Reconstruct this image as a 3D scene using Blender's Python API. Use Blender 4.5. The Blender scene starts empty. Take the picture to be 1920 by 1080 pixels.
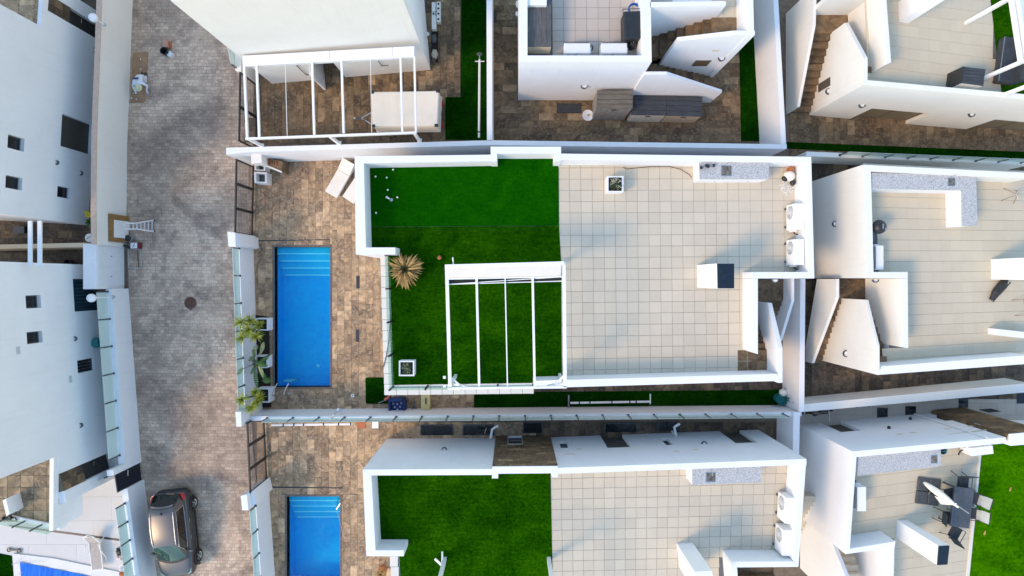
import bpy, bmesh, math, random
from mathutils import Vector, Matrix
random.seed(7)
sc = bpy.context.scene
COL = sc.collection
# ------------------------------------------------------------------ camera, sky, sun, exposure
H, F, CX, CY = 29.0, 1080.0, 960.0, 525.0
cam_d = bpy.data.cameras.new('camera'); cam = bpy.data.objects.new('camera', cam_d); COL.objects.link(cam)
cam.location = (0, 0, H); cam.rotation_euler = (0, 0, 0)
cam_d.sensor_width = 36; cam_d.lens = 36 * F / 1920.0; cam_d.shift_y = -15.0 / 1920.0
cam_d.clip_end = 500; cam_d.clip_start = 0.1
sc.camera = cam
SUN_EL, SX, SY = math.radians(39), -0.87, -0.50          # the sun stands low left of the picture
world = bpy.data.worlds.new('World'); sc.world = world; world.use_nodes = True
wn = world.node_tree; bg = wn.nodes['Background']
sky = wn.nodes.new('ShaderNodeTexSky'); sky.sky_type = 'NISHITA'; sky.sun_disc = False
sky.sun_elevation = SUN_EL; sky.sun_rotation = math.atan2(SX, SY) % (2 * math.pi)
sky.air_density = 1.6; sky.dust_density = 0.7; sky.ozone_density = 2.0
wn.links.new(sky.outputs[0], bg.inputs[0]); bg.inputs[1].default_value = 0.15
sun_d = bpy.data.lights.new('sun', 'SUN'); sun = bpy.data.objects.new('sun', sun_d); COL.objects.link(sun)
sun_d.energy = 1.05; sun_d.angle = math.radians(14); sun_d.color = (1.0, 0.66, 0.36)
sun.rotation_euler = Vector((-SX * math.cos(SUN_EL), -SY * math.cos(SUN_EL), -math.sin(SUN_EL))).to_track_quat('-Z', 'Y').to_euler()
sun.location = (-20, -12, 30)
sc.view_settings.view_transform = 'Standard'; sc.view_settings.look = 'None'
sc.view_settings.exposure = 1.08; sc.view_settings.gamma = 1.0; sc.view_settings.use_curve_mapping = False
sc.cycles.max_bounces = 8; sc.cycles.transparent_max_bounces = 12
sc.cycles.use_denoising = True

# ------------------------------------------------------------------ helpers
def P(x, y, z=0.0):
    s = (H - z) / F
    return Vector(((x - CX) * s, (CY - y) * s, z))
def W(x, y, z=0.0):
    p = P(x, y, z); return (p.x, p.y)
def uz(px, py, A, B):
    """pixel -> (metres along A->B, height) on the vertical plane through A, B"""
    A = Vector(A); d = (Vector(B) - A).normalized(); v = Vector((px - CX, CY - py))
    u = -(A.x * v.y - A.y * v.x) / (d.x * v.y - d.y * v.x)
    q = A + d * u
    sca = q.x / v.x if abs(v.x) > abs(v.y) else q.y / v.y
    return u, H - sca * F

class MB:
    def __init__(s): s.v = []; s.f = []
    def add(s, vs, fs):
        b = len(s.v); s.v += [tuple(v) for v in vs]; s.f += [tuple(i + b for i in f) for f in fs]; return s
    def box(s, x0, y0, z0, x1, y1, z1):
        return s.add([(x0,y0,z0),(x1,y0,z0),(x1,y1,z0),(x0,y1,z0),(x0,y0,z1),(x1,y0,z1),(x1,y1,z1),(x0,y1,z1)],
                     [(0,3,2,1),(4,5,6,7),(0,1,5,4),(1,2,6,5),(2,3,7,6),(3,0,4,7)])
    def pw(s, pts, z0, z1):
        """vertical prism over a world xy polygon; z1 may be a list (one height per corner)"""
        n = len(pts); zt = z1 if isinstance(z1, (list, tuple)) else [z1] * n
        zb = z0 if isinstance(z0, (list, tuple)) else [z0] * n
        v = [(p[0], p[1], b) for p, b in zip(pts, zb)] + [(p[0], p[1], t) for p, t in zip(pts, zt)]
        return s.add(v, [tuple(range(n - 1, -1, -1)), tuple(range(n, 2 * n))] + [(i, (i + 1) % n, n + (i + 1) % n, n + i) for i in range(n)])
    def px(s, pts, zt, zb):
        return s.pw([W(x, y, zt) for x, y in pts], zb, zt)
    def extrude(s, pts, vec):
        """any planar polygon (3D points) pushed along vec"""
        n = len(pts); vec = Vector(vec); a = [Vector(p) for p in pts]; b = [p + vec for p in a]
        return s.add(a + b, [tuple(range(n - 1, -1, -1)), tuple(range(n, 2 * n))] + [(i, (i + 1) % n, n + (i + 1) % n, n + i) for i in range(n)])
    def bar(s, p, q, w, h=None, up=(0, 0, 1)):
        p, q = Vector(p), Vector(q); h = h or w; d = (q - p).normalized(); up = Vector(up)
        if abs(d.dot(up)) > 0.98: up = Vector((0, 1, 0))
        a = d.cross(up).normalized() * (w / 2); b = a.cross(d).normalized() * (h / 2)
        c = [p - a - b, p + a - b, p + a + b, p - a + b]; e = [x + (q - p) for x in c]
        return s.add(c + e, [(0,3,2,1),(4,5,6,7),(0,1,5,4),(1,2,6,5),(2,3,7,6),(3,0,4,7)])
    def tube(s, pts, r, n=8, cap=True):
        pts = [Vector(p) for p in pts]; rs = r if isinstance(r, (list, tuple)) else [r] * len(pts)
        b0 = len(s.v); prev = None
        for i, p in enumerate(pts):
            d = (pts[min(i + 1, len(pts) - 1)] - pts[max(i - 1, 0)]).normalized()
            if prev is None: a = d.cross(Vector((0, 0, 1)) if abs(d.z) < 0.9 else Vector((0, 1, 0))).normalized()
            else: a = (prev - d * prev.dot(d)).normalized()
            prev = a; b = d.cross(a)
            for k in range(n):
                t = 2 * math.pi * k / n; s.v.append(tuple(p + (a * math.cos(t) + b * math.sin(t)) * rs[i]))
        m = len(pts)
        for i in range(m - 1):
            for k in range(n):
                s.f.append((b0 + i*n + k, b0 + i*n + (k+1) % n, b0 + (i+1)*n + (k+1) % n, b0 + (i+1)*n + k))
        if cap: s.f.append(tuple(b0 + k for k in range(n - 1, -1, -1))); s.f.append(tuple(b0 + (m-1)*n + k for k in range(n)))
        return s
    def lathe(s, prof, c, n=20, cap=True):
        """prof: list of (radius, z); c: (x, y, z0)"""
        b0 = len(s.v)
        for r, z in prof:
            for k in range(n):
                t = 2 * math.pi * k / n; s.v.append((c[0] + r * math.cos(t), c[1] + r * math.sin(t), c[2] + z))
        for i in range(len(prof) - 1):
            for k in range(n): s.f.append((b0+i*n+k, b0+i*n+(k+1) % n, b0+(i+1)*n+(k+1) % n, b0+(i+1)*n+k))
        if cap: s.f.append(tuple(b0 + k for k in range(n-1, -1, -1))); s.f.append(tuple(b0 + (len(prof)-1)*n + k for k in range(n)))
        return s
    def ball(s, c, r, n=12, m=8, sq=(1, 1, 1)):
        b0 = len(s.v); c = Vector(c)
        for i in range(1, m):
            t = math.pi * i / m
            for k in range(n):
                p = 2 * math.pi * k / n
                s.v.append((c.x + r*sq[0]*math.sin(t)*math.cos(p), c.y + r*sq[1]*math.sin(t)*math.sin(p), c.z + r*sq[2]*math.cos(t)))
        top = len(s.v); s.v.append((c.x, c.y, c.z + r*sq[2])); s.v.append((c.x, c.y, c.z - r*sq[2]))
        for i in range(m - 2):
            for k in range(n): s.f.append((b0+i*n+k, b0+(i+1)*n+k, b0+(i+1)*n+(k+1) % n, b0+i*n+(k+1) % n))
        for k in range(n):
            s.f.append((top, b0+k, b0+(k+1) % n)); s.f.append((top+1, b0+(m-2)*n+(k+1) % n, b0+(m-2)*n+k))
        return s
    def obox(s, c, dims, rz=0.0, z0=None):
        """box centred at c (x,y), from z0 up, dims (lx,ly,lz), turned by rz"""
        lx, ly, lz = dims; ca, sa = math.cos(rz), math.sin(rz); z0 = c[2] if z0 is None else z0
        pts = [(c[0] + x*ca - y*sa, c[1] + x*sa + y*ca) for x, y in ((-lx/2,-ly/2),(lx/2,-ly/2),(lx/2,ly/2),(-lx/2,ly/2))]
        return s.pw(pts, z0, z0 + lz)
    def move(s, M):
        s.v = [tuple(M @ Vector(v)) for v in s.v]; return s
    def mesh(s, name, mat, smooth=False):
        me = bpy.data.meshes.new(name); me.from_pydata(s.v, [], s.f)
        bm = bmesh.new(); bm.from_mesh(me); bmesh.ops.recalc_face_normals(bm, faces=bm.faces)
        if smooth:
            for f in bm.faces: f.smooth = True
        bm.to_mesh(me); bm.free(); me.materials.append(mat); return me
    def build(s, name, mat, parent=None, smooth=False, bevel=0):
        me = s.mesh(name, mat, smooth is True)
        o = bpy.data.objects.new(name, me); COL.objects.link(o)
        if smooth == 'auto':
            for p in me.polygons: p.use_smooth = True
            try: me.set_sharp_from_angle(angle=math.radians(40))
            except Exception: pass
        if bevel:
            b = o.modifiers.new('bevel', 'BEVEL'); b.width = bevel; b.segments = 2; b.limit_method = 'ANGLE'
        if parent: attach(o, parent)
        return o
def attach(o, parent):
    o.parent = parent
    m = Matrix.Identity(4); q = parent; chain = []
    o.matrix_parent_inverse = WM(parent).inverted()
_wm = {}
def WM(o):
    return _wm.get(o.name, Matrix.Identity(4))
def tag(o, label=None, cat=None, group=None, kind=None):
    if label: o['label'] = label
    if cat: o['category'] = cat
    if group: o['group'] = group
    if kind: o['kind'] = kind
    return o
def thing(name, label, cat, loc=(0, 0, 0), group=None, rz=0.0):
    o = bpy.data.objects.new(name, None); COL.objects.link(o); o.location = loc; o.rotation_euler = (0, 0, rz)
    o.empty_display_size = 0.2
    _wm[o.name] = Matrix.Translation(loc) @ Matrix.Rotation(rz, 4, 'Z')
    return tag(o, label, cat, group)
def local_thing(name, label, cat, group=None):
    """a thing modelled about its own origin; move it with place()"""
    return thing(name, label, cat, (0, 0, 0), group)
def place(o, loc, rz=0.0):
    o.location = loc; o.rotation_euler = (0, 0, rz)
def dup(o, loc, rz=0.0, label=None):
    kids = {}
    r = o.copy(); COL.objects.link(r); r.location = loc; r.rotation_euler = (0, 0, rz)
    if label: r['label'] = label
    for ch in KIDS(o):
        c = ch.copy(); COL.objects.link(c); c.parent = r
        for g in KIDS(ch):
            d = g.copy(); COL.objects.link(d); d.parent = c
    return r
def KIDS(o): return [x for x in bpy.data.objects if x.parent == o]

# ------------------------------------------------------------------ materials
_m = {}
def nodemat(name):
    m = bpy.data.materials.new(name); m.use_nodes = True; nt = m.node_tree
    return m, nt, nt.nodes['Principled BSDF']
def N(nt, t, **kw):
    n = nt.nodes.new(t)
    for k, v in kw.items():
        if k.startswith('i_'): n.inputs[k[2:].replace('_', ' ')].default_value = v
        else: setattr(n, k, v)
    return n
def ramp(nt, fac, stops):
    r = nt.nodes.new('ShaderNodeValToRGB'); e = r.color_ramp.elements
    while len(e) < len(stops): e.new(0.5)
    for x, (p, c) in zip(e, stops): x.position = p; x.color = (*c, 1) if len(c) == 3 else c
    nt.links.new(fac, r.inputs[0]); return r.outputs[0]
def noise(nt, scale, detail=4, rough=0.55, vec=None, dist=0.0):
    n = N(nt, 'ShaderNodeTexNoise'); n.inputs['Scale'].default_value = scale; n.inputs['Detail'].default_value = detail
    n.inputs['Roughness'].default_value = rough; n.inputs['Distortion'].default_value = dist
    if vec is not None: nt.links.new(vec, n.inputs['Vector'])
    return n.outputs['Fac']
def wpos(nt, scale=(1, 1, 1)):
    g = N(nt, 'ShaderNodeNewGeometry'); m = N(nt, 'ShaderNodeMapping'); m.inputs['Scale'].default_value = scale
    nt.links.new(g.outputs['Position'], m.inputs['Vector']); return m.outputs['Vector']
def mix(nt, fac, a, b, mode='MIX'):
    m = N(nt, 'ShaderNodeMix', data_type='RGBA', blend_type=mode)
    for sock, val in ((m.inputs[0], fac), (m.inputs[6], a), (m.inputs[7], b)):
        if hasattr(val, 'is_linked') or hasattr(val, 'links'): nt.links.new(val, sock)
        else: sock.default_value = val if not isinstance(val, tuple) else (*val, 1)[:4]
    return m.outputs[2]
def bump(nt, bsdf, h, strength=0.3, dist=0.02):
    b = N(nt, 'ShaderNodeBump'); b.inputs['Strength'].default_value = strength; b.inputs['Distance'].default_value = dist
    nt.links.new(h, b.inputs['Height']); nt.links.new(b.outputs[0], bsdf.inputs['Normal'])
def plain(name, col, rough=0.6, metal=0.0, var=0.12, scale=6.0, bmp=0.0, spec=None):
    if name in _m: return _m[name]
    m, nt, b = nodemat(name)
    f = noise(nt, scale, 4, 0.6, wpos(nt))
    lo = tuple(max(0, c * (1 - var)) for c in col); hi = tuple(min(1, c * (1 + var)) for c in col)
    nt.links.new(ramp(nt, f, [(0.3, lo), (0.7, hi)]), b.inputs['Base Color'])
    b.inputs['Roughness'].default_value = rough; b.inputs['Metallic'].default_value = metal
    if spec is not None: b.inputs['Specular IOR Level'].default_value = spec
    if bmp: bump(nt, b, noise(nt, scale * 8, 3, 0.6, wpos(nt)), bmp, 0.01)
    _m[name] = m; return m
def stucco(name, col, dirt=(0.50, 0.45, 0.38), amount=0.8):
    """painted render: faint mottling, run-off streaks, spots, hairline cracks"""
    if name in _m: return _m[name]
    m, nt, b = nodemat(name)
    w = wpos(nt)
    base = ramp(nt, noise(nt, 0.7, 5, 0.65, w), [(0.3, tuple(c * 0.94 for c in col)), (0.7, col)])
    def layer(c, src, lo, hi, k, dcol):
        sm = ramp(nt, src, [(lo, (0, 0, 0)), (hi, (1, 1, 1))])
        f = N(nt, 'ShaderNodeMath', operation='MULTIPLY'); nt.links.new(sm, f.inputs[0]); f.inputs[1].default_value = k * amount
        return mix(nt, f.outputs[0], c, dcol)
    c = layer(base, noise(nt, 1.0, 6, 0.7, wpos(nt, (6.0, 6.0, 0.40))), 0.54, 0.84, 0.26, dirt)
    c = layer(c, noise(nt, 9, 5, 0.75, w), 0.64, 0.80, 0.14, dirt)
    c = layer(c, noise(nt, 2.3, 6, 0.7, w, 1.2), 0.60, 0.80, 0.14, (0.58, 0.55, 0.50))
    vo = N(nt, 'ShaderNodeTexVoronoi', feature='DISTANCE_TO_EDGE'); vo.inputs['Scale'].default_value = 0.33
    wob = N(nt, 'ShaderNodeTexNoise'); wob.inputs['Scale'].default_value = 1.7; wob.inputs['Detail'].default_value = 5; nt.links.new(w, wob.inputs['Vector'])
    ad = N(nt, 'ShaderNodeVectorMath', operation='ADD'); nt.links.new(w, ad.inputs[0]); nt.links.new(wob.outputs['Color'], ad.inputs[1]); nt.links.new(ad.outputs[0], vo.inputs['Vector'])
    inv = N(nt, 'ShaderNodeMath', operation='SUBTRACT'); inv.inputs[0].default_value = 1.0; nt.links.new(vo.outputs['Distance'], inv.inputs[1])
    c = layer(c, inv.outputs[0], 0.990, 0.999, 0.05, (0.45, 0.42, 0.38))
    nt.links.new(c, b.inputs['Base Color'])
    b.inputs['Roughness'].default_value = 0.9; b.inputs['Specular IOR Level'].default_value = 0.2
    bump(nt, b, noise(nt, 30, 5, 0.7, w), 0.4, 0.012)
    _m[name] = m; return m
def stone_tile(name, stops, vein, veinamt=0.45, rough=0.65):
    """one colour per tile (object random) with clouding, veins and pits"""
    if name in _m: return _m[name]
    m, nt, b = nodemat(name)
    oi = N(nt, 'ShaderNodeObjectInfo'); base = ramp(nt, oi.outputs['Random'], stops)
    off = N(nt, 'ShaderNodeVectorMath', operation='SCALE'); 
    comb = N(nt, 'ShaderNodeCombineXYZ'); 
    for i in range(3): nt.links.new(oi.outputs['Random'], comb.inputs[i])
    nt.links.new(comb.outputs[0], off.inputs[0]); off.inputs['Scale'].default_value = 37.0
    add = N(nt, 'ShaderNodeVectorMath', operation='ADD'); nt.links.new(wpos(nt), add.inputs[0]); nt.links.new(off.outputs[0], add.inputs[1])
    v = add.outputs[0]
    cl = noise(nt, 2.0, 4, 0.55, v, 1.2)
    c1 = mix(nt, 0.85, base, ramp(nt, cl, [(0.26, (0.20, 0.18, 0.17)), (0.5, (0.5, 0.5, 0.5)), (0.74, (0.88, 0.84, 0.78))]), 'OVERLAY')
    ve = noise(nt, 2.6, 4, 0.6, v, 2.5)
    vm = ramp(nt, ve, [(0.54, (0, 0, 0)), (0.61, (1, 1, 1)), (0.66, (0.5, 0.5, 0.5)), (0.76, (0, 0, 0))])
    fa = N(nt, 'ShaderNodeMath', operation='MULTIPLY'); nt.links.new(vm, fa.inputs[0]); fa.inputs[1].default_value = veinamt
    c2 = mix(nt, fa.outputs[0], c1, vein)
    big = noise(nt, 0.35, 4, 0.6, wpos(nt))
    c3 = mix(nt, 0.5, c2, ramp(nt, big, [(0.35, (0.36, 0.35, 0.35)), (0.68, (0.62, 0.61, 0.60))]), 'OVERLAY')
    nt.links.new(c3, b.inputs['Base Color'])
    b.inputs['Roughness'].default_value = rough; b.inputs['Specular IOR Level'].default_value = 0.3
    bump(nt, b, noise(nt, 9, 5, 0.6, v), 0.2, 0.012)
    _m[name] = m; return m
def floor_tile(name, col, var=0.06, rough=0.7, stain=(0.42, 0.36, 0.29), st=0.25):
    if name in _m: return _m[name]
    m, nt, b = nodemat(name)
    oi = N(nt, 'ShaderNodeObjectInfo')
    base = ramp(nt, oi.outputs['Random'], [(0.0, tuple(c * (1 - var) for c in col)), (1.0, tuple(c * (1 + var) for c in col))])
    w = wpos(nt)
    f = ramp(nt, noise(nt, 0.55, 5, 0.6, w, 0.4), [(0.50, (0, 0, 0)), (0.78, (1, 1, 1))])
    fa = N(nt, 'ShaderNodeMath', operation='MULTIPLY'); nt.links.new(f, fa.inputs[0]); fa.inputs[1].default_value = st
    c = mix(nt, fa.outputs[0], base, stain)
    g = ramp(nt, noise(nt, 60, 3, 0.6, w), [(0.3, (0.46, 0.46, 0.46)), (0.7, (0.54, 0.54, 0.54))])
    nt.links.new(mix(nt, 0.8, c, g, 'OVERLAY'), b.inputs['Base Color'])
    b.inputs['Roughness'].default_value = rough; b.inputs['Specular IOR Level'].default_value = 0.3
    bump(nt, b, noise(nt, 40, 3, 0.6, w), 0.1, 0.01)
    _m[name] = m; return m
def grass_mat(name, dark, mid, light, streak=0.3):
    if name in _m: return _m[name]
    m, nt, b = nodemat(name)
    w = wpos(nt); g = N(nt, 'ShaderNodeNewGeometry')
    def math_(op, a, b_):
        n = N(nt, 'ShaderNodeMath', operation=op)
        for k, v in enumerate((a, b_)):
            if isinstance(v, float): n.inputs[k].default_value = v
            else: nt.links.new(v, n.inputs[k])
        return n.outputs[0]
    n1 = noise(nt, 0.55, 5, 0.65, w, 0.8)
    n2 = noise(nt, 1.0, 4, 0.75, wpos(nt, (1.6, 13.0, 1.0)))
    n3 = noise(nt, 7.0, 4, 0.7, w)
    f = math_('ADD', math_('MULTIPLY', n1, 0.50), math_('MULTIPLY', n2, streak))
    f = math_('ADD', f, math_('MULTIPLY', n3, 0.45))
    f = math_('ADD', f, math_('MULTIPLY', g.outputs['Random Per Island'], 0.16))
    f = math_('SUBTRACT', f, 0.20)
    base = ramp(nt, f, [(0.26, tuple(c * 0.45 for c in dark)), (0.40, dark), (0.52, mid), (0.66, light), (0.80, tuple(min(1, c * k) for c, k in zip(light, (2.2, 1.35, 2.0))))])
    nt.links.new(base, b.inputs['Base Color']); b.inputs['Roughness'].default_value = 0.9
    b.inputs['Specular IOR Level'].default_value = 0.0
    bump(nt, b, noise(nt, 45, 3, 0.7, w), 0.8, 0.03)
    _m[name] = m; return m
def glass_mat(name, col, alpha=0.45, rough=0.06):
    if name in _m: return _m[name]
    m, nt, b = nodemat(name)
    f = noise(nt, 0.8, 3, 0.5, wpos(nt))
    nt.links.new(ramp(nt, f, [(0.3, tuple(c * 0.93 for c in col)), (0.7, col)]), b.inputs['Base Color'])
    b.inputs['Roughness'].default_value = rough; b.inputs['IOR'].default_value = 1.5
    t = N(nt, 'ShaderNodeBsdfTransparent'); t.inputs[0].default_value = (0.86, 0.96, 0.93, 1)
    mx = N(nt, 'ShaderNodeMixShader'); mx.inputs[0].default_value = alpha
    nt.links.new(t.outputs[0], mx.inputs[1]); nt.links.new(b.outputs[0], mx.inputs[2])
    nt.links.new(mx.outputs[0], nt.nodes['Material Output'].inputs['Surface'])
    _m[name] = m; return m
def wood_mat(name, lo, hi, sc3=(1, 30, 30), rough=0.6):
    if name in _m: return _m[name]
    m, nt, b = nodemat(name)
    f = noise(nt, 1.0, 5, 0.65, wpos(nt, sc3), 0.3); w = noise(nt, 2.5, 4, 0.6, wpos(nt))
    c = mix(nt, 0.6, ramp(nt, f, [(0.3, lo), (0.7, hi)]), ramp(nt, w, [(0.3, (0.35, 0.35, 0.35)), (0.7, (0.65, 0.65, 0.65))]), 'OVERLAY')
    nt.links.new(c, b.inputs['Base Color']); b.inputs['Roughness'].default_value = rough
    bump(nt, b, f, 0.3, 0.01); _m[name] = m; return m

WHITE = stucco('white_stucco', (0.81, 0.815, 0.828))
CREAM = stucco('cream_stucco', (0.80, 0.785, 0.735), amount=0.7)
TAN = stucco('tan_stucco', (0.68, 0.55, 0.39), amount=0.7)
PAINT = plain('white_painted_metal', (0.82, 0.82, 0.81), 0.4, var=0.03)
OFFW = plain('off_white_fabric', (0.78, 0.74, 0.66), 0.85, var=0.05, scale=2)
BEIGEF = plain('beige_awning_fabric', (0.80, 0.73, 0.62), 0.85, var=0.04, scale=1.5)
BLACK = plain('black_metal', (0.018, 0.020, 0.023), 0.45, var=0.25)
BLACKP = plain('black_plastic', (0.02, 0.02, 0.022), 0.55, var=0.3)
DARKG = plain('dark_grey_metal', (0.07, 0.075, 0.08), 0.5, var=0.15)
GREYM = plain('grey_metal', (0.42, 0.43, 0.44), 0.35, 0.7, var=0.1)
STEEL = plain('stainless_steel', (0.6, 0.6, 0.6), 0.25, 0.95, var=0.1)
NAVY = plain('navy_fabric', (0.012, 0.03, 0.12), 0.85, var=0.3)
REDB = plain('red_plastic', (0.13, 0.012, 0.014), 0.5)
TERRA = plain('terracotta', (0.42, 0.15, 0.06), 0.8, var=0.15)
YELLOW = plain('pale_yellow_plastic', (0.62, 0.52, 0.24), 0.7, var=0.12, scale=4)
TAPE = plain('yellowed_tape', (0.66, 0.58, 0.40), 0.8)
SOIL = plain('dark_soil', (0.02, 0.016, 0.012), 0.95, var=0.4, scale=20, bmp=0.5)
GROUT_B = plain('brown_grout', (0.17, 0.125, 0.085), 0.9, var=0.25)
GROUT_L = plain('grey_grout', (0.12, 0.12, 0.135), 0.9, var=0.15)
DARKIN = plain('dark_interior', (0.03, 0.028, 0.026), 0.8)
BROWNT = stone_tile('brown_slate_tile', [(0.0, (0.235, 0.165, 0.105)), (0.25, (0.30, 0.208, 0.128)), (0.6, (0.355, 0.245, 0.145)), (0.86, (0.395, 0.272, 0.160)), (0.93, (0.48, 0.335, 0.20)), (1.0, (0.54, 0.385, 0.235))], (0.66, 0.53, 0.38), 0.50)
BROWNM = stone_tile('shade_toned_slate_tile', [(0.0, (0.095, 0.065, 0.038)), (0.25, (0.130, 0.090, 0.052)), (0.6, (0.165, 0.112, 0.062)), (0.86, (0.19, 0.130, 0.073)), (0.94, (0.27, 0.19, 0.108)), (1.0, (0.32, 0.225, 0.13))], (0.38, 0.29, 0.18), 0.45)  # brown slate again, with the buildings' shade on the patios put into its colour
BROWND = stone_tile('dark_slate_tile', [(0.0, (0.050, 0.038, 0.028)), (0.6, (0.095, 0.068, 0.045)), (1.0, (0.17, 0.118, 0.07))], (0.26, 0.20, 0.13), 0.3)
STEPST = stone_tile('stair_slate', [(0.0, (0.105, 0.072, 0.042)), (1.0, (0.215, 0.142, 0.078))], (0.33, 0.24, 0.14), 0.3)
TERR = floor_tile('terrace_porcelain', (0.565, 0.500, 0.395), 0.05)
TERR_W = floor_tile('warm_terrace_porcelain', (0.555, 0.490, 0.370), 0.03, st=0.3)
COPE = floor_tile('white_coping_tile', (0.70, 0.665, 0.61), 0.03, st=0.1)
PALET = floor_tile('pale_patio_tile', (0.62, 0.61, 0.59), 0.015, st=0.2)
GROUT_P = plain('pale_grout', (0.58, 0.55, 0.51), 0.9)
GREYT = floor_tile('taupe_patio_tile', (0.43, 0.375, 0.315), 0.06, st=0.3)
CREAMT = floor_tile('cream_stair_tile', (0.60, 0.52, 0.40), 0.08)
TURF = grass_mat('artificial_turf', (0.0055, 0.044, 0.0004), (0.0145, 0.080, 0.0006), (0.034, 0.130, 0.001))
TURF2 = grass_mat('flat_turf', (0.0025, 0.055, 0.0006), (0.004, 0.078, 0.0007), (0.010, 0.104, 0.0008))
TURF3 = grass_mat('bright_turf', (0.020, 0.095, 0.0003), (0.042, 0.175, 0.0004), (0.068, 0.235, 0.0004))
TURF_SHADE = grass_mat('shade_tinted_turf', (0.002, 0.020, 0.0006), (0.004, 0.036, 0.001), (0.010, 0.062, 0.0012))  # darker turf copy: shade on the ground strips is put into its colour
GLASS = glass_mat('green_tinted_glass', (0.72, 0.86, 0.84), 0.62)
GLASS2 = glass_mat('clear_glass', (0.74, 0.86, 0.80), 0.24)
PANE = plain('dark_window_glass', (0.012, 0.015, 0.018), 0.12, var=0.2)
GRANITE = None
def granite():
    m, nt, b = nodemat('speckled_granite'); w = wpos(nt)
    f = noise(nt, 24, 5, 0.85, w)
    nt.links.new(ramp(nt, f, [(0.36, (0.10, 0.10, 0.11)), (0.46, (0.40, 0.40, 0.40)), (0.6, (0.60, 0.59, 0.58)), (0.75, (0.72, 0.71, 0.70))]), b.inputs['Base Color'])
    b.inputs['Roughness'].default_value = 0.45; return m
GRANITE = granite()
WOODG = wood_mat('weathered_grey_wood', (0.035, 0.034, 0.036), (0.15, 0.145, 0.14), (30, 1.5, 30))
WOODG2 = wood_mat('dark_weathered_boards', (0.016, 0.019, 0.025), (0.062, 0.068, 0.078), (1.5, 30, 30))
WOODB = wood_mat('brown_grey_boards', (0.08, 0.072, 0.058), (0.19, 0.165, 0.13), (1.5, 30, 30))
PLYB = wood_mat('brown_hardboard', (0.20, 0.105, 0.03), (0.32, 0.18, 0.06), (6, 6, 1))
CARDB = wood_mat('cardboard', (0.27, 0.165, 0.09), (0.36, 0.225, 0.13), (4, 9, 1), 0.9)
def road_mat():
    """stamped concrete setts, worn and stained"""
    m, nt, b = nodemat('stamped_paving'); w = wpos(nt)
    wob = N(nt, 'ShaderNodeTexNoise'); wob.inputs['Scale'].default_value = 1.6; wob.inputs['Detail'].default_value = 4; nt.links.new(w, wob.inputs['Vector'])
    sub = N(nt, 'ShaderNodeVectorMath', operation='SUBTRACT'); nt.links.new(wob.outputs['Color'], sub.inputs[0]); sub.inputs[1].default_value = (0.5, 0.5, 0.5)
    scl = N(nt, 'ShaderNodeVectorMath', operation='SCALE'); nt.links.new(sub.outputs[0], scl.inputs[0]); scl.inputs['Scale'].default_value = 0.14
    add = N(nt, 'ShaderNodeVectorMath', operation='ADD'); nt.links.new(w, add.inputs[0]); nt.links.new(scl.outputs[0], add.inputs[1])
    br = N(nt, 'ShaderNodeTexBrick'); nt.links.new(add.outputs[0], br.inputs['Vector'])
    br.inputs['Scale'].default_value = 1.0; br.inputs['Brick Width'].default_value = 0.235; br.inputs['Row Height'].default_value = 0.168
    br.inputs['Mortar Size'].default_value = 0.009; br.inputs['Mortar Smooth'].default_value = 0.6
    br.inputs['Color1'].default_value = (0.37, 0.37, 0.37, 1); br.inputs['Color2'].default_value = (0.60, 0.60, 0.60, 1); br.inputs['Mortar'].default_value = (0.5, 0.5, 0.5, 1)
    br.squash = 1.5; br.squash_frequency = 3; br.offset = 0.43
    def layer(c, src, lo, hi, k, dcol):
        sm = ramp(nt, src, [(lo, (0, 0, 0)), (hi, (1, 1, 1))])
        f = N(nt, 'ShaderNodeMath', operation='MULTIPLY'); nt.links.new(sm, f.inputs[0]); f.inputs[1].default_value = k
        return mix(nt, f.outputs[0], c, dcol)
    c = ramp(nt, noise(nt, 0.16, 6, 0.62, w, 0.7), [(0.32, (0.29, 0.215, 0.160)), (0.42, (0.40, 0.305, 0.225)), (0.54, (0.55, 0.42, 0.31)), (0.66, (0.66, 0.51, 0.38))])
    c = layer(c, noise(nt, 0.42, 6, 0.68, w, 1.2), 0.46, 0.66, 0.62, (0.165, 0.118, 0.102))
    c = layer(c, noise(nt, 1.3, 7, 0.72, wpos(nt, (1.0, 1.4, 1)), 1.4), 0.53, 0.72, 0.58, (0.13, 0.092, 0.082))
    c = layer(c, noise(nt, 0.9, 5, 0.7, wpos(nt, (2.6, 0.35, 1)), 0.5), 0.56, 0.76, 0.35, (0.26, 0.20, 0.18))
    c = layer(c, noise(nt, 1.9, 6, 0.7, w, 1.8), 0.60, 0.74, 0.50, (0.46, 0.40, 0.34))
    c = layer(c, noise(nt, 6.0, 5, 0.75, w, 0.8), 0.62, 0.80, 0.45, (0.13, 0.10, 0.095))
    c = mix(nt, 0.75, c, br.outputs['Color'], 'OVERLAY')
    c = mix(nt, 0.85, c, ramp(nt, noise(nt, 15, 5, 0.75, w), [(0.3, (0.36, 0.36, 0.36)), (0.7, (0.62, 0.62, 0.62))]), 'OVERLAY')
    mk = N(nt, 'ShaderNodeMath', operation='MULTIPLY'); nt.links.new(br.outputs['Fac'], mk.inputs[0]); nt.links.new(ramp(nt, noise(nt, 0.8, 5, 0.7, w), [(0.32, (0.25,)*3), (0.66, (0.90,)*3)]), mk.inputs[1])
    c = mix(nt, mk.outputs[0], c, (0.085, 0.066, 0.058))
    nt.links.new(c, b.inputs['Base Color']); b.inputs['Roughness'].default_value = 0.8; b.inputs['Specular IOR Level'].default_value = 0.3
    inv = N(nt, 'ShaderNodeMath', operation='SUBTRACT'); inv.inputs[0].default_value = 1.0; nt.links.new(br.outputs['Fac'], inv.inputs[1])
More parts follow.
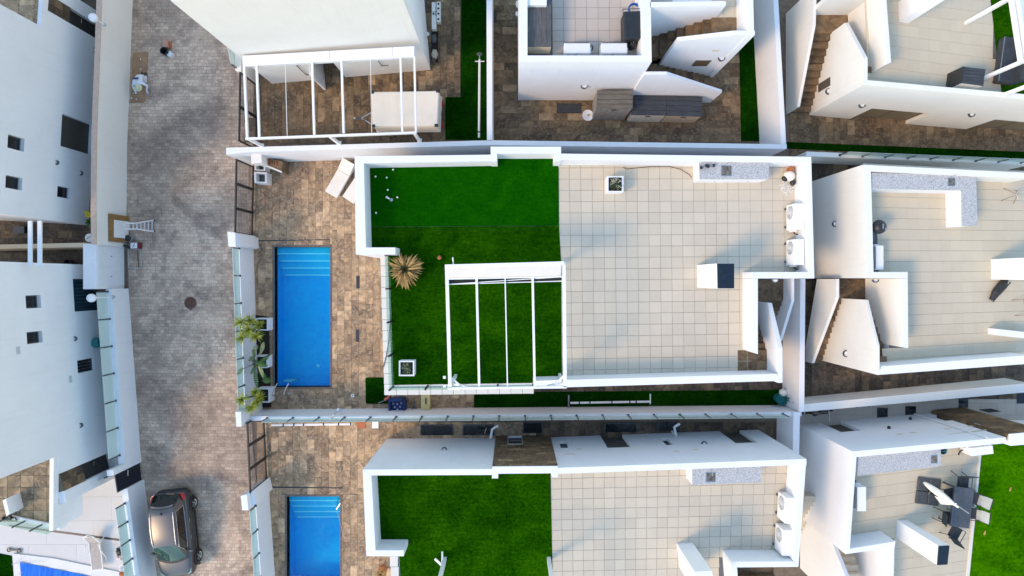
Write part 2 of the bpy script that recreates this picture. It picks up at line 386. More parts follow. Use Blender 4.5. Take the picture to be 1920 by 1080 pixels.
    bump(nt, b, inv.outputs[0], 0.5, 0.012); return m
ROAD = road_mat()
def water_mat():
    m, nt, b = nodemat('pool_water'); nt.nodes.remove(b); w = wpos(nt)
    t = N(nt, 'ShaderNodeBsdfTransparent'); t.inputs[0].default_value = (0.60, 0.95, 0.995, 1)
    g = N(nt, 'ShaderNodeBsdfGlossy'); g.inputs['Roughness'].default_value = 0.08
    fr = N(nt, 'ShaderNodeFresnel'); fr.inputs['IOR'].default_value = 1.22
    mx = N(nt, 'ShaderNodeMixShader'); nt.links.new(fr.outputs[0], mx.inputs[0]); nt.links.new(t.outputs[0], mx.inputs[1]); nt.links.new(g.outputs[0], mx.inputs[2])
    bp = N(nt, 'ShaderNodeBump'); bp.inputs['Strength'].default_value = 0.5; bp.inputs['Distance'].default_value = 0.06
    nt.links.new(noise(nt, 5, 4, 0.6, w, 0.8), bp.inputs['Height'])
    nt.links.new(bp.outputs[0], g.inputs['Normal']); nt.links.new(bp.outputs[0], fr.inputs['Normal'])
    nt.links.new(mx.outputs[0], nt.nodes['Material Output'].inputs['Surface']); return m
WATER = water_mat()
def pool_mat(name, a, b_, c_):
    m, nt, b = nodemat(name); w = wpos(nt)
    f = noise(nt, 1.0, 6, 0.68, wpos(nt, (2.4, 3.2, 1)), 1.2)  # mottling at ripple scale: the water's rippling light painted into the floor colour
    base = ramp(nt, f, [(0.3, a), (0.55, b_), (0.8, c_)])
    ca = N(nt, 'ShaderNodeTexVoronoi'); ca.inputs['Scale'].default_value = 26; nt.links.new(w, ca.inputs['Vector'])
    k = ramp(nt, ca.outputs['Color'], [(0.0, (0.42, 0.42, 0.42)), (1.0, (0.60, 0.60, 0.60))])
    nt.links.new(mix(nt, 0.8, base, k, 'OVERLAY'), b.inputs['Base Color']); b.inputs['Roughness'].default_value = 0.6; return m
POOLM = pool_mat('rippled_pool_mosaic', (0.0, 0.50, 0.92), (0.0, 0.60, 0.95), (0.002, 0.70, 0.97))
POOLS = pool_mat('light_blue_pool_steps', (0.03, 0.58, 0.84), (0.05, 0.62, 0.88), (0.08, 0.66, 0.90))
POOLE = plain('pale_step_edging', (0.90, 0.93, 0.95), 0.5, var=0.05)
CARPAINT = plain('grey_car_paint', (0.11, 0.11, 0.113), 0.33, 0.7, var=0.03)
CARDARK = plain('dark_grey_car_paint', (0.045, 0.045, 0.048), 0.25, 0.4, var=0.05)
CARGLASS = plain('car_glass', (0.008, 0.012, 0.012), 0.05, var=0.1)
CARWIND = plain('green_windscreen_glass', (0.006, 0.045, 0.036), 0.05, var=0.3, scale=3)
TYRE = plain('tyre_rubber', (0.014, 0.014, 0.015), 0.85)
TAIL = plain('red_tail_light', (0.55, 0.012, 0.01), 0.2)
LEAFY = plain('yellow_green_leaf', (0.26, 0.30, 0.025), 0.55, var=0.35, scale=9)
LEAFG = plain('banana_leaf', (0.055, 0.125, 0.022), 0.5, var=0.4, scale=6)
LEAFP = plain('pale_banana_leaf', (0.34, 0.38, 0.17), 0.5, var=0.25, scale=8)
LEAFD = plain('dry_frond', (0.40, 0.25, 0.085), 0.8, var=0.4, scale=12)
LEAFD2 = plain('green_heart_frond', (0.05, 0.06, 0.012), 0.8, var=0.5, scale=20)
SHRUB = plain('dark_shrub_leaf', (0.028, 0.055, 0.014), 0.7, var=0.4, scale=30)
TWIG = plain('pale_twig', (0.46, 0.42, 0.33), 0.9)
STEMM = plain('brown_stem', (0.11, 0.07, 0.035), 0.9)
SKIN = plain('skin', (0.42, 0.24, 0.16), 0.6)
CLOTHW = plain('white_work_clothes', (0.66, 0.69, 0.74), 0.85, var=0.06, scale=10)
CLOTHB = plain('blue_work_trousers', (0.02, 0.055, 0.16), 0.85)
HATM = plain('pale_straw_hat', (0.52, 0.56, 0.36), 0.85, var=0.15, scale=14)
TEALP = plain('teal_plastic', (0.01, 0.17, 0.17), 0.5)
BLUEP = plain('bright_blue_plastic', (0.01, 0.10, 0.42), 0.45)
SLING = plain('taupe_sling_fabric', (0.42, 0.37, 0.33), 0.8)
GREYC = plain('charcoal_fabric', (0.035, 0.042, 0.05), 0.85, var=0.25, scale=4)
COVER = None
def cover():
    m, nt, b = nodemat('blue_pool_cover')
    f = noise(nt, 1.0, 4, 0.6, wpos(nt, (7, 0.9, 1)), 0.6)
    nt.links.new(ramp(nt, f, [(0.3, (0.002, 0.075, 0.55)), (0.7, (0.02, 0.23, 0.80))]), b.inputs['Base Color']); b.inputs['Roughness'].default_value = 0.7; b.inputs['Specular IOR Level'].default_value = 0.15
    bump(nt, b, f, 0.4, 0.03); return m
COVER = cover()
# ------------------------------------------------------------------ builders for the setting
_unit = {}
def unit_box(mat, name):
    """one shared 1x1x1 slab (top face at z=0), slightly chamfered"""
    k = (mat.name, name)
    if k not in _unit:
        m = MB(); c = 0.02
        a = [(-.5,-.5,-1),(.5,-.5,-1),(.5,.5,-1),(-.5,.5,-1)]; b = [(-.5,-.5,-.25),(.5,-.5,-.25),(.5,.5,-.25),(-.5,.5,-.25)]
        t = [(-.5+c,-.5+c,0),(.5-c,-.5+c,0),(.5-c,.5-c,0),(-.5+c,.5-c,0)]
        m.add(a + b + t, [(0,3,2,1)] + [(i,(i+1)%4,4+(i+1)%4,4+i) for i in range(4)] + [(4+i,4+(i+1)%4,8+(i+1)%4,8+i) for i in range(4)] + [(8,9,10,11)])
        _unit[k] = m.mesh(name, mat)
    return _unit[k]
def slab(name, mat, parent, cx, cy, z, lx, ly, th, rz=0.0):
    o = bpy.data.objects.new(name, unit_box(mat, name)); COL.objects.link(o)
    o.parent = parent; o.matrix_parent_inverse = WM(parent).inverted()
    o.location = (cx, cy, z); o.scale = (lx, ly, th); o.rotation_euler = (0, 0, rz); return o
def tiles(parent, mat, rects, tw, th, z, ox=0.0, oy=0.0, along='y', gap=0.004, thick=0.03, limit=300, name='floor_tile', avoid=()):
    """running-bond tiles (tw across, th long) clipped to world rects (x0,y0,x1,y1)"""
    out = []
    for (X0, Y0, X1, Y1) in rects:
        if along == 'y':
            i0, i1 = math.floor((X0-ox)/tw)-1, math.ceil((X1-ox)/tw)+1
            for i in range(i0, i1):
                off = oy + ((i * 0.37) % 1.0) * th
                for j in range(math.floor((Y0-off)/th)-1, math.ceil((Y1-off)/th)+1):
                    out.append((max(X0, ox+i*tw), max(Y0, off+j*th), min(X1, ox+(i+1)*tw), min(Y1, off+(j+1)*th)))
        else:
            for j in range(math.floor((Y0-oy)/tw)-1, math.ceil((Y1-oy)/tw)+1):
                off = ox + ((j * 0.37) % 1.0) * th
                for i in range(math.floor((X0-off)/th)-1, math.ceil((X1-off)/th)+1):
                    out.append((max(X0, off+i*th), max(Y0, oy+j*tw), min(X1, off+(i+1)*th), min(Y1, oy+(j+1)*tw)))
    out = [r for r in out if r[2]-r[0] > 0.05 and r[3]-r[1] > 0.05]
    def hid(r):
        cx, cy = (r[0]+r[2])/2, (r[1]+r[3])/2
        return any(a[0] < cx < a[2] and a[1] < cy < a[3] for a in avoid)
    out = [r for r in out if not hid(r)]
    out.sort(key=lambda r: abs(r[0]) + abs(r[1]))
    rest = MB()
    for k, (a, b, c, d) in enumerate(out):
        dz = random.uniform(-0.004, 0.004)
        if k < limit: slab(name, mat, parent, (a+c)/2, (b+d)/2, z+dz, c-a-gap, d-b-gap, thick)
        else: rest.box(a+gap/2, b+gap/2, z-thick+dz, c-gap/2, d-gap/2, z+dz)
    if rest.v: tag(rest.build('far_floor_tiles', mat, parent), kind='stuff')
def inside(p, poly):
    c = False; n = len(poly)
    for i in range(n):
        a, b = poly[i], poly[(i+1) % n]
        if (a[1] > p[1]) != (b[1] > p[1]) and p[0] < (b[0]-a[0])*(p[1]-a[1])/(b[1]-a[1]) + a[0]: c = not c
    return c
def grid_tiles(parent, mat, quad, nx, ny, z, gap=0.010, thick=0.03, keep=None, drop=(), limit=300, name='terrace_tile', gapx=None, quads=False):
    """square tiles between four pixel corners NW, NE, SE, SW at height z"""
    q = [Vector(W(x, y, z)) for x, y in quad]
    def pt(u, v): return (q[0]*(1-u)+q[1]*u)*(1-v) + (q[3]*(1-u)+q[2]*u)*v
    def pp(u, v):
        a = [Vector(c) for c in quad]; return (a[0]*(1-u)+a[1]*u)*(1-v) + (a[3]*(1-u)+a[2]*u)*v
    L = []
    for i in range(nx):
        for j in range(ny):
            c = pp((i+.5)/nx, (j+.5)/ny)
            if keep and not inside(c, keep): continue
            if any(inside(c, d) for d in drop): continue
            if not (-40 < c.x < 1960 and -40 < c.y < 1120): continue
            L.append((i, j, (c - Vector((960, 540))).length))
    L.sort(key=lambda t: t[2]); rest = MB()
    for k, (i, j, _) in enumerate(L):
        a, b, c, d = pt(i/nx, j/ny), pt((i+1)/nx, j/ny), pt((i+1)/nx, (j+1)/ny), pt(i/nx, (j+1)/ny)
        m = (a+b+c+d)/4; ex = ((b-a)+(c-d))/2; ey = ((a-d)+(b-c))/2
        lx, ly, rz = ex.length-gap, ey.length-gap, math.atan2(ex.y, ex.x); dz = random.uniform(-0.0015, 0.0015)
        if k < limit and quads:      # tiles follow the slightly skewed grid exactly
            gx = gapx if gapx is not None else gap; ex2, ey2 = ex.normalized()*gx/2, ey.normalized()*gap/2
            MB().pw([tuple(p_) for p_ in (d+ex2+ey2, c-ex2+ey2, b-ex2-ey2, a+ex2-ey2)], z-thick, z+dz).build(name, mat, parent)
        elif k < limit: slab(name, mat, parent, m.x, m.y, z+dz, lx, ly, thick, rz)
        else: rest.obox((m.x, m.y, z-thick+dz), (lx, ly, thick), rz)
    if rest.v: tag(rest.build('remaining_terrace_tiles', mat, parent), kind='stuff')
def lawn(name, label, pts, z, mat, dens=260, blade=0.035):
    """turf backing plus small standing blades, one uncountable mass"""
    poly = [W(x, y, z) for x, y in pts]; m = MB(); m.pw(poly, z-0.03, z)
    xs = [p[0] for p in poly]; ys = [p[1] for p in poly]
    n = int((max(xs)-min(xs))*(max(ys)-min(ys))*dens); R = random.Random(len(pts)*31+int(abs(xs[0])*100))
    for _ in range(n):
        p = (R.uniform(min(xs), max(xs)), R.uniform(min(ys), max(ys)))
        if not inside(p, poly): continue
        t = R.uniform(0, 6.283); w = R.uniform(.008, .02); hgt = blade*R.uniform(.5, 1.3); lx, ly = R.uniform(-.03, .03), R.uniform(-.03, .03)
        m.add([(p[0]-math.cos(t)*w, p[1]-math.sin(t)*w, z), (p[0]+math.cos(t)*w, p[1]+math.sin(t)*w, z), (p[0]+lx, p[1]+ly, z+hgt)], [(0, 1, 2)])
    o = bpy.data.objects.new(name, None)
    bpy.data.objects.remove(o)
    me = bpy.data.meshes.new(name); me.from_pydata(m.v, [], m.f); me.materials.append(mat)
    o = bpy.data.objects.new(name, me); COL.objects.link(o)
    return tag(o, label, 'lawn', kind='stuff')
def offs(A, B, t):
    """A->B shifted by t to its left"""
    A, B = Vector(A), Vector(B); d = (B-A).normalized(); n = Vector((-d.y, d.x))
    return A+n*t, B+n*t
def wallpoly(A, B, t):
    c, d = offs(A, B, t); return [tuple(A), tuple(B), tuple(d), tuple(c)]
class Facade:
    """upright wall from A to B (world xy, outer face), thickness t to the left of A->B, real openings"""
    def __init__(s, A, B, t):
        s.A, s.B, s.t = Vector(A), Vector(B), t; s.d = (s.B-s.A).normalized(); s.n = Vector((-s.d.y, s.d.x)); s.L = (s.B-s.A).length
    def at(s, u, w, z): p = s.A + s.d*u + s.n*w; return Vector((p.x, p.y, z))
    def op(s, pts):
        q = [uz(x, y, s.A, s.B) for x, y in pts]
        return [min(a[0] for a in q), max(a[0] for a in q), max(0.0, min(a[1] for a in q)), max(a[1] for a in q)]
    def blk(s, m, u0, u1, w0, w1, z0, z1):
        return m.pw([tuple(s.at(u, w, 0).xy) for u, w in ((u0, w0), (u1, w0), (u1, w1), (u0, w1))], z0, z1)
    def wall(s, z0, z1, ops, ua=0.0, ub=None):
        ub = s.L if ub is None else ub
        m = MB(); cuts = sorted(set([ua, ub] + [min(max(o[k], ua), ub) for o in ops for k in (0, 1)]))
        for a, b in zip(cuts, cuts[1:]):
            if b-a < 1e-4: continue
            mid = (a+b)/2; hs = sorted([(o[2], o[3]) for o in ops if o[0] < mid < o[1]]); z = z0
            for lo, hi in hs:
                if min(lo, z1)-z > 1e-3: s.blk(m, a, b, 0, s.t, z, min(lo, z1))
                z = max(z, hi)
            if z1-z > 1e-3: s.blk(m, a, b, 0, s.t, z, z1)
        return m
    def window(s, o, parent, depth=0.16, name='window', framemat=None, panemat=None, bars=0):
        f = MB(); w = 0.05; a, b, lo, hi = o
        for (u0, u1, z0, z1) in ((a, a+w, lo, hi), (b-w, b, lo, hi), (a+w, b-w, lo, lo+w), (a+w, b-w, hi-w, hi)):
            s.blk(f, u0, u1, depth-0.03, depth+0.03, z0, z1)
        for k in range(bars):
            c = a + (b-a)*(k+1)/(bars+1); s.blk(f, c-w/2, c+w/2, depth-0.025, depth+0.025, lo+w, hi-w)
        wo = f.build(name, framemat or DARKG, parent)
        p = MB(); s.blk(p, a+w*.5, b-w*.5, depth+0.0, depth+0.012, lo+w*.5, hi-w*.5)
        p.build('pane', panemat or PANE, wo); return wo
def steps(parent, mat, along, s0, ds, n, z0, dz, c0, c1, base=None):
    """n treads; along 'x'/'y'; first tread starts at s0, run ds (signed); top heights z0, z0+dz, ..."""
    for k in range(n):
        a, b = s0+ds*k, s0+ds*(k+1); lo, hi = min(a, b), max(a, b); z = z0+dz*k; zb = max(0.0, z-0.45) if base is None else base
        m = MB()
        if along == 'y': m.box(c0, lo, zb, c1, hi, z)
        else: m.box(lo, c0, zb, hi, c1, z)
        st = m.build('step', mat, parent)
        e = MB()
        if along == 'y': e.box(c0, lo+0.002, z, c1, hi-0.002, z+0.02)
        else: e.box(lo+0.002, c0, z, hi-0.002, c1, z+0.02)
        # a proud tread slab with its nosing over the riser below
        e.build('tread', mat, st)
def glass_wall(name, label, A, B, t, zw, zg, nposts, mat=None, gl=None, cat='wall', posts_side=0.5, base=0.0, post_h=None, ends=(0.15, 0.15), body=True, gthick=0.02):
    """garden wall A->B with glass panes clamped on top by short dark posts"""
    mat = mat or WHITE; gl = gl or GLASS
    r = thing(name, label, cat, (*Vector(A).to_2d(), base)); f = Facade(A, B, t)
    if body:
        m = MB(); f.blk(m, 0, f.L, 0, t, base, zw); m.build('wall_body', mat, r)
    us = [ends[0] + (f.L-ends[0]-ends[1])*k/(nposts-1) for k in range(nposts)]
    for k, u in enumerate(us):
        m = MB(); f.blk(m, u-0.022, u+0.022, t*posts_side-0.035, t*posts_side+0.035, zw, post_h or (zg-0.12))
        f.blk(m, u-0.05, u+0.05, t*posts_side-0.06, t*posts_side+0.06, zw, zw+0.02); m.build('glass_post', DARKG, r)
        if k < nposts-1:
            g = MB(); f.blk(g, u+0.03, us[k+1]-0.03, t*posts_side-gthick/2, t*posts_side+gthick/2, zw+0.05, zg); g.build('glass_pane', gl, r)
    return r
def wall_lamp(parent, p, n, r=0.13):
    """half-round wall sconce, flat side to the wall; p on the wall, n outward xy"""
    n = Vector((n[0], n[1], 0)).normalized(); t = Vector((-n.y, n.x, 0)); m = MB(); K = 10
    pts = []
    for z in (0, 0.10):
        for rr in (r, r-0.03):
            for k in range(K+1):
                a = math.pi*k/K; pts.append(Vector(p) + t*math.cos(a)*rr + n*math.sin(a)*rr + Vector((0, 0, z)))
    q = K+1; fs = []
    for k in range(K):
        fs += [(k, k+1, 2*q+k+1, 2*q+k), (q+k, 3*q+k, 3*q+k+1, q+k+1), (k, q+k, q+k+1, k+1), (2*q+k, 2*q+k+1, 3*q+k+1, 3*q+k)]
    m.add(pts, fs); o = m.build('wall_lamp', DARKG, parent)
    g = MB(); c = Vector(p) + Vector((0, 0, 0.05))
    ring = [c + t*math.cos(math.pi*k/K)*(r-.035) + n*math.sin(math.pi*k/K)*(r-.035) for k in range(K+1)]
    g.extrude(ring, (0, 0, -0.03)); g.build('lamp_glass', PAINT, o); return o
def ac_unit(label, c, rz, dims=(1.05, 0.38, 0.82), z=0.0):
    """outdoor air conditioner, fan face towards local -y"""
    lx, ly, lz = dims; r = thing('air_conditioner', label, 'air conditioner', (c[0], c[1], z), 'outdoor air conditioning units', rz); M0 = WM(r)
    def L(m, nm, mat, par=None, **k): return m.move(M0).build(nm, mat, par or r, **k)
    L(MB().obox((0, 0, .08), (lx, ly, lz-.08)), 'casing', PAINT, bevel=0.015)
    cas = bpy.data.objects[-1] if False else None
    g = MB(); cx, cz = -lx*0.17, .08+(lz-.08)*.5; R0 = min(lx*.27, lz*.40)
    for rr in (R0, R0*.74, R0*.48, R0*.22):
        pts = [(cx+rr*math.cos(6.2832*k/18), -ly/2-.012, cz+rr*math.sin(6.2832*k/18)) for k in range(19)]; g.tube(pts, .009, 5, False)
    for k in range(8):
        a = 6.2832*k/8; g.tube([(cx, -ly/2-.012, cz), (cx+R0*math.cos(a), -ly/2-.012, cz+R0*math.sin(a))], .006, 4)
    L(g, 'fan_grille', PAINT)
    d = MB(); d.extrude([(cx+R0*math.cos(6.2832*k/18), -ly/2-.003, cz+R0*math.sin(6.2832*k/18)) for k in range(18)], (0, .002, 0)); L(d, 'fan_opening', GREYM)
    L(MB().box(lx*.2, -ly/2-.006, .16, lx*.46, -ly/2, lz*.55), 'front_panel', PAINT)
    for sx in (-1, 1): L(MB().box(sx*lx*.36-.04, -ly/2-.05, 0, sx*lx*.36+.04, ly/2+.05, .08), 'foot', DARKG)
    L(MB().box(lx/2, -ly*.3, .15, lx/2+.07, ly*.2, .42), 'valve_cover', PAINT)
    L(MB().tube([(lx/2+.05, ly*.05, .3), (lx/2+.14, ly*.1, .3), (lx/2+.17, ly*.4, .22), (lx/2+.14, ly*.75, .12)], .03, 6), 'hose', BLACKP)
    v = MB()
    for k in range(7): z0 = .2+k*.075; v.box(-lx*.46, ly/2, z0, lx*.46, ly/2+.008, z0+.03)
    L(v, 'rear_grille', DARKG)
    return r
def planter(label, c, z, s=0.62, h=0.6, plant='twig'):
    r = thing('planter', label, 'planter', (c[0], c[1], z), 'square white planters'); x, y = c
    m = MB(); o = s/2; i = o-.06; zt = z+h; zb = z+h-.16; tp = .93
    O = [(-o, -o), (o, -o), (o, o), (-o, o)]
    v = [(x+a*tp, y+b*tp, z) for a, b in O] + [(x+a, y+b, zt) for a, b in O] + [(x+a*i/o, y+b*i/o, zt) for a, b in O] + [(x+a*i/o, y+b*i/o, zb) for a, b in O]
    fs = [(0,3,2,1), (12,13,14,15)]
    for k in range(3): fs += [(k*4+q, k*4+(q+1)%4, k*4+4+(q+1)%4, k*4+4+q) for q in range(4)]
    m.add(v, fs).build('pot', WHITE, r)
    MB().box(x-i+.004, y-i+.004, zb+.002, x+i-.004, y+i-.004, zb+.06).build('soil', SOIL, r)
    R = random.Random(int(x*100)); lv = MB(); tw = MB()
    for k in range(130):
        a = R.uniform(0, 6.28); rr = R.uniform(.02, i*.95); p = Vector((x+rr*math.cos(a), y+rr*math.sin(a), zb+R.uniform(.08, .28)))
        q = R.uniform(0, 6.28); l = R.uniform(.03, .07); d = Vector((math.cos(q), math.sin(q), R.uniform(-.3, .4)))*l; w = Vector((-math.sin(q), math.cos(q), R.uniform(-.3, .3)))*l*.45
        lv.add([p-d, p+w, p+d, p-w], [(0, 1, 2, 3)])
    lv.build('leaves', SHRUB, r)
    if plant == 'twig':
        for k in range(9):
            a = R.uniform(0, 6.28); p = Vector((x, y, zb+.05)); e = p + Vector((math.cos(a)*i*.9, math.sin(a)*i*.9, R.uniform(.16, .3))); mid = (p+e)/2 + Vector((R.uniform(-.06, .06), R.uniform(-.06, .06), .06))
            tw.tube([p, mid, e], [.022, .015, .008], 5)
            for _ in range(3):
                b = mid.lerp(e, R.random()); tw.tube([b, b+Vector((R.uniform(-.12, .12), R.uniform(-.12, .12), R.uniform(0, .08)))], [.01, .004], 4)
    else:
        for k in range(26):
            a = R.uniform(0, 6.28); p = Vector((x+R.uniform(-.1, .1), y+R.uniform(-.1, .1), zb+.1)); e = p+Vector((math.cos(a)*.16, math.sin(a)*.16, R.uniform(.05, .18)))
            tw.tube([p, (p+e)/2+Vector((0, 0, .05)), e], [.008, .01, .002], 4)
    tw.build('twigs', TWIG, r); return r
# ================================================================== THE SETTING: ground, road, patios, lawns
def struct(name, m, mat, label=None): return tag(m.build(name, mat), label, kind='structure')
EARTH = plain('bare_concrete', (0.20, 0.18, 0.16), 0.95, scale=2)
struct('ground', MB().box(-120, -120, -3.2, 120, 120, -3.0), EARTH)
# ground with holes for the three pools: strips between them
PC = (-11.96, -5.39, -9.16, 1.66)      # central pool, world rect
PS = (-11.34, -15.4, -8.66, -10.9)     # southern pool
def frame_rect(big, hole):
    X0, Y0, X1, Y1 = big; a, b, c, d = hole
    return [(X0, Y0, a, Y1), (c, Y0, X1, Y1), (a, d, c, Y1), (a, Y0, c, b)]
g = MB()
for r in frame_rect((-13.4, -16.0, 1.2, -7.2), PS) + frame_rect((-13.4, -7.2, 1.2, 6.3), PC) + [(-13.4, 6.3, 14.2, 40), (1.2, -40, 40, 6.3), (14.2, 6.3, 40, 40), (-13.4, -40, 1.2, -16.0), (-60, -40, -13.4, 40)]:
    g.box(r[0], r[1], -0.4, r[2], r[3], -0.035)
struct('plot_base', g, GROUT_B)
rd = [(250, -60), (243, 130), (236, 270), (236, 400), (239, 480), (244, 640), (250, 760), (260, 850), (272, 960), (288, 1080), (296, 1140)]
re_ = [(500, 1140), (490, 1000), (475, 850), (470, 700), (470, 440), (474, 300), (476, 150), (490, -60)]
struct('road', MB().px(rd+re_, 0.0, -0.03), ROAD)

def patio(name, rects, mat, tw, th, along, ox=0, oy=0, avoid=(), limit=300, z=0.0):
    m = MB()
    for (a, b, c, d) in rects: m.box(a, b, z-0.034, c, d, z-0.012)
    p = struct(name, m, GROUT_B if mat in (BROWNT, BROWND, BROWNM) else (GROUT_P if mat is PALET else GROUT_L))
    tiles(p, mat, rects, tw, th, z, ox, oy, along, avoid=avoid, limit=limit); return p
TW, TL = 0.362, 0.725
# central plot: in front of the villa and down its south side
pc_rects = frame_rect((-13.25, -6.95, -5.9, 6.25), (PC[0]-0.10, PC[1]-0.10, PC[2]+0.10, PC[3]+0.10)) + [(-5.9, -6.95, -1.85, -5.2)]
patio('patio', pc_rects, BROWNT, TW, TL, 'y', -13.25+0.1, 0.3)
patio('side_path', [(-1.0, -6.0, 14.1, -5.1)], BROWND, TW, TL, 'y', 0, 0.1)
# north west plot (trailer), north plot (storage boxes)
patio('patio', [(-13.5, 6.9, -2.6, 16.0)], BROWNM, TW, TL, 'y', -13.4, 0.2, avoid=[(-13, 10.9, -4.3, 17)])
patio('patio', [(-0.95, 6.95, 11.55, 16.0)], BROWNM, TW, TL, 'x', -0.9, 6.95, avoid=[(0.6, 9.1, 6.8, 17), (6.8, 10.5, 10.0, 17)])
# south plot
ps_rects = [(-12.85, -10.8, -5.8, -7.15), (-5.8, -8.3, 1.2, -7.15), (-12.85, -16, PS[0]-.1, -10.8), (PS[2]+.1, -16, -5.4, -10.8)]
patio('patio', ps_rects, BROWNT, TW, TL, 'y', -12.85, 0.25)
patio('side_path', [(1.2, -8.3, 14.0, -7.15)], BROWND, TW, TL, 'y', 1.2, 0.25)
# right-hand plots
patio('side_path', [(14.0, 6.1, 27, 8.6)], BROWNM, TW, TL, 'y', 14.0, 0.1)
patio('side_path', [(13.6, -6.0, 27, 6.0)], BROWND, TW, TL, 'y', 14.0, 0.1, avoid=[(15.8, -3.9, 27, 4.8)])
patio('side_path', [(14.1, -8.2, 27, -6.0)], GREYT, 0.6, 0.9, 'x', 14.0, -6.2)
# left-hand plots
patio('patio', [(-30, -16, -18.9, -10.0), (-20.6, -10.0, -18.9, -8.0)], PALET, 1.2, 2.4, 'x', -30, -15.7, limit=120)
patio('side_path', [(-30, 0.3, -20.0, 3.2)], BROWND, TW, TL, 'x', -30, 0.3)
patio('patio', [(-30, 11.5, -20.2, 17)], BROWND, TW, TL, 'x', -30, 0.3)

# lawns
lawn('lawn', 'smooth darker roll of green turf along the top of the central roof terrace', [(682, 300), (1040, 296), (1047.5, 316), (1048, 423), (684, 425)], 3.72, TURF2, 150, .02)
lawn('lawn', 'green roof turf under the white pergola on the central terrace', [(690, 425.5), (1048, 423.5), (1052, 490), (1053.5, 712), (1000, 718), (733, 722), (727, 478), (690, 470)], 3.715, TURF)
lawn('lawn', 'green roof turf beside the beige tiles on the bottom villa', [(700, 884), (1032, 884), (1036, 1110), (752, 1110), (748, 1035), (704, 1030)], 3.72, TURF)
lawn('lawn', 'narrow dark grass strip south of the central villa', [(889, 736), (1475, 731), (1475, 764), (889, 766)], 0.03, TURF_SHADE, 200)
lawn('lawn', 'dark grass strip left of the white divider wall, beside the trailer', [(865, -40), (915, -40), (915, 262), (835, 262), (835, 182), (864, 182)], 0.03, TURF_SHADE, 200)
lawn('lawn', 'dark grass strip along the wall right of the top centre villa', [(1384, -40), (1440, -40), (1440, 264), (1390, 264)], 0.03, TURF_SHADE, 200)
lawn('lawn', 'thin dark grass strip under the glass fence at upper right', [(1475, 266), (1930, 285), (1930, 302), (1475, 278)], 0.03, TURF_SHADE, 200)
lawn('lawn', 'bright green lawn at the bottom right corner', [(1838.5, 826), (1990, 800), (1990, 1130), (1810, 1130), (1815, 1060)], 3.47, TURF3, 220)
lawn('lawn', 'strip of roof turf at the top right corner', [(1853, -40), (1905, -40), (1925, 200), (1880, 185)], 3.47, TURF)
lawn('lawn', 'dark grass patch at the bottom left corner', [(-40, 1030), (22, 1042), (30, 1130), (-40, 1130)], 0.01, TURF_SHADE, 200)
mat_ = MB(); pts = []
a, b = W(685, 708), W(731, 757)
lawn('turf_mat', 'small dark green turf mat on the paving next to the central roof corner', [(687, 708), (731, 708), (733, 710), (733, 755), (731, 757), (688, 757), (686, 755), (685, 710)], 0.03, TURF_SHADE, 400, .02)

# ================================================================== POOLS
def pool(label, rect, depth, edge):
    x0, y0, x1, y1 = rect; r = thing('swimming_pool', label, 'pool', (x0, y0, 0)); t = 0.12
    m = MB(); m.box(x0-t, y0-t, -depth-.1, x1+t, y1+t, -depth)
    m.box(x0-t, y0-t, -depth, x0, y1+t, -.03); m.box(x1, y0-t, -depth, x1+t, y1+t, -.03); m.box(x0, y0-t, -depth, x1, y0, -.03); m.box(x0, y1, -depth, x1, y1+t, -.03)
    m.build('basin', POOLM, r)
    for k in range(4):
        ya, yb = y1-.36*(k+1), y1-.36*k; z = -.12-.2*(k+1)
        s = MB().box(x0+.005, ya, -depth, x1-.005, yb, z).build('pool_step', POOLS, r)
        MB().box(x0+.02+.05*k, ya, z, x1-.03, ya+.07, z+.006).build('step_edge', POOLE, s)
    MB().box(x0+.002, y0+.002, -.115, x1-.002, y1-.002, -.11).build('water', WATER, r)
    n = int((y1-y0)/.6)
    for k in range(n):
        ya, yb = y0+(y1-y0)*k/n, y0+(y1-y0)*(k+1)/n
        slab('coping_stone', edge, r, x0-.05, (ya+yb)/2, .004, .10, yb-ya-.006, .05); slab('coping_stone', edge, r, x1+.05, (ya+yb)/2, .004, .10, yb-ya-.006, .05)
    for k in range(5):
        xa, xb = x0-.1+(x1-x0+.2)*k/5, x0-.1+(x1-x0+.2)*(k+1)/5
        slab('coping_stone', edge, r, (xa+xb)/2, y0-.05, .005, xb-xa-.006, .10, .05); slab('coping_stone', edge, r, (xa+xb)/2, y1+.05, .005, xb-xa-.006, .10, .05)
    return r
EDGE = plain('grey_brown_coping', (0.155, 0.12, 0.10), 0.7, var=0.2)
pl = pool('long blue swimming pool in front of the central villa', PC, 1.15, EDGE)
x, y, _ = P(610/1, 612.5); x = P(582, 692).x; y = P(582, 692).y
MB().lathe([(.001, 0), (.085, 0), (.085, .012), (.06, .016), (.001, .016)], (x, y, -1.15), 18).build('floor_drain', POOLE, pl)
pool('blue swimming pool cut off by the bottom edge of the photo', PS, 1.15, EDGE)
# pool with cover, bottom left
pr = thing('swimming_pool', 'white edged pool under a blue cover at the bottom left', 'pool', P(100, 1070))
q = [(24, 1038), (100, 1047), (235, 1075), (262, 1140), (30, 1140)]
MB().px(q, .06, -.02).build('coping_stone', plain('white_coping_stone', (0.70, 0.69, 0.68), .7, var=.04), pr)
cv = MB(); K = 26
a0, a1, b0, b1 = P(40, 1052), P(212, 1087), P(48, 1130), P(225, 1160)
for i in range(K+1):
    for j in range(7):
        u, v = i/K, j/6; p = (a0*(1-u)+a1*u)*(1-v)+(b0*(1-u)+b1*u)*v; cv.v.append((p.x, p.y, .09+.018*math.sin(u*31+1.5*math.sin(v*4))))
cv.f = [(i*7+j, (i+1)*7+j, (i+1)*7+j+1, i*7+j+1) for i in range(K) for j in range(6)]
cv.build('pool_cover', COVER, pr, smooth=True)

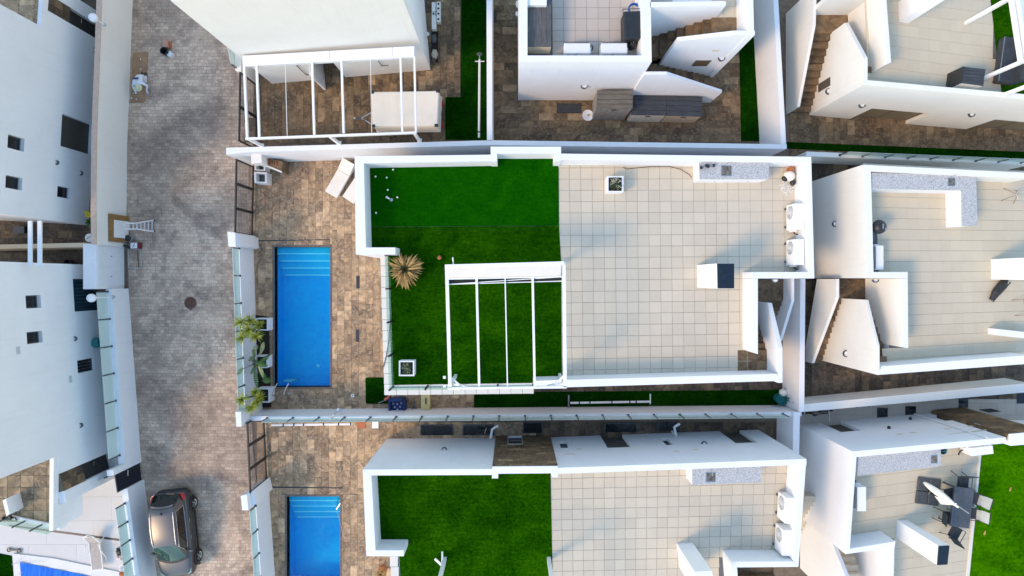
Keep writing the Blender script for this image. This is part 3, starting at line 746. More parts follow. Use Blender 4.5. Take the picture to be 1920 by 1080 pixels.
# ================================================================== CENTRAL VILLA
ZT, ZF = 4.75, 3.70
C = thing('villa', 'white villa in the centre with roof turf, beige roof tiles and a pergola', 'house', (0, 0, 0))
def W4(*pts): return [W(x, y, ZT) for x, y in pts]
body = W4((675, 300), (1516, 300), (1518, 516), (1416, 516), (1416, 662)) + [(11.15, -3.08), (11.15, -4.0)] + W4((1001, 720)) + [W(1001, 736, ZF), W(724, 738, ZF), W(716, 481, ZF)] + W4((690, 472), (675, 472))
MB().pw(body, 0, 3.66).build('house_body', WHITE, C)
par = [[(665, 293), (920, 290), (920, 302), (682, 306)], [(665, 293), (682, 306), (686, 464), (667, 477)], [(667, 477), (686, 464), (741, 464), (741, 477)],
       [(920, 275), (1052, 275), (1052, 288), (920, 288)], [(920, 288), (932, 288), (932, 303), (920, 303)], [(1040, 288), (1052, 288), (1052, 302), (1040, 302)],
       [(1052, 288), (1521, 294), (1512, 304), (1052, 300)], [(1521, 294), (1527, 522), (1516, 510), (1512, 304)], [(1411, 510), (1516, 510), (1527, 522), (1411, 522)],
       [(1411, 522.3), (1421, 522.3), (1421, 664), (1411, 661)], [(1001, 714), (1456, 701), (1468, 714), (1001, 728)]]
for k, p in enumerate(par): MB().px(p, ZT, 0.0 if k != 9 else 1.6).build('parapet_wall', WHITE, C)
# terrace tiles and coping tiles
tf = MB().px([(1046, 296), (1512, 298), (1512, 512), (1412, 512), (1412, 664), (1452, 664), (1452, 715), (1052, 722)], 3.675, 3.66).build('terrace_floor', GROUT_L, C)
grid_tiles(tf, TERR, [(1046.3, 293.6), (1490.5, 293.6), (1493, 707.5), (1052.3, 715.6)], 21, 20, ZF, gap=.010, drop=[[(1399, 520), (1520, 515), (1520, 760), (1399, 730)]])
cp = MB()
cf = MB().px([(713, 478), (727, 478), (735, 727), (1001, 724), (1001, 738), (721, 741)], 3.69, 3.5).build('coping_bed', GROUT_L, C)
for k in range(13):
    a = 478+k*20.2; x0 = 713+8*(k/13); x1 = x0+14.5
    p, q = Vector(W(x0, a, 3.75)), Vector(W(x1, a+20.2, 3.75)); slab('coping_tile', COPE, cf, (p.x+q.x)/2, (p.y+q.y)/2, 3.75, q.x-p.x, p.y-q.y-.01, .07)
for k in range(13):
    a = 721.5+k*21.5; y0 = 727.5-3*(k/13); y1 = 741-3*(k/13)
    p, q = Vector(W(a, y0, 3.75)), Vector(W(a+21.5, y1, 3.75)); slab('coping_tile', COPE, cf, (p.x+q.x)/2, (p.y+q.y)/2, 3.75, q.x-p.x-.01, p.y-q.y, .07)
# stair of the central villa
XW, XS = 10.36, 11.2
steps(C, STEPST, 'y', -3.07, .262, 8, 3.70-.2, -.2, XW, XS)
MB().box(XW, -.975, 1.6, 12.75, .05, 1.9).build('stair_landing', STEPST, C)
steps(C, STEPST, 'y', -.98, -.24, 9, 1.72, -.19, 11.4, 12.75)
MB().box(9.9, -4.02, 3.5, 11.19, -3.07, 3.69).build('stair_platform', STEPST, C)
for i in range(3):
    for j in range(2): slab('floor_tile', STEPST, C, 10.12+.43*i, -3.8+.48*j, 3.705, .42, .47, .02)
MB().extrude([(XS, -4.33, 0), (XS, -4.33, ZT-.004), (XS, -2.85, ZT-.004), (XS, -1.0, 3.75), (XS, -1.0, 1.6), (XS, -3.2, 0)], (.19, 0, 0)).build('stair_wall', WHITE, C)
MB().extrude([(12.77, .07, 0), (12.77, .07, 2.67), (12.77, -.95, 2.67), (12.77, -2.9, 1.5), (12.77, -2.9, 0)], (.13, 0, 0)).build('stair_wall', WHITE, C)
wall_lamp(C, P(1452, 524, 4.2), (0, -1), .16)
# chimney with a dark cap
def chimney(par, label_pts, zt, zb, cap=True):
    m = MB().px(label_pts, zt, zb).build('chimney', WHITE, par)
    w = [Vector(W(x, y, zt)) for x, y in label_pts]; c = sum(w, Vector((0, 0)))/4
    if cap:
        ww = [c+(p-c)*.985 for p in w]
        k = MB(); n = len(ww); k.add([(p.x, p.y, zt+.004) for p in ww]+[(p.x, p.y, zt+.05) for p in ww]+[(c.x, c.y, zt+.09)], [(i, (i+1) % n, n+(i+1) % n, n+i) for i in range(n)]+[(n+i, n+(i+1) % n, 2*n) for i in range(n)])
        k.build('chimney_cap', plain('dark_blue_slate_cap', (0.006, 0.014, 0.026), .35, var=.3), m)
    return m
chimney(C, [(1344, 494), (1376, 494), (1376, 541), (1345, 541)], 6.15, 3.66)
for x, y in ((812, 305.5), (1282, 303)): pass

# glass balustrade of the central roof
r = thing('glass_balustrade', 'low glass balustrade with dark posts on the coping of the central roof', 'railing', P(733, 720, 3.75))
pw_, ps_ = [], []
A0, A1, A2 = Vector(W(730, 480, 3.75)), Vector(W(737.5, 724.5, 3.75)), Vector(W(999, 721, 3.75))
for A, B, n in ((A0, A1, 4), (A1, A2, 4)):
    f = Facade(A, B, .02)
    for k in range(n+1):
        u = f.L*k/n
        if k == 0 and n == 4 and A is A1: continue
        f.blk(MB(), 0, 1, 0, 1, 0, 1); m = MB(); f.blk(m, max(0, u-.035), u+.035, -.03, .05, 3.75, 4.62); m.build('post', BLACK, r)
    for k in range(n):
        g = MB(); f.blk(g, f.L*k/n+.05, f.L*(k+1)/n-.05, .004, .016, 3.80, 4.70); g.build('glass_pane', GLASS2, r)

# ================================================================== PERGOLA on the central roof
pg = thing('pergola', 'white pergola with a retracted beige awning on the central roof', 'pergola', P(845, 725, 3.72)); Z6 = 6.5
def BP(x, y, z=Z6): return P(x, y, z)
def pbar(p, q, w, h, nm, par=pg, mat=PAINT): return MB().bar(p, q, w, h).build(nm, mat, par)
pbar(BP(837.5, 497), BP(844, 727), .13, .14, 'rafter'); pbar(BP(1057, 491), BP(1059.5, 725), .13, .14, 'rafter')
for x0, x1, w in ((893.5, 898.5, .09), (947, 951.5, .045), (998.5, 1002.5, .09)): pbar(BP(x0, 518), BP(x1, 724), w, .09, 'rafter')
pbar(BP(840, 728), BP(1062, 725.5), .09, .14, 'front_beam')
m = MB(); m.px([(834, 496), (1058, 490), (1057, 497), (835, 502)], 6.62, 6.30); m.build('rear_beam', PAINT, pg)
m = MB(); m.px([(840, 501.5), (1053, 496.5), (1052, 517), (840, 521)], 6.60, 6.45); m.build('awning_cassette', BEIGEF, pg, bevel=.02)
m = MB(); m.px([(836, 521.5), (1056, 517.5), (1056, 520), (836, 524.5)], 6.56, 6.45); m.build('awning_rail', PAINT, pg)
m = MB(); m.px([(842, 525), (1053, 521), (1053, 527), (842, 531)], 6.36, 6.34); m.build('folded_awning', BLACKP, pg)
pbar(P(842, 533, 6.42), P(1055, 527, 6.42), .035, .04, 'awning_rail'); pbar(P(842, 533, 6.46), P(1055, 519, 6.46), .03, .03, 'awning_rail')
for (x, y) in ((842, 726), (1060, 724)):
    t = BP(x, y); MB().box(t.x-.06, t.y-.06, 3.72, t.x+.06, t.y+.06, 6.43).build('post', PAINT, pg)
for (x, y) in ((838, 500), (1057, 494)):
    t = BP(x, y); MB().box(t.x-.06, t.y-.06, 3.72, t.x+.06, t.y+.06, 6.43).build('post', PAINT, pg)
pbar(BP(843, 706, 6.42), BP(868, 727, 6.42), .07, .07, 'brace'); pbar(BP(1059, 703, 6.42), BP(1034, 726, 6.42), .07, .07, 'brace')
t = BP(842, 726); pbar((t.x, t.y+.05, 5.7), (t.x, t.y+.75, 6.42), .07, .07, 'brace'); pbar((t.x+.02, t.y, 5.7), (t.x+.75, t.y, 6.42), .07, .07, 'brace')
t = BP(1060, 724); pbar((t.x, t.y, 5.7), (t.x-.7, t.y, 6.42), .07, .07, 'brace'); pbar((t.x, t.y+.05, 5.7), (t.x, t.y+.75, 6.42), .07, .07, 'brace')
t = P(850, 494, 6.3); pbar((t.x, t.y-.1, 6.2), (t.x, t.y+.22, 6.55), .05, .05, 'bracket')
for y in (707, 723): t = BP(836, y); MB().box(t.x-.1, t.y-.05, 6.5, t.x, t.y+.05, 6.6).build('bracket', PAINT, pg)

# ================================================================== BOUNDARY WALLS of the central plot
def solid_wall(label, pts, zt, zb=0.0, mat=None, cat='wall', name='boundary_wall'):
    r = thing(name, label, cat, P(pts[0][0], pts[0][1], zt)*1.0)
    MB().px(pts, zt, zb).build('wall_body', mat or WHITE, r); return r
nw = solid_wall('long white wall between the central villa and the upper plots', [(424, 277), (920, 263), (1475, 270.5), (1475, 279), (920, 272), (470, 285), (424, 290)], 2.3)
for x in (597, 0):
    if x: t = P(x, 292, .9); MB().box(t.x-.1, t.y-.03, .45, t.x+.1, t.y+.3, .5).build('air_slot', DARKG, nw)
A, B = W(452, 762.5), W(1500, 757.5)
glass_wall('boundary_wall', 'white wall with clamped glass top along the south of the central plot', W(1503, 770, 1.5), W(452, 779.5, 1.5), -.22, 1.5, 2.35, 21, ends=(.6, .15)) if False else None
glass_wall('boundary_wall', 'white wall with clamped glass top along the south of the central plot', W(452, 781, 1.5), W(1503, 772, 1.5), -.20, 1.5, 2.25, 21, ends=(1.25, .9))
solid_wall('white wall closing the central plot on the right, beside its stair', [(1501, 523), (1510, 523), (1508, 772), (1498, 772)], 1.7)
solid_wall('white wall right of the dark alley above the bottom villa', [(1488, 773), (1500, 773), (1498, 870), (1486, 870)], 1.7)
glass_wall('boundary_wall', 'street wall with glass top beside the central pool', W(441, 462, 1.5), W(452, 776, 1.5), .20, 1.5, 2.15, 7, ends=(.1, .05), posts_side=.9)
def pillar(label, pts, zt): 
    r = thing('gate_pillar', label, 'pillar', P(*pts[0], zt)); MB().px(pts, zt, 0).build('pillar_body', WHITE, r, bevel=.01); return r
pillar('white pillar at the lower end of the central black gate', [(426, 434), (441, 436), (442, 463), (428, 462)], 2.2)
MB
pillar('white corner pillar left of the lower black gate', [(441, 772), (452, 772), (453, 800), (443, 800)], 2.3)
pillar('white pillar below the lower black gate', [(451, 930), (463, 927), (466, 957), (454, 957)], 2.2)
r = thing('boundary_wall', 'short white wall piece at the street end of the central gate', 'wall', P(455, 442, 2.0))
MB().px([(442, 438), (449, 440), (450, 462), (443, 462)], 2.0, 0).build('wall_body', WHITE, r)
glass_wall('boundary_wall', 'street wall with glass top beside the bottom pool', W(472, 945, 1.5), W(485, 1130, 1.5), .20, 1.5, 2.15, 5, ends=(.1, .1), posts_side=.9)
r = thing('boundary_wall', 'white wall end at the bottom gate pillar', 'wall', P(470, 930, 1.9))
MB().px([(464, 928), (474, 920), (480, 944), (466, 957)], 1.9, 0).build('wall_body', WHITE, r)
def gate(label, a, b, zt, n):
    """black sliding gate: frame bars, fine vertical rods"""
    A, B = W(*a, zt), W(*b, zt); f = Facade(A, B, .05); r = thing('sliding_gate', label, 'gate', (A[0], A[1], 0), 'black street gates')
    for z in (.08, zt-.06):
        m = MB(); f.blk(m, 0, f.L, 0, .06, z, z+.09); m.build('gate_rail', BLACK, r)
    for k in range(n+1):
        u = f.L*k/n; m = MB(); f.blk(m, max(0, u-.06), min(f.L, u+.06), -.004, .064, .05, zt+.04); m.build('gate_post', BLACK, r)
    for k in range(n):
        m = MB(); a0, a1 = f.L*k/n+.06, f.L*(k+1)/n-.06; c = int((a1-a0)/.05)
        for i in range(c): u = a0+(a1-a0)*(i+.5)/c; f.blk(m, u-.006, u+.006, .02, .032, .17, zt-.06)
        for z in [.17+i*.16 for i in range(int((zt-.2)/.16))]: f.blk(m, a0, a1, .033, .041, z, z+.008)
        m.build('mesh_panel', DARKG, r)
    return r
gate('black mesh gate between street and the central front patio', (442, 298), (439.5, 437), 1.9, 3)
gate('black mesh gate at the front of the bottom plot', (462, 792), (468, 925), 1.9, 3)
gate('black mesh gate behind the white pergola posts at upper left', (449, 135), (447, 265), 1.9, 2)
# ================================================================== SOUTH VILLA
S = thing('villa', 'white villa at the bottom with roof turf left of beige tiles', 'house', (0, -10, 0))
fa = Facade(W(1512, 860.5, ZT), W(1046, 877.5, ZT), .25)       # north face, A->B runs west so that "left" is inside (south)
dA = fa.op([(1122, 813.5), (1165, 812.5), (1137, 838.5), (1184, 838.5)]); dA[0], dA[1] = uz(1165, 812.5, fa.A, fa.B)[0], uz(1124, 813.5, fa.A, fa.B)[0]
dA[2], dA[3] = 0.0, 2.15
dB = [uz(1388, 808, fa.A, fa.B)[0], uz(1348, 808, fa.A, fa.B)[0], .0, 2.15]
wA = fa.op([(1048, 828), (1066, 839.5)]); wB = fa.op([(1238, 822.5), (1262, 834)])
wall = fa.wall(0, ZT-.004, [dA, dB, wA, wB]).build('facade_wall', WHITE, S)
fa2 = Facade(W(923, 879.5, ZT), W(681, 880.5, ZT), .25); fa2.wall(0, ZT-.004, []).build('facade_wall', WHITE, S)
for o in (dA, dB):
    m = MB(); fa.blk(m, o[0], o[1], .16, .20, o[2], o[3]); d = m.build('door', plain('taupe_shutter', (0.10, 0.095, 0.085), .6, var=.1), S)
    for k in range(9): m = MB(); z = .15+k*.22; fa.blk(m, o[0]+.01, o[1]-.01, .145, .16, z, z+.19); m.build('slat', plain('taupe_shutter', (0.10, 0.095, 0.085)), d)
for o in (wA, wB): fa.window(o, S, .15)
# stone-clad bay
bA, bB = W(1046, 874, ZT), W(923, 875, ZT); fb = Facade(bA, bB, .3)
bw = fb.op([(953, 818), (979, 832)])
fb.wall(0, ZT+.003, [bw]).build('bay_wall', WHITE, S); fb.window(bw, S, .12)
zc = 0.0
for j in range(15):
    z0 = .02+j*.315; off = (j*.41 % 1)*.62
    u = -off
    while u < fb.L:
        a, b_ = max(0.0, u), min(fb.L, u+.62); u += .62
        if b_-a < .04: continue
        if a < bw[1]+.02 and b_ > bw[0]-.02 and z0 < bw[3]+.02 and z0+.31 > bw[2]-.02: 
            if a < bw[0]-.06: b_ = bw[0]-.02
            elif b_ > bw[1]+.06: a = bw[1]+.02
            else: continue
        m = MB(); fb.blk(m, a+.003, b_-.003, -.025, -.001, z0, min(z0+.311, 4.70)); m.build('cladding_tile', BROWNM, wall)
sp = [[(680, 880), (696, 890.5), (704, 1032), (687, 1043)], [(687, 1043), (704, 1032), (757, 1032), (757, 1043)],
      [(1512, 860.5), (1500, 871), (1487, 1052), (1497, 1063)], [(1497, 1063), (1487, 1053), (1372, 1053), (1372, 1064)], [(1372, 1064), (1382, 1064), (1388, 1140), (1378, 1140)]]
for p in sp: MB().px(p, ZT, 0).build('parapet_wall', WHITE, S)
for p in ([(923, 886), (934, 886), (934, 897), (922, 897)], [(1035, 886), (1046, 886), (1046, 895), (1035, 895)]): MB().px(p, ZT-.008, 3).build('parapet_wall', WHITE, S)
MB().px([(684, 886), (1504, 868), (1490, 1058), (1376, 1058), (1382, 1140), (754, 1140), (750, 1038), (692, 1038)], ZT, 0)
body = [W(x, y, ZT) for x, y in ((692, 893), (1046, 891), (1502, 875), (1491, 1058), (1377, 1058), (1383, 1140))] + [W(738, 1140, ZF), W(732, 1042, ZF), W(700, 1038, ZT)]
MB().pw(body, 0, 3.66).build('house_body', WHITE, S)
tf = MB().px([(1032, 876), (1482, 868), (1472, 1060), (1375, 1060), (1380, 1110), (1036, 1110)], 3.675, 3.66).build('terrace_floor', GROUT_L, S)
grid_tiles(tf, TERR, [(1032, 878.5), (1476, 868), (1465, 1081), (1036, 1091)], 22, 11, ZF, gap=.010, drop=[[(1356, 1050), (1500, 1050), (1500, 1120), (1362, 1120)]])
cf = MB().px([(731, 1042), (746, 1042), (752, 1120), (737, 1120)], 3.69, 3.5).build('coping_bed', GROUT_L, S)
for k in range(4):
    p, q = Vector(W(731+k*1.6, 1043+k*20, 3.75)), Vector(W(746+k*1.6, 1063+k*20, 3.75)); slab('coping_tile', COPE, cf, (p.x+q.x)/2, (p.y+q.y)/2, 3.75, q.x-p.x, p.y-q.y-.01, .07)
chimney(S, [(1321, 1074), (1343, 1074), (1353, 1130), (1328, 1130)], 6.1, 3.66) if False else MB().px([(1302, 1072), (1335, 1070), (1342, 1120), (1308, 1122)], 6.15, 3.66).build('chimney', WHITE, S)
steps(S, STEPST, 'y', -12.35, -.3, 4, 2.6, .2, 9.5, 11.8)
u, z = uz(833, 843, fa2.A, fa2.B); wall_lamp(S, fa2.at(u, -.002, z), (0, 1)); u, z = uz(1320, 832, fa.A, fa.B); wall_lamp(S, fa.at(u, -.002, z), (0, 1))
for (x, y, w) in ((1068, 851.5, .5), (1087, 842, .28), (1268, 846.5, .25), (1305, 843, .25)):
    u, z = uz(x, y, fa.A, fa.B); m = MB(); fa.blk(m, u-w/2, u+w/2, -.004, -.001, z-.06, z+.06); m.build('tape_patch', TAPE, S)
# pergola on the south roof (only its near end is in the picture)
r = thing('pergola', 'white pergola end cut off by the bottom edge on the roof turf', 'pergola', P(826, 1060, 3.72))
for (x, y) in ((834, 1047), (1029, 1047)):
    t = P(x, y, 3.72); MB().box(t.x-.08, t.y-.08, 3.72, t.x+.08, t.y+.08, 6.4).build('post', PAINT, r)
a, b = P(834, 1047, 3.72), P(1029, 1047, 3.72)
MB().bar((a.x-.06, a.y, 6.47), (b.x+.06, b.y, 6.47), .12, .14).build('beam', PAINT, r)
for p in (a, b): MB().bar((p.x, p.y-.08, 6.47), (p.x, p.y-4.2, 6.47), .12, .13).build('rafter', PAINT, r)
MB().bar((a.x-.42, a.y+.02, 3.80), (a.x-.06, a.y-.22, 3.95), .09, .07).build('brace', PAINT, r); MB().bar((a.x-.10, a.y+.34, 3.80), (a.x-.08, a.y-.05, 4.0), .07, .07).build('brace', PAINT, r)

# ================================================================== TOP CENTRE VILLA
ZA, ZG = 5.1, 4.0
T = thing('villa', 'white villa at the top centre with outside stairs and storage boxes', 'house', (4, 12, 0))
for p in ([(973, -60), (989, -60), (989, 104), (974, 116)], [(974, 116), (989, 104), (1204, 104), (1222, 116)], [(1222, 116), (1204, 104), (1201, -60), (1219, -60)],
          [(1219, 4), (1361, 2), (1361, 10), (1219, 13)]): MB().px(p, ZA, 0).build('parapet_wall', WHITE, T)
MB().pw([W(980, 110, ZA), W(1214, 110, ZA), W(1212, -60, ZA), W(980, -60, ZA)], 0, ZG-.04).build('house_body', WHITE, T)
MB().box(7.0, 11.9, 0, 10.1, 16, ZG-.04).build('house_body', WHITE, T)
tf = MB().px([(985, -60), (1208, -60), (1210, 110), (985, 110)], ZG-.02, ZG-.04).build('terrace_floor', GROUT_L, T)
grid_tiles(tf, floor_tile('warm_grey_porcelain', (0.50, 0.435, 0.375), .04), [(1035, -29), (1207, -29), (1209, 121), (1036, 121)], 8, 7, ZG)
grid_tiles(tf, TERR_W, [(1335, -30), (1400, -30), (1400, 33), (1335, 33)], 3, 3, ZG)
MB().px([(1400, -60), (1411, -60), (1414, 67), (1401, 67)], ZA, 0).build('parapet_wall', WHITE, T)
YS = 10.17
MB().extrude([(7.0, YS, 2.0), (7.05, YS, 4.45), (9.2, YS, ZA-.004), (10.08, YS, ZA-.004), (10.08, YS, 0), (7.0, YS, 0)], (0, .18, 0)).build('stair_wall', WHITE, T)
MB().extrude([(5.75, 8.93, 0), (5.75, 8.93, 3.94), (6.73, 8.93, 3.94), (10.0, 8.93, 1.55), (10.0, 8.93, 0)], (0, .14, 0)).build('stair_wall', WHITE, T)
steps(T, STEPST, 'x', 8.68, -.31, 7, 3.8, -.265, 10.36, 11.85)
MB().box(8.68, 10.36, 3.5, 9.78, 11.4, ZG).build('stair_platform', STEPST, T)
MB().box(5.5, 9.06, 1.7, 6.51, 11.85, 2.0).build('stair_landing', STEPST, T)
steps(T, STEPST, 'x', 6.5, .335, 11, 1.9, -.172, 9.08, 10.16)
fs = Facade((7.0, YS), (10.08, YS), .1)
o = fs.op([(1305, 113), (1325, 123)]); m = MB(); fs.blk(m, o[0], o[1], -.03, -.002, o[2], o[3]); w = m.build('window', DARKG, T)
m = MB(); fs.blk(m, o[0]+.05, o[1]-.05, -.034, -.03, o[2]+.05, o[3]-.05); m.build('pane', plain('brown_reflection_glass', (0.14, 0.10, 0.05), .2), w)
u, z = uz(1352, 109, fs.A, fs.B); wall_lamp(T, fs.at(u, -.002, z), (0, -1), .16)
fs2 = Facade(W(974, 116, ZA), W(1222, 116, ZA), .1); u, z = uz(1095, 161, fs2.A, fs2.B); wall_lamp(T, fs2.at(u, -.002, z), (0, -1), .16)
u, z = uz(1342, 95, fs.A, fs.B); m = MB(); fs.blk(m, u-.15, u+.15, -.004, -.001, z-.08, z+.08); m.build('tape_patch', TAPE, T)
solid_wall('tall white wall right of the top centre villa, beside the grass strip', [(1447, -60), (1456, -60), (1474, 270), (1465, 270)], 2.3)
solid_wall('thin white wall dividing the two upper plots', [(912, -60), (922, -60), (923, 264), (913, 264)], 2.3)

# ================================================================== UPPER LEFT BUILDING
U = thing('villa', 'tall cream building at the top left behind the white pergola', 'house', (-8, 13, 0))
fu = Facade(W(510, 157), W(807, 131), .3)
o = [uz(609, 148, fu.A, fu.B)[0], uz(646, 143, fu.A, fu.B)[0], 0.0, 2.3]
fu.wall(0, 8.6, [o]).build('facade_wall', CREAM, U)
bx = MB(); fu.blk(bx, 0, o[0]-.02, .302, 9, 0, 8.55); fu.blk(bx, o[1]+.02, fu.L, .302, 9, 0, 8.55); fu.blk(bx, o[0]-.02, o[1]+.02, 1.6, 9, 0, 8.55); fu.blk(bx, o[0]-.02, o[1]+.02, .302, 1.6, 2.35, 8.55)
bx.build('house_body', WHITE, U)
m = MB(); fu.blk(m, o[0]-.01, o[1]+.01, 1.5, 1.58, 0, 2.3); m.build('door', WOODB, U)
m = MB(); fu.blk(m, o[0]-.10, o[0], -.55, 0, 0, 2.1); m.build('porch_wall', WHITE, U)
p = fu.at(o[0]-.04, -.55, 1.5); MB().box(p.x-.02, p.y-.04, 1.1, p.x+.04, p.y+.02, 1.9).build('wall_light', PAINT, U)
for (x, y) in ((569, 141), (640, 30)):
    u, z = uz(x, y, fu.A, fu.B)
for (xa, ya, xb, yb) in ((552, 117, 575, 140), (707, 109, 716, 123)):
    u0, z0 = uz(xb, yb, fu.A, fu.B); u1, z1 = uz(xa, ya, fu.A, fu.B); m = MB(); m.tube([fu.at(u1, -.03, max(.3, z1)), fu.at((u0+u1)/2, -.05, (z0+z1)/2-.1), fu.at(u0, -.02, max(.15, z0)), fu.at(u0+.3, -.02, max(.12, z0))], .018, 5); m.build('hanging_cable', STEMM, U)
wall_lamp(U, (W(807, 38)[0]-.28+.292, W(807, 38, 1.4)[1]-.6, 1.2), (1, 0), .16)
# pergola in front of it
r = thing('pergola', 'long white pergola over the brown patio at upper left', 'pergola', P(462, 260, 2.3)); Z3 = 3.7
def pb(a, b, w, h, nm, z=Z3, z2=None): MB().bar(P(*a, z), P(*b, z2 or z), w, h).build(nm, PAINT, r)
MB().px([(455, 104), (777, 86), (777, 106), (455, 124)], 3.78, 3.55).build('awning_box', PAINT, r, bevel=.02)
pb((457.5, 105), (464, 260), .09, .12, 'rafter'); pb((481.5, 123), (486.5, 258), .09, .1, 'rafter'); pb((585.5, 116), (589.5, 253), .09, .1, 'rafter'); pb((640.5, 112), (644.5, 250), .09, .1, 'rafter')
pb((751, 107), (754.5, 248), .085, .1, 'rafter'); pb((777, 106), (780, 249), .085, .1, 'rafter'); pb((535, 121), (538.5, 255), .02, .02, 'rod'); pb((694.5, 109), (697, 249), .02, .02, 'rod')
pb((461, 260.5), (781, 249), .09, .14, 'front_beam')
for a in ((465, 259.5), (618, 255), (777, 249.5)):
    t = P(*a, Z3); MB().box(t.x-.06, t.y-.06, 2.3, t.x+.06, t.y+.06, 3.63).build('post', PAINT, r)
    MB().box(t.x-.1, t.y-.1, 2.3, t.x+.1, t.y+.1, 2.33).build('post_foot', PAINT, r)
for k in (4, 7):
    t = P(460+k*39.5, 122-k*2.2, 3.78); MB().box(t.x-.008, t.y+.02, 3.781, t.x+.008, t.y+.45, 3.785).build('awning_seam', GREYM, r)
# street corner wall bits left of the building
glass_wall('boundary_wall', 'short glass topped wall at the street left of the upper building', W(437, 92, 1.4), W(445, 132, 1.4), .2, 1.4, 2.1, 2, ends=(.05, .05), posts_side=.2)
solid_wall('cream wall stub at the street beside the upper left pergola', [(440, 97), (452, 108), (452, 136), (441, 132)], 1.6, mat=CREAM)

# ================================================================== RIGHT HAND VILLAS
ZR, ZRF = 4.5, 3.45
# ---- top right
RT = thing('villa', 'cream villa at the top right with slate stairs and warm roof tiles', 'house', (18, 9, 0))
fr = Facade((14.95, 8.30), (27.0, 7.22), .22)
d1 = [uz(1602, 219, fr.A, fr.B)[0], uz(1712, 226.5, fr.A, fr.B)[0], 0.0, 1.75]; d2 = [uz(1830, 236, fr.A, fr.B)[0], uz(1830, 236, fr.A, fr.B)[0]+3.0, .0, 1.75]
fr.wall(0, ZR-.004, [d1, d2]).build('facade_wall', CREAM, RT)
for o in (d1, d2):
    wo = fr.window(o, RT, .2, name='sliding_door', framemat=plain('taupe_frame', (0.12, 0.10, 0.08)), panemat=plain('olive_blind', (0.17, 0.145, 0.10), .5, var=.1), bars=1)
for (x, y) in ((1615, 197), (1820, 214)): u, z = uz(x, y, fr.A, fr.B); wall_lamp(RT, fr.at(u, -.002, z), (0, -1), .15)
MB().pw([(16.0, 8.6), (27, 7.6), (27, 16), (15.7, 16)], 0, ZRF-.04).build('house_body', WHITE, RT)
MB().px([(1651, -40), (1659, -40), (1671, 117), (1663, 120)], ZR, 2.0).build('parapet_wall', CREAM, RT)
XS = 14.97
MB().extrude([(XS, 8.3, 0), (XS, 8.3, ZR-.008), (XS, 9.45, ZR-.008), (XS, 11.57, 3.1), (XS, 11.6, 1.6), (XS, 11.6, 0)], (.16, 0, 0)).build('stair_wall', CREAM, RT)
MB().extrude([(13.78, 8.38, 0), (13.78, 8.38, 1.15), (13.78, 11.68, 2.6), (13.78, 13.4, 2.7), (13.78, 13.4, 0)], (.14, 0, 0)).build('stair_wall', CREAM, RT)
steps(RT, STEPST, 'y', 8.42, .285, 11, .17, .172, 13.92, 14.97)
MB().box(13.92, 11.55, 1.6, 15.95, 12.4, 2.05).build('stair_landing', STEPST, RT); MB().box(13.92, 12.4, 0, 17, 12.6, ZR).build('parapet_wall', CREAM, RT)
steps(RT, STEPST, 'y', 11.5, -.29, 8, 2.22, .175, 15.13, 15.98)
fw = Facade((XS, 11.6), (XS, 8.3), .1); o = fw.op([(1535, 158), (1557, 152), (1535, 172), (1557, 160)])
m = MB(); fw.blk(m, o[0], o[1], -.02, -.002, o[2], o[3]); w = m.build('vent_grille', DARKIN, RT)
for k in range(8): m = MB(); u = o[0]+(o[1]-o[0])*(k+.3)/8; fw.blk(m, u, u+.03, -.034, -.02, o[2], o[3]); m.build('louvre', WOODB, w)
u, z = uz(1553, 172, fw.A, fw.B); wall_lamp(RT, fw.at(u, -.002, z), (-1, 0), .15)
tf = MB().px([(1655, -40), (1885, -40), (1890, 190), (1650, 175)], ZRF-.02, ZRF-.04).build('terrace_floor', GROUT_L, RT)
grid_tiles(tf, TERR_W, [(1620, -47), (1905, -12), (1898, 200), (1628, 166)], 14, 10, ZRF, keep=[(1600, -60), (1852, -60), (1880, 195), (1600, 190)], gap=.008, gapx=.003, quads=True)
MB().px([(1722, 4), (1762, -14), (1780, -4), (1738, 22)], 5.0, 3.45) 
MB().px([(1699, 43), (1760, 2), (1768, -14), (1700, -14)], 4.4, 3.45)
m = MB(); cpts = [W(1686, 41, ZRF), W(1703, 44, ZRF), W(1703, 8, ZRF), W(1684, 5, ZRF)]; m.pw(cpts, ZRF, 5.6); m.build('chimney', WHITE, RT)
# pergola top right
r = thing('pergola', 'white pergola frame over the turf at the top right corner', 'pergola', P(1890, 120, ZRF)); z = 5.7
MB().bar(P(1893, -20, z), P(1914, 118, z), .12, .14).build('rafter', PAINT, r); MB().bar(P(1904, -20, z), P(1925, 118, z), .12, .14).build('rafter', PAINT, r)
for a, b in (((1837, 28), (1893, -3)), ((1856, 145), (1925, 112)), ((1886, 180), (1930, 160))):
    pa = P(*a, ZRF+.02); MB().bar(pa, P(b[0], b[1], z), .16, .10).build('slanted_strut', PAINT, r) if False else None
    t = P(b[0], b[1], z); MB().box(t.x-.07, t.y-.07, ZRF, t.x+.07, t.y+.07, z).build('post', PAINT, r)
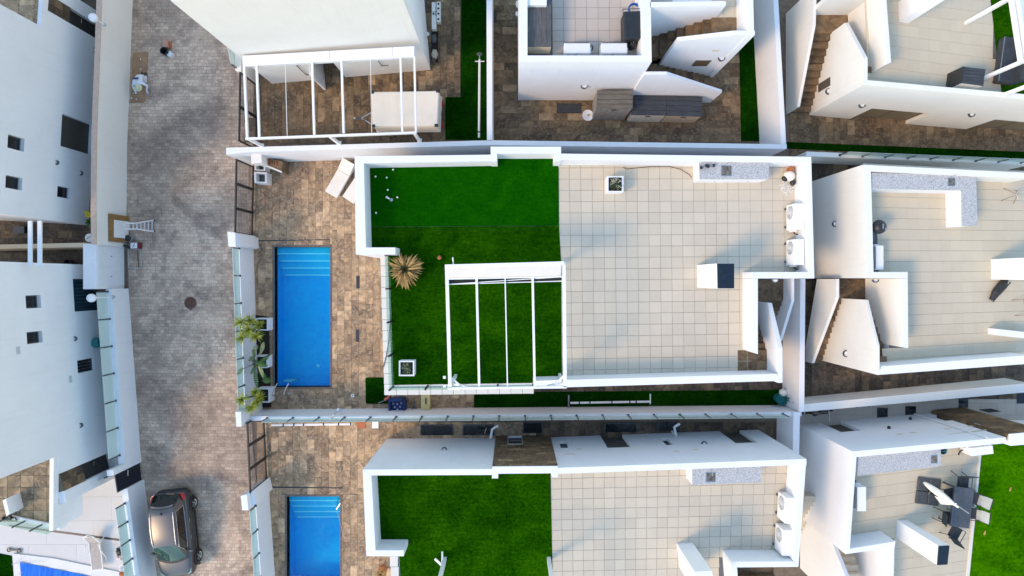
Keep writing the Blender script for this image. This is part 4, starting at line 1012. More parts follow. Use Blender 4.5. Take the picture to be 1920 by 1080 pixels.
# ---- middle right
RM = thing('villa', 'cream villa at the right edge with granite counter and slate stairs', 'house', (18, 0, 0)); ZM = 4.45
for p in ([(1617, 309), (1930, 324), (1930, 335), (1633, 321)], [(1617, 309), (1633, 321), (1638, 510), (1626, 521)], [(1626, 521), (1638, 510), (1702, 510), (1702, 522)],
          [(1691, 522.3), (1702, 522.3), (1703, 653), (1693, 651)], [(1645, 703), (1654, 687), (1930, 666), (1930, 682)]):
    MB().px(p, ZM, 0 if p[0][0] != 1691 else 1.7).build('parapet_wall', CREAM if p[0][0] in (1617, 1626, 1691) else WHITE, RM)
bd = [W(1625, 315, ZM), W(1935, 330, ZM), W(1935, 674, ZM), W(1700, 694, ZM), (16.65, -3.75), W(1698, 640, ZM), W(1698, 516, ZM), W(1632, 516, ZM)]
MB().pw(bd, 0, ZRF-.04).build('house_body', WHITE, RM)
tf = MB().pw(bd, ZRF-.04, ZRF-.02).build('terrace_floor', GROUT_L, RM)
grid_tiles(tf, TERR_W, [(1619, 306), (1960, 322), (1960, 693), (1638, 716)], 17, 20, ZRF, keep=[(1625, 310), (1945, 328), (1945, 678), (1655, 697)], drop=[[(1600, 505), (1692, 505), (1692, 650), (1664, 650), (1664, 720), (1600, 720)]], gap=.010, gapx=.003, quads=True)
XS = 15.56
MB().extrude([(XS, -4.02, 0), (XS, -4.02, ZM-.004), (XS, -2.8, ZM-.004), (XS, -.87, 3.67), (XS, -.87, 1.5), (XS, -.87, 0)], (.11, 0, 0)).build('stair_wall', CREAM, RM)
MB().extrude([(14.77, .05, 1.1), (14.77, .05, 2.75), (14.77, -.78, 2.75), (14.77, -4.1, .6), (14.77, -4.1, 0), (14.77, -3.4, 0)], (.14, 0, 0)).build('stair_wall', CREAM, RM)
steps(RM, STEPST, 'y', -4.0, .285, 11, .17, .158, 14.92, 15.56)
MB().box(14.92, -.87, 1.4, 16.62, .04, 1.9).build('stair_landing', STEPST, RM)
steps(RM, STEPST, 'y', -.9, -.31, 9, 2.08, .17, 15.68, 16.63)
MB().box(15.68, -4.0, 3.2, 16.7, -3.69, ZRF).build('stair_platform', STEPST, RM)
fw = Facade((XS, -.87), (XS, -4.02), .1); u, z = uz(1586, 663, fw.A, fw.B); wall_lamp(RM, fw.at(u, -.002, z), (-1, 0), .16)
fw = Facade(W(1617, 311, ZM), W(1626, 521, ZM), .1); u, z = uz(1566, 420, fw.A, fw.B); wall_lamp(RM, fw.at(u, .0, z) + Vector((-.02, 0, 0)), (-1, 0), .14)
wall_lamp(RM, P(1640, 524, 4.0), (0, -1), .14)
MB().pw([W(1858, 486, ZRF), W(1892, 486, ZRF), W(1892, 525, ZRF), W(1858, 524, ZRF)], ZRF, 5.9).build('chimney', WHITE, RM)
MB().px([(1872, 617), (1935, 624), (1935, 636), (1872, 629)], 4.0, ZRF).build('low_wall', WHITE, RM)
# fences and walls around it
solid_wall('pale cream wall along the path below the middle right villa', [(1508, 758), (1930, 718), (1930, 735), (1508, 772)], 1.4, mat=CREAM)
glass_wall('boundary_wall', 'cream wall with glass panes and slanted posts above the middle right villa', W(1930, 301, 1.5), W(1512, 284, 1.5), .22, 1.5, 2.2, 9, mat=CREAM, ends=(.4, 1.6))
# ---- bottom right
RB = thing('villa', 'white villa at the bottom right with patio furniture on its roof', 'house', (19, -9, 0))
fq = Facade(W(1886, 820, ZR), W(1598.6, 846.6, ZR), .25)
o = [uz(1580, 791.5, fq.A, fq.B)[0], uz(1541, 793.5, fq.A, fq.B)[0], .0, 1.75]; o2 = [uz(1758, 775, fq.A, fq.B)[0], uz(1735, 777, fq.A, fq.B)[0], .5, 1.5]
fq.wall(0, ZR-.004, [o, o2]).build('facade_wall', WHITE, RB)
m = MB(); fq.blk(m, o[0], o[1], .17, .2, o[2], o[3]); m.build('door', plain('olive_shutter', (0.10, 0.085, 0.06), .6), RB)
m = MB(); fq.blk(m, o2[0], o2[1], .17, .2, o2[2], o2[3]); m.build('window', plain('cream_shutter', (0.50, 0.48, 0.42), .6), RB)
for (x, y) in ((1667, 804), (1707, 787)): u, z = uz(x, y, fq.A, fq.B); m = MB(); m.ball(fq.at(u, -.06, z), .09, 8, 6, (1, 1, .6)); m.build('wall_lamp', BLACK, RB)
u0, z0 = uz(1711, 776, fq.A, fq.B); m = MB(); m.tube([fq.at(u0, -.04, .05), fq.at(u0, -.04, ZR-.05)], .035, 6); m.build('drainpipe', PAINT, RB)
for (x, y) in ((1687, 814), (1712, 811), (1778, 804), (1820, 799)): u, z = uz(x, y, fq.A, fq.B); m = MB(); fq.blk(m, u-.14, u+.14, -.004, -.001, z-.07, z+.07); m.build('tape_patch', TAPE, RB)
for p in ([(1598.6, 846.6), (1606, 856), (1593.5, 1029), (1585, 1039)], [(1585, 1039), (1593.5, 1029), (1679, 1015), (1677, 1027)], [(1668, 1028.5), (1677, 1027), (1674, 1140), (1664, 1140)]):
    MB().px(p, ZR, 0).build('parapet_wall', WHITE, RB)
bd = [W(1604, 862, ZR), W(1886, 836, ZR), (26, W(1886, 836, ZR)[1]), (26, -16), W(1690, 1140, ZR), W(1676, 1022, ZR), W(1590, 1034, ZR)]
MB().pw(bd, 0, ZRF-.04).build('house_body', WHITE, RB)
tf = MB().pw(bd, ZRF-.04, ZRF-.02).build('terrace_floor', GROUT_L, RB)
grid_tiles(tf, TERR_W, [(1588, 838), (1850, 805), (1820, 1090), (1575, 1125)], 13, 14, ZRF, keep=[(1560, 800), (1842, 800), (1806, 1140), (1560, 1140)], drop=[[(1560, 1026), (1672, 1016), (1672, 1120), (1560, 1120)]], gap=.009, gapx=.003, quads=True)
MB().px([(1838, 834), (1842, 834), (1814, 1120), (1809, 1120)], ZRF+.055, ZRF-.03).build('edge_strip', COPE, RB)
# stone clad bay of RB
fbA, fbB = W(1960, 808, ZR), W(1893, 814, ZR); fbay = Facade(fbA, fbB, .5)
fbay.wall(0, ZR+.003, []).build('bay_wall', WHITE, RB)
for j in range(12):
    z0 = .02+j*.37; u = -(j*.41 % 1)*.7
    while u < fbay.L:
        a, b_ = max(0, u), min(fbay.L, u+.7); u += .7
        if b_-a > .05: m = MB(); fbay.blk(m, a+.003, b_-.003, -.025, -.001, z0, min(z0+.366, ZR-.05)); m.build('cladding_tile', STEPST, RB)
fend = Facade(W(1893, 814, ZR), W(1889, 826, ZR), .1)
for j in range(12): m = MB(); fend.blk(m, .0, fend.L, -.025, -.001, .02+j*.37, min(.386+j*.37, ZR-.05)); m.build('cladding_tile', STEPST, RB)
u, z = uz(1856, 771, fbay.A, fbay.B); m = MB(); fbay.blk(m, u-.3, u+.3, -.04, -.026, z-.3, z+.3); m.build('window', DARKIN, RB)
# chimney and cream stair at the bottom
w = [W(1697, 1021, ZRF), W(1699, 985, ZRF), W(1716, 983, ZRF)]
cx = [P(1756, 1059, 5.9), P(1775, 1058, 5.9), P(1779, 1022, 5.9), P(1759, 1023, 5.9)]
m = MB().pw([(p.x, p.y) for p in cx], ZRF, 5.9).build('chimney', WHITE, RB); MB().pw([(p.x, p.y) for p in [c.lerp(sum(cx, Vector())/4, .03) for c in cx]], 5.905, 5.95).build('chimney_cap', plain('dark_blue_slate_cap', (0.006, 0.014, 0.026)), m)
steps(RB, CREAMT, 'y', -12.6, .27, 9, .3, .2, 13.75, 14.4); steps(RB, CREAMT, 'y', -11.9, -.28, 6, 1.9, .2, 15.0, 15.8)
MB().extrude([(14.5, -14.5, 0), (14.5, -14.5, 4.4), (14.5, -12.9, 4.0), (14.5, -11.6, 2.6), (14.5, -11.6, 0)], (.16, 0, 0)).build('stair_wall', WHITE, RB)
# ================================================================== LEFT SIDE OF THE STREET
L1 = thing('villa', 'tall blue-white shaded house at the upper left edge', 'house', (-22, 8, 0))
fl = Facade(W(166, 422), W(185, 75), .3)           # A south, B north; inside (left of northward line) is west
ops = [[uz(172, 291, fl.A, fl.B)[0], uz(172, 233, fl.A, fl.B)[0], .02, 2.05], fl.op([(15, 254), (45, 260), (15, 277), (45, 282)]), fl.op([(11, 329), (41, 334), (11, 352), (41, 356)]), fl.op([(108, 348), (132, 354), (108, 369), (132, 372)])]
top = 7.0
fl.wall(0, 3.2, ops).build('facade_wall', WHITE, L1); fl.wall(3.2, top, ops, 0.0, fl.L-.85).build('upper_wall', WHITE, L1)
for o in ops[1:]: fl.window(o, L1, .2)
o = ops[0]; m = MB(); fl.blk(m, o[0], o[1], .22, .26, o[2], o[3]); m.build('door', plain('grey_brown_door', (0.075, 0.07, 0.06), .5), L1)
for (x, y) in ((107, 305), (152, 325), (178, 95)): u, z = uz(x, y, fl.A, fl.B); wall_lamp(L1, fl.at(u, -.002, max(.2, z)), (1, 0), .11)
m = MB(); fl.blk(m, 0, fl.L, .302, 9, 0, 2.45); fl.blk(m, 0, fl.L-.85, .302, 9, 2.45, top-.02); m.build('house_body', WHITE, L1)
# clad entrance, pier and upper terrace north of it
def entrance(par, A, B, zdoor, ztop, name_dark='door'):
    f = Facade(A, B, .3); m = MB(); f.blk(m, 0, f.L, .02, .3, zdoor, ztop); m.build('clad_panel', GROUT_B, par); n = int((ztop-zdoor)/.36)
    for j in range(n):
        for k in range(2):
            m = MB(); f.blk(m, f.L*k/2+.004, f.L*(k+1)/2-.004, -.004, .019, zdoor+(ztop-zdoor)*j/n+.004, zdoor+(ztop-zdoor)*(j+1)/n-.004); m.build('cladding_tile', BROWND, par)
    m = MB(); f.blk(m, 0, f.L, .22, .26, 0, zdoor-.004); d = m.build(name_dark, DARKIN, par)
    m = MB(); p = f.at(f.L*.7, .19, .95); m.tube([p-Vector((0, .1, 0)), p+Vector((0, .1, 0))], .02, 6); m.build('handle', STEEL, d); return f
e0 = fl.B; e1 = Vector(W(186, 47.5)); entrance(L1, e0, e1, 1.9, 3.2)
fp = Facade(e1, Vector(W(190, 26)), .3); m = MB(); fp.blk(m, .001, fp.L, 0, .3, 0, 3.2); m.build('pier_wall', WHITE, L1)
fp = Facade(fl.B-fl.d*.85, Vector(W(192, -5)), .18); m = MB(); fp.blk(m, .001, fp.L, 0.001, .18, 3.202, 3.5); m.build('terrace_parapet', WHITE, L1)
m = MB(); fp.blk(m, .0, fp.L, .31, 6, 2.5, 2.7); tfl = m.build('upper_terrace', GROUT_B, L1)
for i in range(8):
    for j in range(5): p = fp.at(fp.L*(j+.5)/5, .31+.36+i*.72, 0); slab('floor_tile', BROWNT, tfl, p.x, p.y, 2.72, .71, fp.L/5-.01, .03)

L2 = thing('villa', 'tall blue-white shaded house at the lower left edge', 'house', (-22, -4, 0))
f2 = Facade(W(206, 848), W(185, 497), .3)
ops = [f2.op([(49, 554), (76, 554), (49, 577), (76, 577)]), f2.op([(51, 623), (79, 621), (51, 644), (79, 642)]), f2.op([(146, 676), (175, 671), (146, 698), (175, 694)]), f2.op([(140, 523), (188, 523), (140, 583), (188, 581)])]
f2.wall(0, 3.2, ops).build('facade_wall', WHITE, L2); f2.wall(3.2, 7, ops, .80).build('upper_wall', WHITE, L2)
for o in ops[:2]: f2.window(o, L2, .2)
w = f2.window(ops[2], L2, .12, name='grille_window', bars=3)
m = MB(); 
for k in range(2): z = ops[2][2]+(ops[2][3]-ops[2][2])*(k+1)/3; f2.blk(m, ops[2][0], ops[2][1], .04, .07, z-.02, z+.02)
m.build('grille_bar', BLACK, w)
w = f2.window(ops[3], L2, .2, name='curtained_window', panemat=plain('teal_dark_glass', (0.006, 0.035, 0.055), .3), bars=0)
o = ops[3]
for k in range(9): m = MB(); u = o[0]+(o[1]-o[0])*(k+.5)/9; m.tube([f2.at(u, .185, o[2]+.06), f2.at(u, .185, o[3]-.06)], .07, 6); m.build('curtain_fold', plain('dark_teal_curtain', (0.01, 0.05, 0.075), .8), w)
for (x, y) in ((141, 635), (152, 797)): u, z = uz(x, y, f2.A, f2.B); wall_lamp(L2, f2.at(u, -.002, z), (1, 0), .11)
for (x, y) in ((34, 657), (132, 711)): u, z = uz(x, y, f2.A, f2.B); m = MB(); f2.blk(m, u-.16, u+.16, -.01, -.002, z-.09, z+.09); m.build('vent_cover', plain('pale_grey_vent', (0.5, 0.52, 0.53)), L2)
m = MB(); f2.blk(m, 0, f2.L, .302, 9, 0, 2.4); f2.blk(m, .80, f2.L, .302, 9, 2.4, 6.98); m.build('house_body', WHITE, L2)
fe = entrance(L2, Vector(W(213, 877)), f2.A, 1.9, 3.2)
fp = Facade(Vector(W(216, 896)), Vector(W(213, 877)), .3); m = MB(); fp.blk(m, 0, fp.L-.001, 0, .3, 0, 3.2); m.build('pier_wall', WHITE, L2)
fp = Facade(Vector(W(153, 966, 1.8)), f2.A+f2.d*.80, .18); m = MB(); fp.blk(m, 0, fp.L*.34, 0, .18, 1.75, 3.49); fp.blk(m, fp.L*.34, fp.L-.001, 0.001, .18, 3.202, 3.49); m.build('terrace_parapet', WHITE, L2)
m = MB(); fp.blk(m, 0.05, fp.L, .31, 7, 2.41, 2.7); tfl = m.build('upper_terrace', GROUT_B, L2)
for i in range(9):
    for j in range(6): p = fp.at(.05+(fp.L-.05)*(j+.5)/6, .31+.3+i*.6, 0); slab('floor_tile', stone_tile('olive_slate_tile', [(0, (0.13, 0.105, 0.07)), (1, (0.24, 0.19, 0.12))], (0.4, 0.34, 0.24), .5), tfl, p.x, p.y, 2.72, .59, (fp.L-.05)/6-.01, .03, math.atan2(fp.d.x*-1, fp.d.y))
MB().px([(5, 939), (11, 935), (18, 963), (12, 968)], 3.45, 2.6).build('terrace_parapet', WHITE, L2)
ff = Facade(W(16, 970, 2.75), W(112, 990, 2.75), .02)
MB().px([(16, 966), (112, 986), (112, 993), (16, 973)], 2.8, 2.35).build('terrace_kerb', WHITE, L2)
for k in range(3):
    m = MB(); ff.blk(m, ff.L*k/3+.03, ff.L*(k+1)/3-.03, .0, .014, 2.8, 3.45); m.build('balustrade_pane', GLASS2, L2)
    m = MB(); ff.blk(m, ff.L*k/3-.02, ff.L*k/3+.02, -.03, .04, 2.8, 3.48); m.build('balustrade_post', DARKG, L2)

# alley between the two left houses
r = solid_wall('cream wall in the alley between the two left houses', [(-60, 460), (160, 455), (172, 456), (172, 463), (160, 463), (-60, 468)], 1.5, mat=TAN)
for x in (52, 70):
    a, b = P(x, 414, 4.6), P(x, 500, 4.6); r = thing('bridging_beam', 'white concrete beam bridging the left alley, %s of two' % ('left' if x == 52 else 'right'), 'beam', a, 'beams across the left alley')
    MB().px([(x, 414), (x+7, 414), (x+7, 500), (x, 500)], 4.6, 4.53).build('beam_body', WHITE, r)
# street wall on the left
sw = thing('boundary_wall', 'tall cream street wall with a tan coping on the left of the road, upper stretch', 'wall', P(240, 200))
base = [(251, -60), (244, 130), (238.5, 270), (237, 400), (238, 463)]
outer = [Vector(W(*p)) for p in base]; zt = 2.12
inner = [v + Vector((-.20, 0)) for v in outer]
for k in range(4):
    MB().pw([tuple(outer[k]), tuple(outer[k+1]), tuple(inner[k+1]), tuple(inner[k])], 0, zt).build('wall_body', CREAM, sw)
    MB().pw([tuple(outer[k]+Vector((.02, 0))), tuple(outer[k+1]+Vector((.02, 0))), tuple(inner[k+1]+Vector((-.02, 0))), tuple(inner[k]+Vector((-.02, 0)))], zt, zt+.05).build('coping', plain('tan_coping', (0.60, 0.43, 0.33), .85), sw)
# meter cabinet
r = thing('meter_cabinet', 'big white meter cabinet with two doors on the left street wall', 'cabinet', P(232, 500))
x1 = W(233, 500)[0]; y0, y1 = W(233, 541)[1], W(233, 462)[1]; MB().box(x1-1.95+.0, y0, 0, x1, y1, 1.95).build('cabinet_body', WHITE, r) if False else MB().box(x1-.62, y0, 0, x1, y1, 1.95).build('cabinet_body', WHITE, r)
for (ya, yb) in ((500.5, 537), (465, 499.5)):
    a, b = W(233, yb)[1], W(233, ya)[1]; d = MB().box(x1+.001, a+.02, .12, x1+.03, b-.02, 1.82).build('cabinet_door', plain('pale_blue_door', (0.70, 0.74, 0.78), .4, var=.03), r)
    MB().box(x1+.031, (a+b)/2-.02, .95, x1+.05, (a+b)/2+.02, 1.0).build('lock', BLACK, d)
# hardboard panel with white sheet leaning on the wall
r = thing('hardboard_panel', 'brown hardboard panel with a white sheet leaning on the street wall', 'panel', P(234, 430))
xw = W(237.5, 430)[0]+.03; ya, yb = W(236, 456)[1], W(236, 406)[1]
MB().extrude([(xw+.10, ya, .05), (xw+.10, yb, .05), (xw, yb, 1.35), (xw, ya, 1.35)], (.02, 0, 0)).build('board', PLYB, r)
MB().extrude([(xw+.125, ya+.22, .1), (xw+.125, yb-.27, .1), (xw+.05, yb-.27, 1.05), (xw+.05, ya+.22, 1.05)], (.015, 0, 0)).build('white_sheet', PAINT, r)
# wall with glass further down, gate and lower wall
glass_wall('boundary_wall', 'street wall with glass panes below the white meter cabinet', W(264, 856), W(241, 541), .30, 1.2, 1.95, 7, ends=(.45, .12), posts_side=.75, post_h=1.9, mat=WHITE)
r = thing('boundary_wall', 'wall end with black number plate beside the dark street door', 'wall', P(262, 850)); A, B = W(265.5, 866), W(264, 856)
f = Facade(A, B, .32); m = MB(); f.blk(m, 0, f.L-.001, 0, .32, 0, 2.0); m.build('wall_body', WHITE, r)
fg = Facade(W(270, 899), W(265.5, 866), .3); r = thing('street_door', 'dark navy street door recessed in the left wall', 'door', (*fg.A, 0))
m = MB(); fg.blk(m, 0, fg.L, .12, .17, 0, 1.75); d = m.build('door_leaf', plain('navy_black_paint', (0.008, 0.012, 0.025), .4), r)
for k in range(6): m = MB(); fg.blk(m, .06+fg.L*k/6.4, .06+fg.L*(k+.8)/6.4, .10, .119, .1, 1.65); m.build('panel_rib', plain('navy_black_paint', (0.008, 0.012, 0.025)), d)
m = MB(); p = fg.at(fg.L*.75, .06, 1.0); m.tube([p+Vector((0, -.14, 0)), p+Vector((0, .14, 0))], .018, 6); m.build('handle', STEEL, d)
m = MB(); fg.blk(m, 0, fg.L, 0, .3, 1.8, 1.86); m.build('door_lintel', plain('navy_black_paint', (0.008, 0.012, 0.025)), r) if False else None
glass_wall('boundary_wall', 'street wall with glass panes next to the parked car', W(301, 1130), W(270, 899), .30, 1.25, 1.9, 7, ends=(.2, .7), posts_side=.75, post_h=1.88)
r = thing('boundary_wall', 'low white wall behind the dark street door', 'wall', P(215, 900)); 
f = Facade(W(262, 893, 0), W(264, 881), .1)
MB().px([(150, 925), (211, 895), (213, 900), (152, 930)], .4, 0)
glass_wall('boundary_wall', 'low wall with a glass pane joining the lower left house to the street', W(158, 915, .5), W(214, 890, .5), .12, .5, 1.15, 2, ends=(.1, .1), posts_side=.5)
bpy.data.objects.remove(r)
struct('drain_slot', MB().px([(16, 984), (18, 987), (228, 1015), (228, 1011)], .012, 0), BLACK)
# ================================================================== OBJECTS
def oriented(name, label, cat, loc, rz=0.0, group=None):
    r = thing(name, label, cat, loc, group, rz); M0 = WM(r)
    def L(m, nm, mat, par=None, **k): return m.move(M0).build(nm, mat, par or r, **k)
    return r, L
R = random.Random(11)
# ---- granite counters with sinks
def counter(label, top, zt, zf, sink, legs=None):
    r = thing('kitchen_counter', label, 'counter', P(*top[0], zf)); base = [Vector(W(x, y, zt)) for x, y in top]; c = sum(base, Vector((0, 0)))/len(base)
    MB().pw([tuple(c+(p-c)*.985) for p in base], zf, zt-.04).build('cabinet', WHITE, r)
    sx0, sy0, sx1, sy1 = sink; a, b = W(sx0, sy1, zt), W(sx1, sy0, zt)
    MB().pw([tuple(p) for p in base], zt-.04, zt).build('worktop', GRANITE, r)
    m = MB(); m.box(a[0], a[1], zt+.001, b[0], b[1], zt+.006); s = m.build('sink', STEEL, r)
    w = .03; m = MB(); m.box(a[0]+w, a[1]+w, zt+.0062, b[0]-w, b[1]-w, zt+.008); m.build('sink_bowl', plain('stained_sink_steel', (0.24, 0.20, 0.15), .35, .6, var=.6, scale=9), s)
    mx = (a[0]+b[0])/2; MB().tube([(mx, b[1]+.06, zt), (mx, b[1]+.06, zt+.22), (mx, b[1]-.02, zt+.28), (mx, b[1]-.1, zt+.24)], .014, 6).build('tap', STEEL, r)
    if legs:
        for (x, y) in legs:
            q = P(x, y, zt*.5+zf*.5); MB().ball((q.x, q.y, q.z), .018, 6, 4).build('knob', DARKG, r)
    return r
counter('granite topped outdoor kitchen counter with dumbbells on the central roof', [(1311, 303), (1442, 305), (1442, 336), (1312, 336)], 4.6, 3.7, (1352, 310, 1372, 330), [(1340, 341), (1402, 341)])
counter('granite topped counter on the bottom villa roof', [(1298, 878), (1427, 874), (1427, 904), (1298, 910)], 4.6, 3.7, (1323, 885, 1342, 904))
r = counter('L-shaped granite counter with white leg on the middle right roof', [(1634, 324), (1830, 329), (1833, 423), (1804, 424), (1803, 357), (1634, 354)], 4.35, 3.45, (1777, 333, 1791, 349))
counter('long granite counter on the bottom right roof', [(1609, 856), (1764, 840), (1765, 874), (1608, 892)], 4.3, 3.45, (1745, 853, 1758, 869))
# dumbbells
for k, (x, y, a) in enumerate(((1319.5, 312.5, .35), (1333, 311, .15))):
    q = P(x, y, 4.67); r, L = oriented('dumbbell', 'black dumbbell on the central granite counter, %s of the two' % ('left' if k == 0 else 'right'), 'dumbbell', (q.x, q.y, 4.6), a, 'dumbbells on the counter')
    L(MB().tube([(-.13, 0, .07), (.13, 0, .07)], .017, 8), 'handle', GREYM)
    for s in (-1, 1): L(MB().tube([(s*.08, 0, .07), (s*.15, 0, .07)], .07, 10), 'weight', BLACK)
# ---- air conditioners
def acpx(label, x0, x1, y0, y1, z, rz, dims): 
    q = P((x0+x1)/2, (y0+y1)/2, z+dims[2]); ac_unit(label, (q.x, q.y), rz, dims, z)
acpx('upper white air conditioner by the right parapet of the central roof', 1489, 1509, 380, 431, 3.7, -math.pi/2, (1.10, .42, .82))
acpx('lower white air conditioner by the right parapet of the central roof', 1489, 1509, 447, 498, 3.7, -math.pi/2, (1.10, .42, .82))
acpx('upper air conditioner by the right parapet of the bottom villa roof', 1472, 1492, 932, 984, 3.7, -math.pi/2-.05, (1.10, .42, .82))
acpx('lower air conditioner by the right parapet of the bottom villa roof', 1467, 1487, 992, 1045, 3.7, -math.pi/2-.05, (1.10, .42, .82))
acpx('left of two air conditioners inside the top centre parapet', 1055, 1109, 80, 100, 4.0, 0, (1.10, .42, .60))
acpx('right of two air conditioners inside the top centre parapet', 1124, 1179, 80, 100, 4.0, 0, (1.10, .42, .60))
acpx('white air conditioner by the left parapet of the bottom right roof', 1608, 1624, 912, 960, 3.45, math.pi/2, (1.05, .38, .70))
acpx('white air conditioner at the edge of the bottom right lawn', 1822, 1862, 839, 852, 3.45, math.pi+.12, (.95, .36, .70))
acpx('white unit by the left parapet of the middle right roof', 1642, 1656, 460, 506, 3.45, math.pi/2, (1.05, .36, .65))
# ---- planters and plants
p = P(1154, 345, 4.35); planter('white square planter with bare pale twigs on the central roof tiles', (p.x, p.y), 3.7, .70, .62, 'twig')
p = P(762, 691, 4.35); planter('white square planter with a low succulent on the roof turf', (p.x, p.y), 3.72, .66, .6, 'rosette')
def leaf(m, p, d, L_, w, droop, up=Vector((0, 0, 1)), seg=4):
    d = d.normalized(); side = d.cross(up).normalized() if abs(d.z) < .98 else Vector((1, 0, 0)); pts = []
    q = Vector(p); v = d.copy()
    for k in range(seg+1):
        t = k/seg; ww = w*(math.sin(math.pi*min(1, .18+t*.82))**.8 if t < 1 else 0.02)
        pts.append((q-side*ww, q+side*ww)); q = q+v*(L_/seg); v = (v+Vector((0, 0, -droop/seg))).normalized()
    b = len(m.v)
    for a, c in pts: m.v += [tuple(a), tuple(c)]
    for k in range(seg): m.f.append((b+2*k, b+2*k+1, b+2*k+3, b+2*k+2))
r = thing('dry_palm', 'golden dried palm clump on the turf edge of the central roof', 'palm', P(760, 506, 3.72))
c = P(760, 505.5, 4.35); m = MB(); m2 = MB(); m3 = MB()
for k in range(230):
    a = R.uniform(0, 6.283); el = R.uniform(-.35, .95); L_ = R.uniform(.45, .80)*(1+.12*math.sin(3*a)); leaf(m if k % 3 else m3, c+Vector((.10*math.cos(a), .10*math.sin(a), R.uniform(-.30, .1))), Vector((math.cos(a+R.uniform(-.25, .25))*math.cos(el), math.sin(a)*math.cos(el), math.sin(el))), L_, R.uniform(.02, .04), R.uniform(.7, 1.9), seg=5)
for k in range(90):
    a = R.uniform(0, 6.283); el = R.uniform(.5, 1.4); leaf(m2, c, Vector((math.cos(a)*math.cos(el), math.sin(a)*math.cos(el), math.sin(el))), R.uniform(.2, .36), .02, .6)
m.build('fronds', LEAFD, r); m3.build('browner_fronds', plain('brown_frond', (0.22, 0.12, 0.035), .85, var=.4, scale=12), r); m2.build('crown_heart', LEAFD2, r); MB().tube([(c.x, c.y, 3.72), (c.x, c.y, 4.3)], [.11, .08], 8).build('trunk', STEMM, r)
def yucca(label, foot, heads):
    f = P(*foot, 0.55); r = thing('yucca', label, 'yucca', f, 'yuccas by the street wall')
    for (x, y, z, s) in heads:
        h = P(x, y, z); MB().tube([f, (f+h)/2+Vector((R.uniform(-.1, .1), R.uniform(-.1, .1), .15)), h], [.05, .04, .035], 6).build('stem', STEMM, r); m = MB()
        for k in range(60):
            a = R.uniform(0, 6.283); el = R.uniform(-.25, 1.35); leaf(m, h, Vector((math.cos(a)*math.cos(el), math.sin(a)*math.cos(el), math.sin(el))), s*R.uniform(.75, 1.1), .017, R.uniform(.1, .55), seg=3)
        m.build('leaf_rosette', LEAFY, r)
def tub(label, pts):
    w = [Vector(W(x, y, .62)) for x, y in pts]; c = sum(w, Vector((0, 0)))/4; r = thing('planter', label, 'planter', (c.x, c.y, 0), 'white tubs by the street wall'); m = MB(); n = 4
    i = [c+(p-c)*.84 for p in w]; v = [(p.x, p.y, 0) for p in w]+[(p.x, p.y, .62) for p in w]+[(p.x, p.y, .62) for p in i]+[(p.x, p.y, .45) for p in i]
    m.add(v, [(0, 3, 2, 1), (12, 13, 14, 15)]+[(4*k+q, 4*k+(q+1) % 4, 4*k+4+(q+1) % 4, 4*k+4+q) for k in range(3) for q in range(4)]); m.build('pot', WHITE, r)
    MB().pw([tuple(p) for p in [c+(q-c)*.82 for q in w]], .46, .5).build('soil', SOIL, r)
tub('uppermost white tub beside the central pool, under tall yuccas', [(479, 597), (502, 597), (502, 620), (479, 619)])
tub('middle white tub beside the central pool, under the banana leaves', [(478, 667), (501, 667), (501, 690), (478, 690)])
tub('lowest white tub beside the central pool', [(482, 728), (505, 728), (505, 755), (482, 755)])
yucca('tall yucca cluster above the uppermost white tub by the pool', (490, 608), [(453, 604, 2.5, .44), (470, 601, 2.3, .38), (467, 618, 2.4, .42), (455, 633, 2.35, .42), (481, 631, 2.1, .40), (485, 609, 1.8, .34)])
yucca('yucca cluster above the lowest white tub by the pool', (492, 740), [(454, 748, 2.5, .40), (480, 735, 2.0, .34), (487, 745, 1.8, .36), (472, 763, 2.3, .44), (484, 755, 1.7, .3)])
r = thing('banana_plant', 'banana plant with broad split leaves beside the pool', 'plant', P(489, 678, .5)); f = P(489, 678, .5)
MB().tube([f, f+Vector((0, 0, .7))], [.07, .05], 7).build('stem', STEMM, r)
for (x, y, z, tx, ty, w, mt) in ((478, 655, 1.6, 480, 648, .11, LEAFP), (490, 656, 1.6, 493, 643, .10, LEAFP), (472, 672, 1.7, 466, 676, .12, LEAFG), (492, 676, 1.7, 502, 668, .11, LEAFG), (485, 682, 1.8, 499, 686, .12, LEAFG), (490, 700, 1.5, 497, 712, .12, LEAFG), (478, 705, 1.6, 481, 724, .11, LEAFG), (497, 714, 1.4, 507, 714, .14, LEAFG), (451, 694, 2.3, 445, 702, .10, LEAFG), (477, 690, 1.6, 470, 700, .1, LEAFG), (500, 668, 1.4, 508, 664, .05, LEAFG), (487, 690, 1.7, 492, 705, .09, LEAFP), (474, 660, 1.9, 476, 668, .09, LEAFG)):
    b, t = P(x, y, z), P(tx, ty, z-.1); d = t-b; m = MB(); m.tube([f+Vector((0, 0, .5)), (f+b)/2+Vector((0, 0, .4)), b], [.02, .015, .012], 5); q = b-d*.6
    n = 9; dd = d*1.7; sd = dd.cross(Vector((0, 0, 1))).normalized()
    for k in range(n):      # a split blade: separate lobes left and right of the rib
        u = k/n; wq = w*math.sin(math.pi*(.12+.85*u)); a0 = q+dd*u; a1 = q+dd*(u+.85/n)
        for s in (-1, 1): m.add([a0, a1, a1+sd*s*wq+dd*.06+Vector((0, 0, -.05-R.uniform(0, .05))), a0+sd*s*wq+dd*.05+Vector((0, 0, -.04))], [(0, 1, 2, 3)])
    m.build('leaf', mt, r)
r = thing('planting_bed', 'dark soil bed between the pool edge and the street wall', 'flower bed', P(485, 700)); MB().px([(474, 590), (503, 594), (508, 764), (478, 764)], .05, -.02).build('soil', SOIL, r)
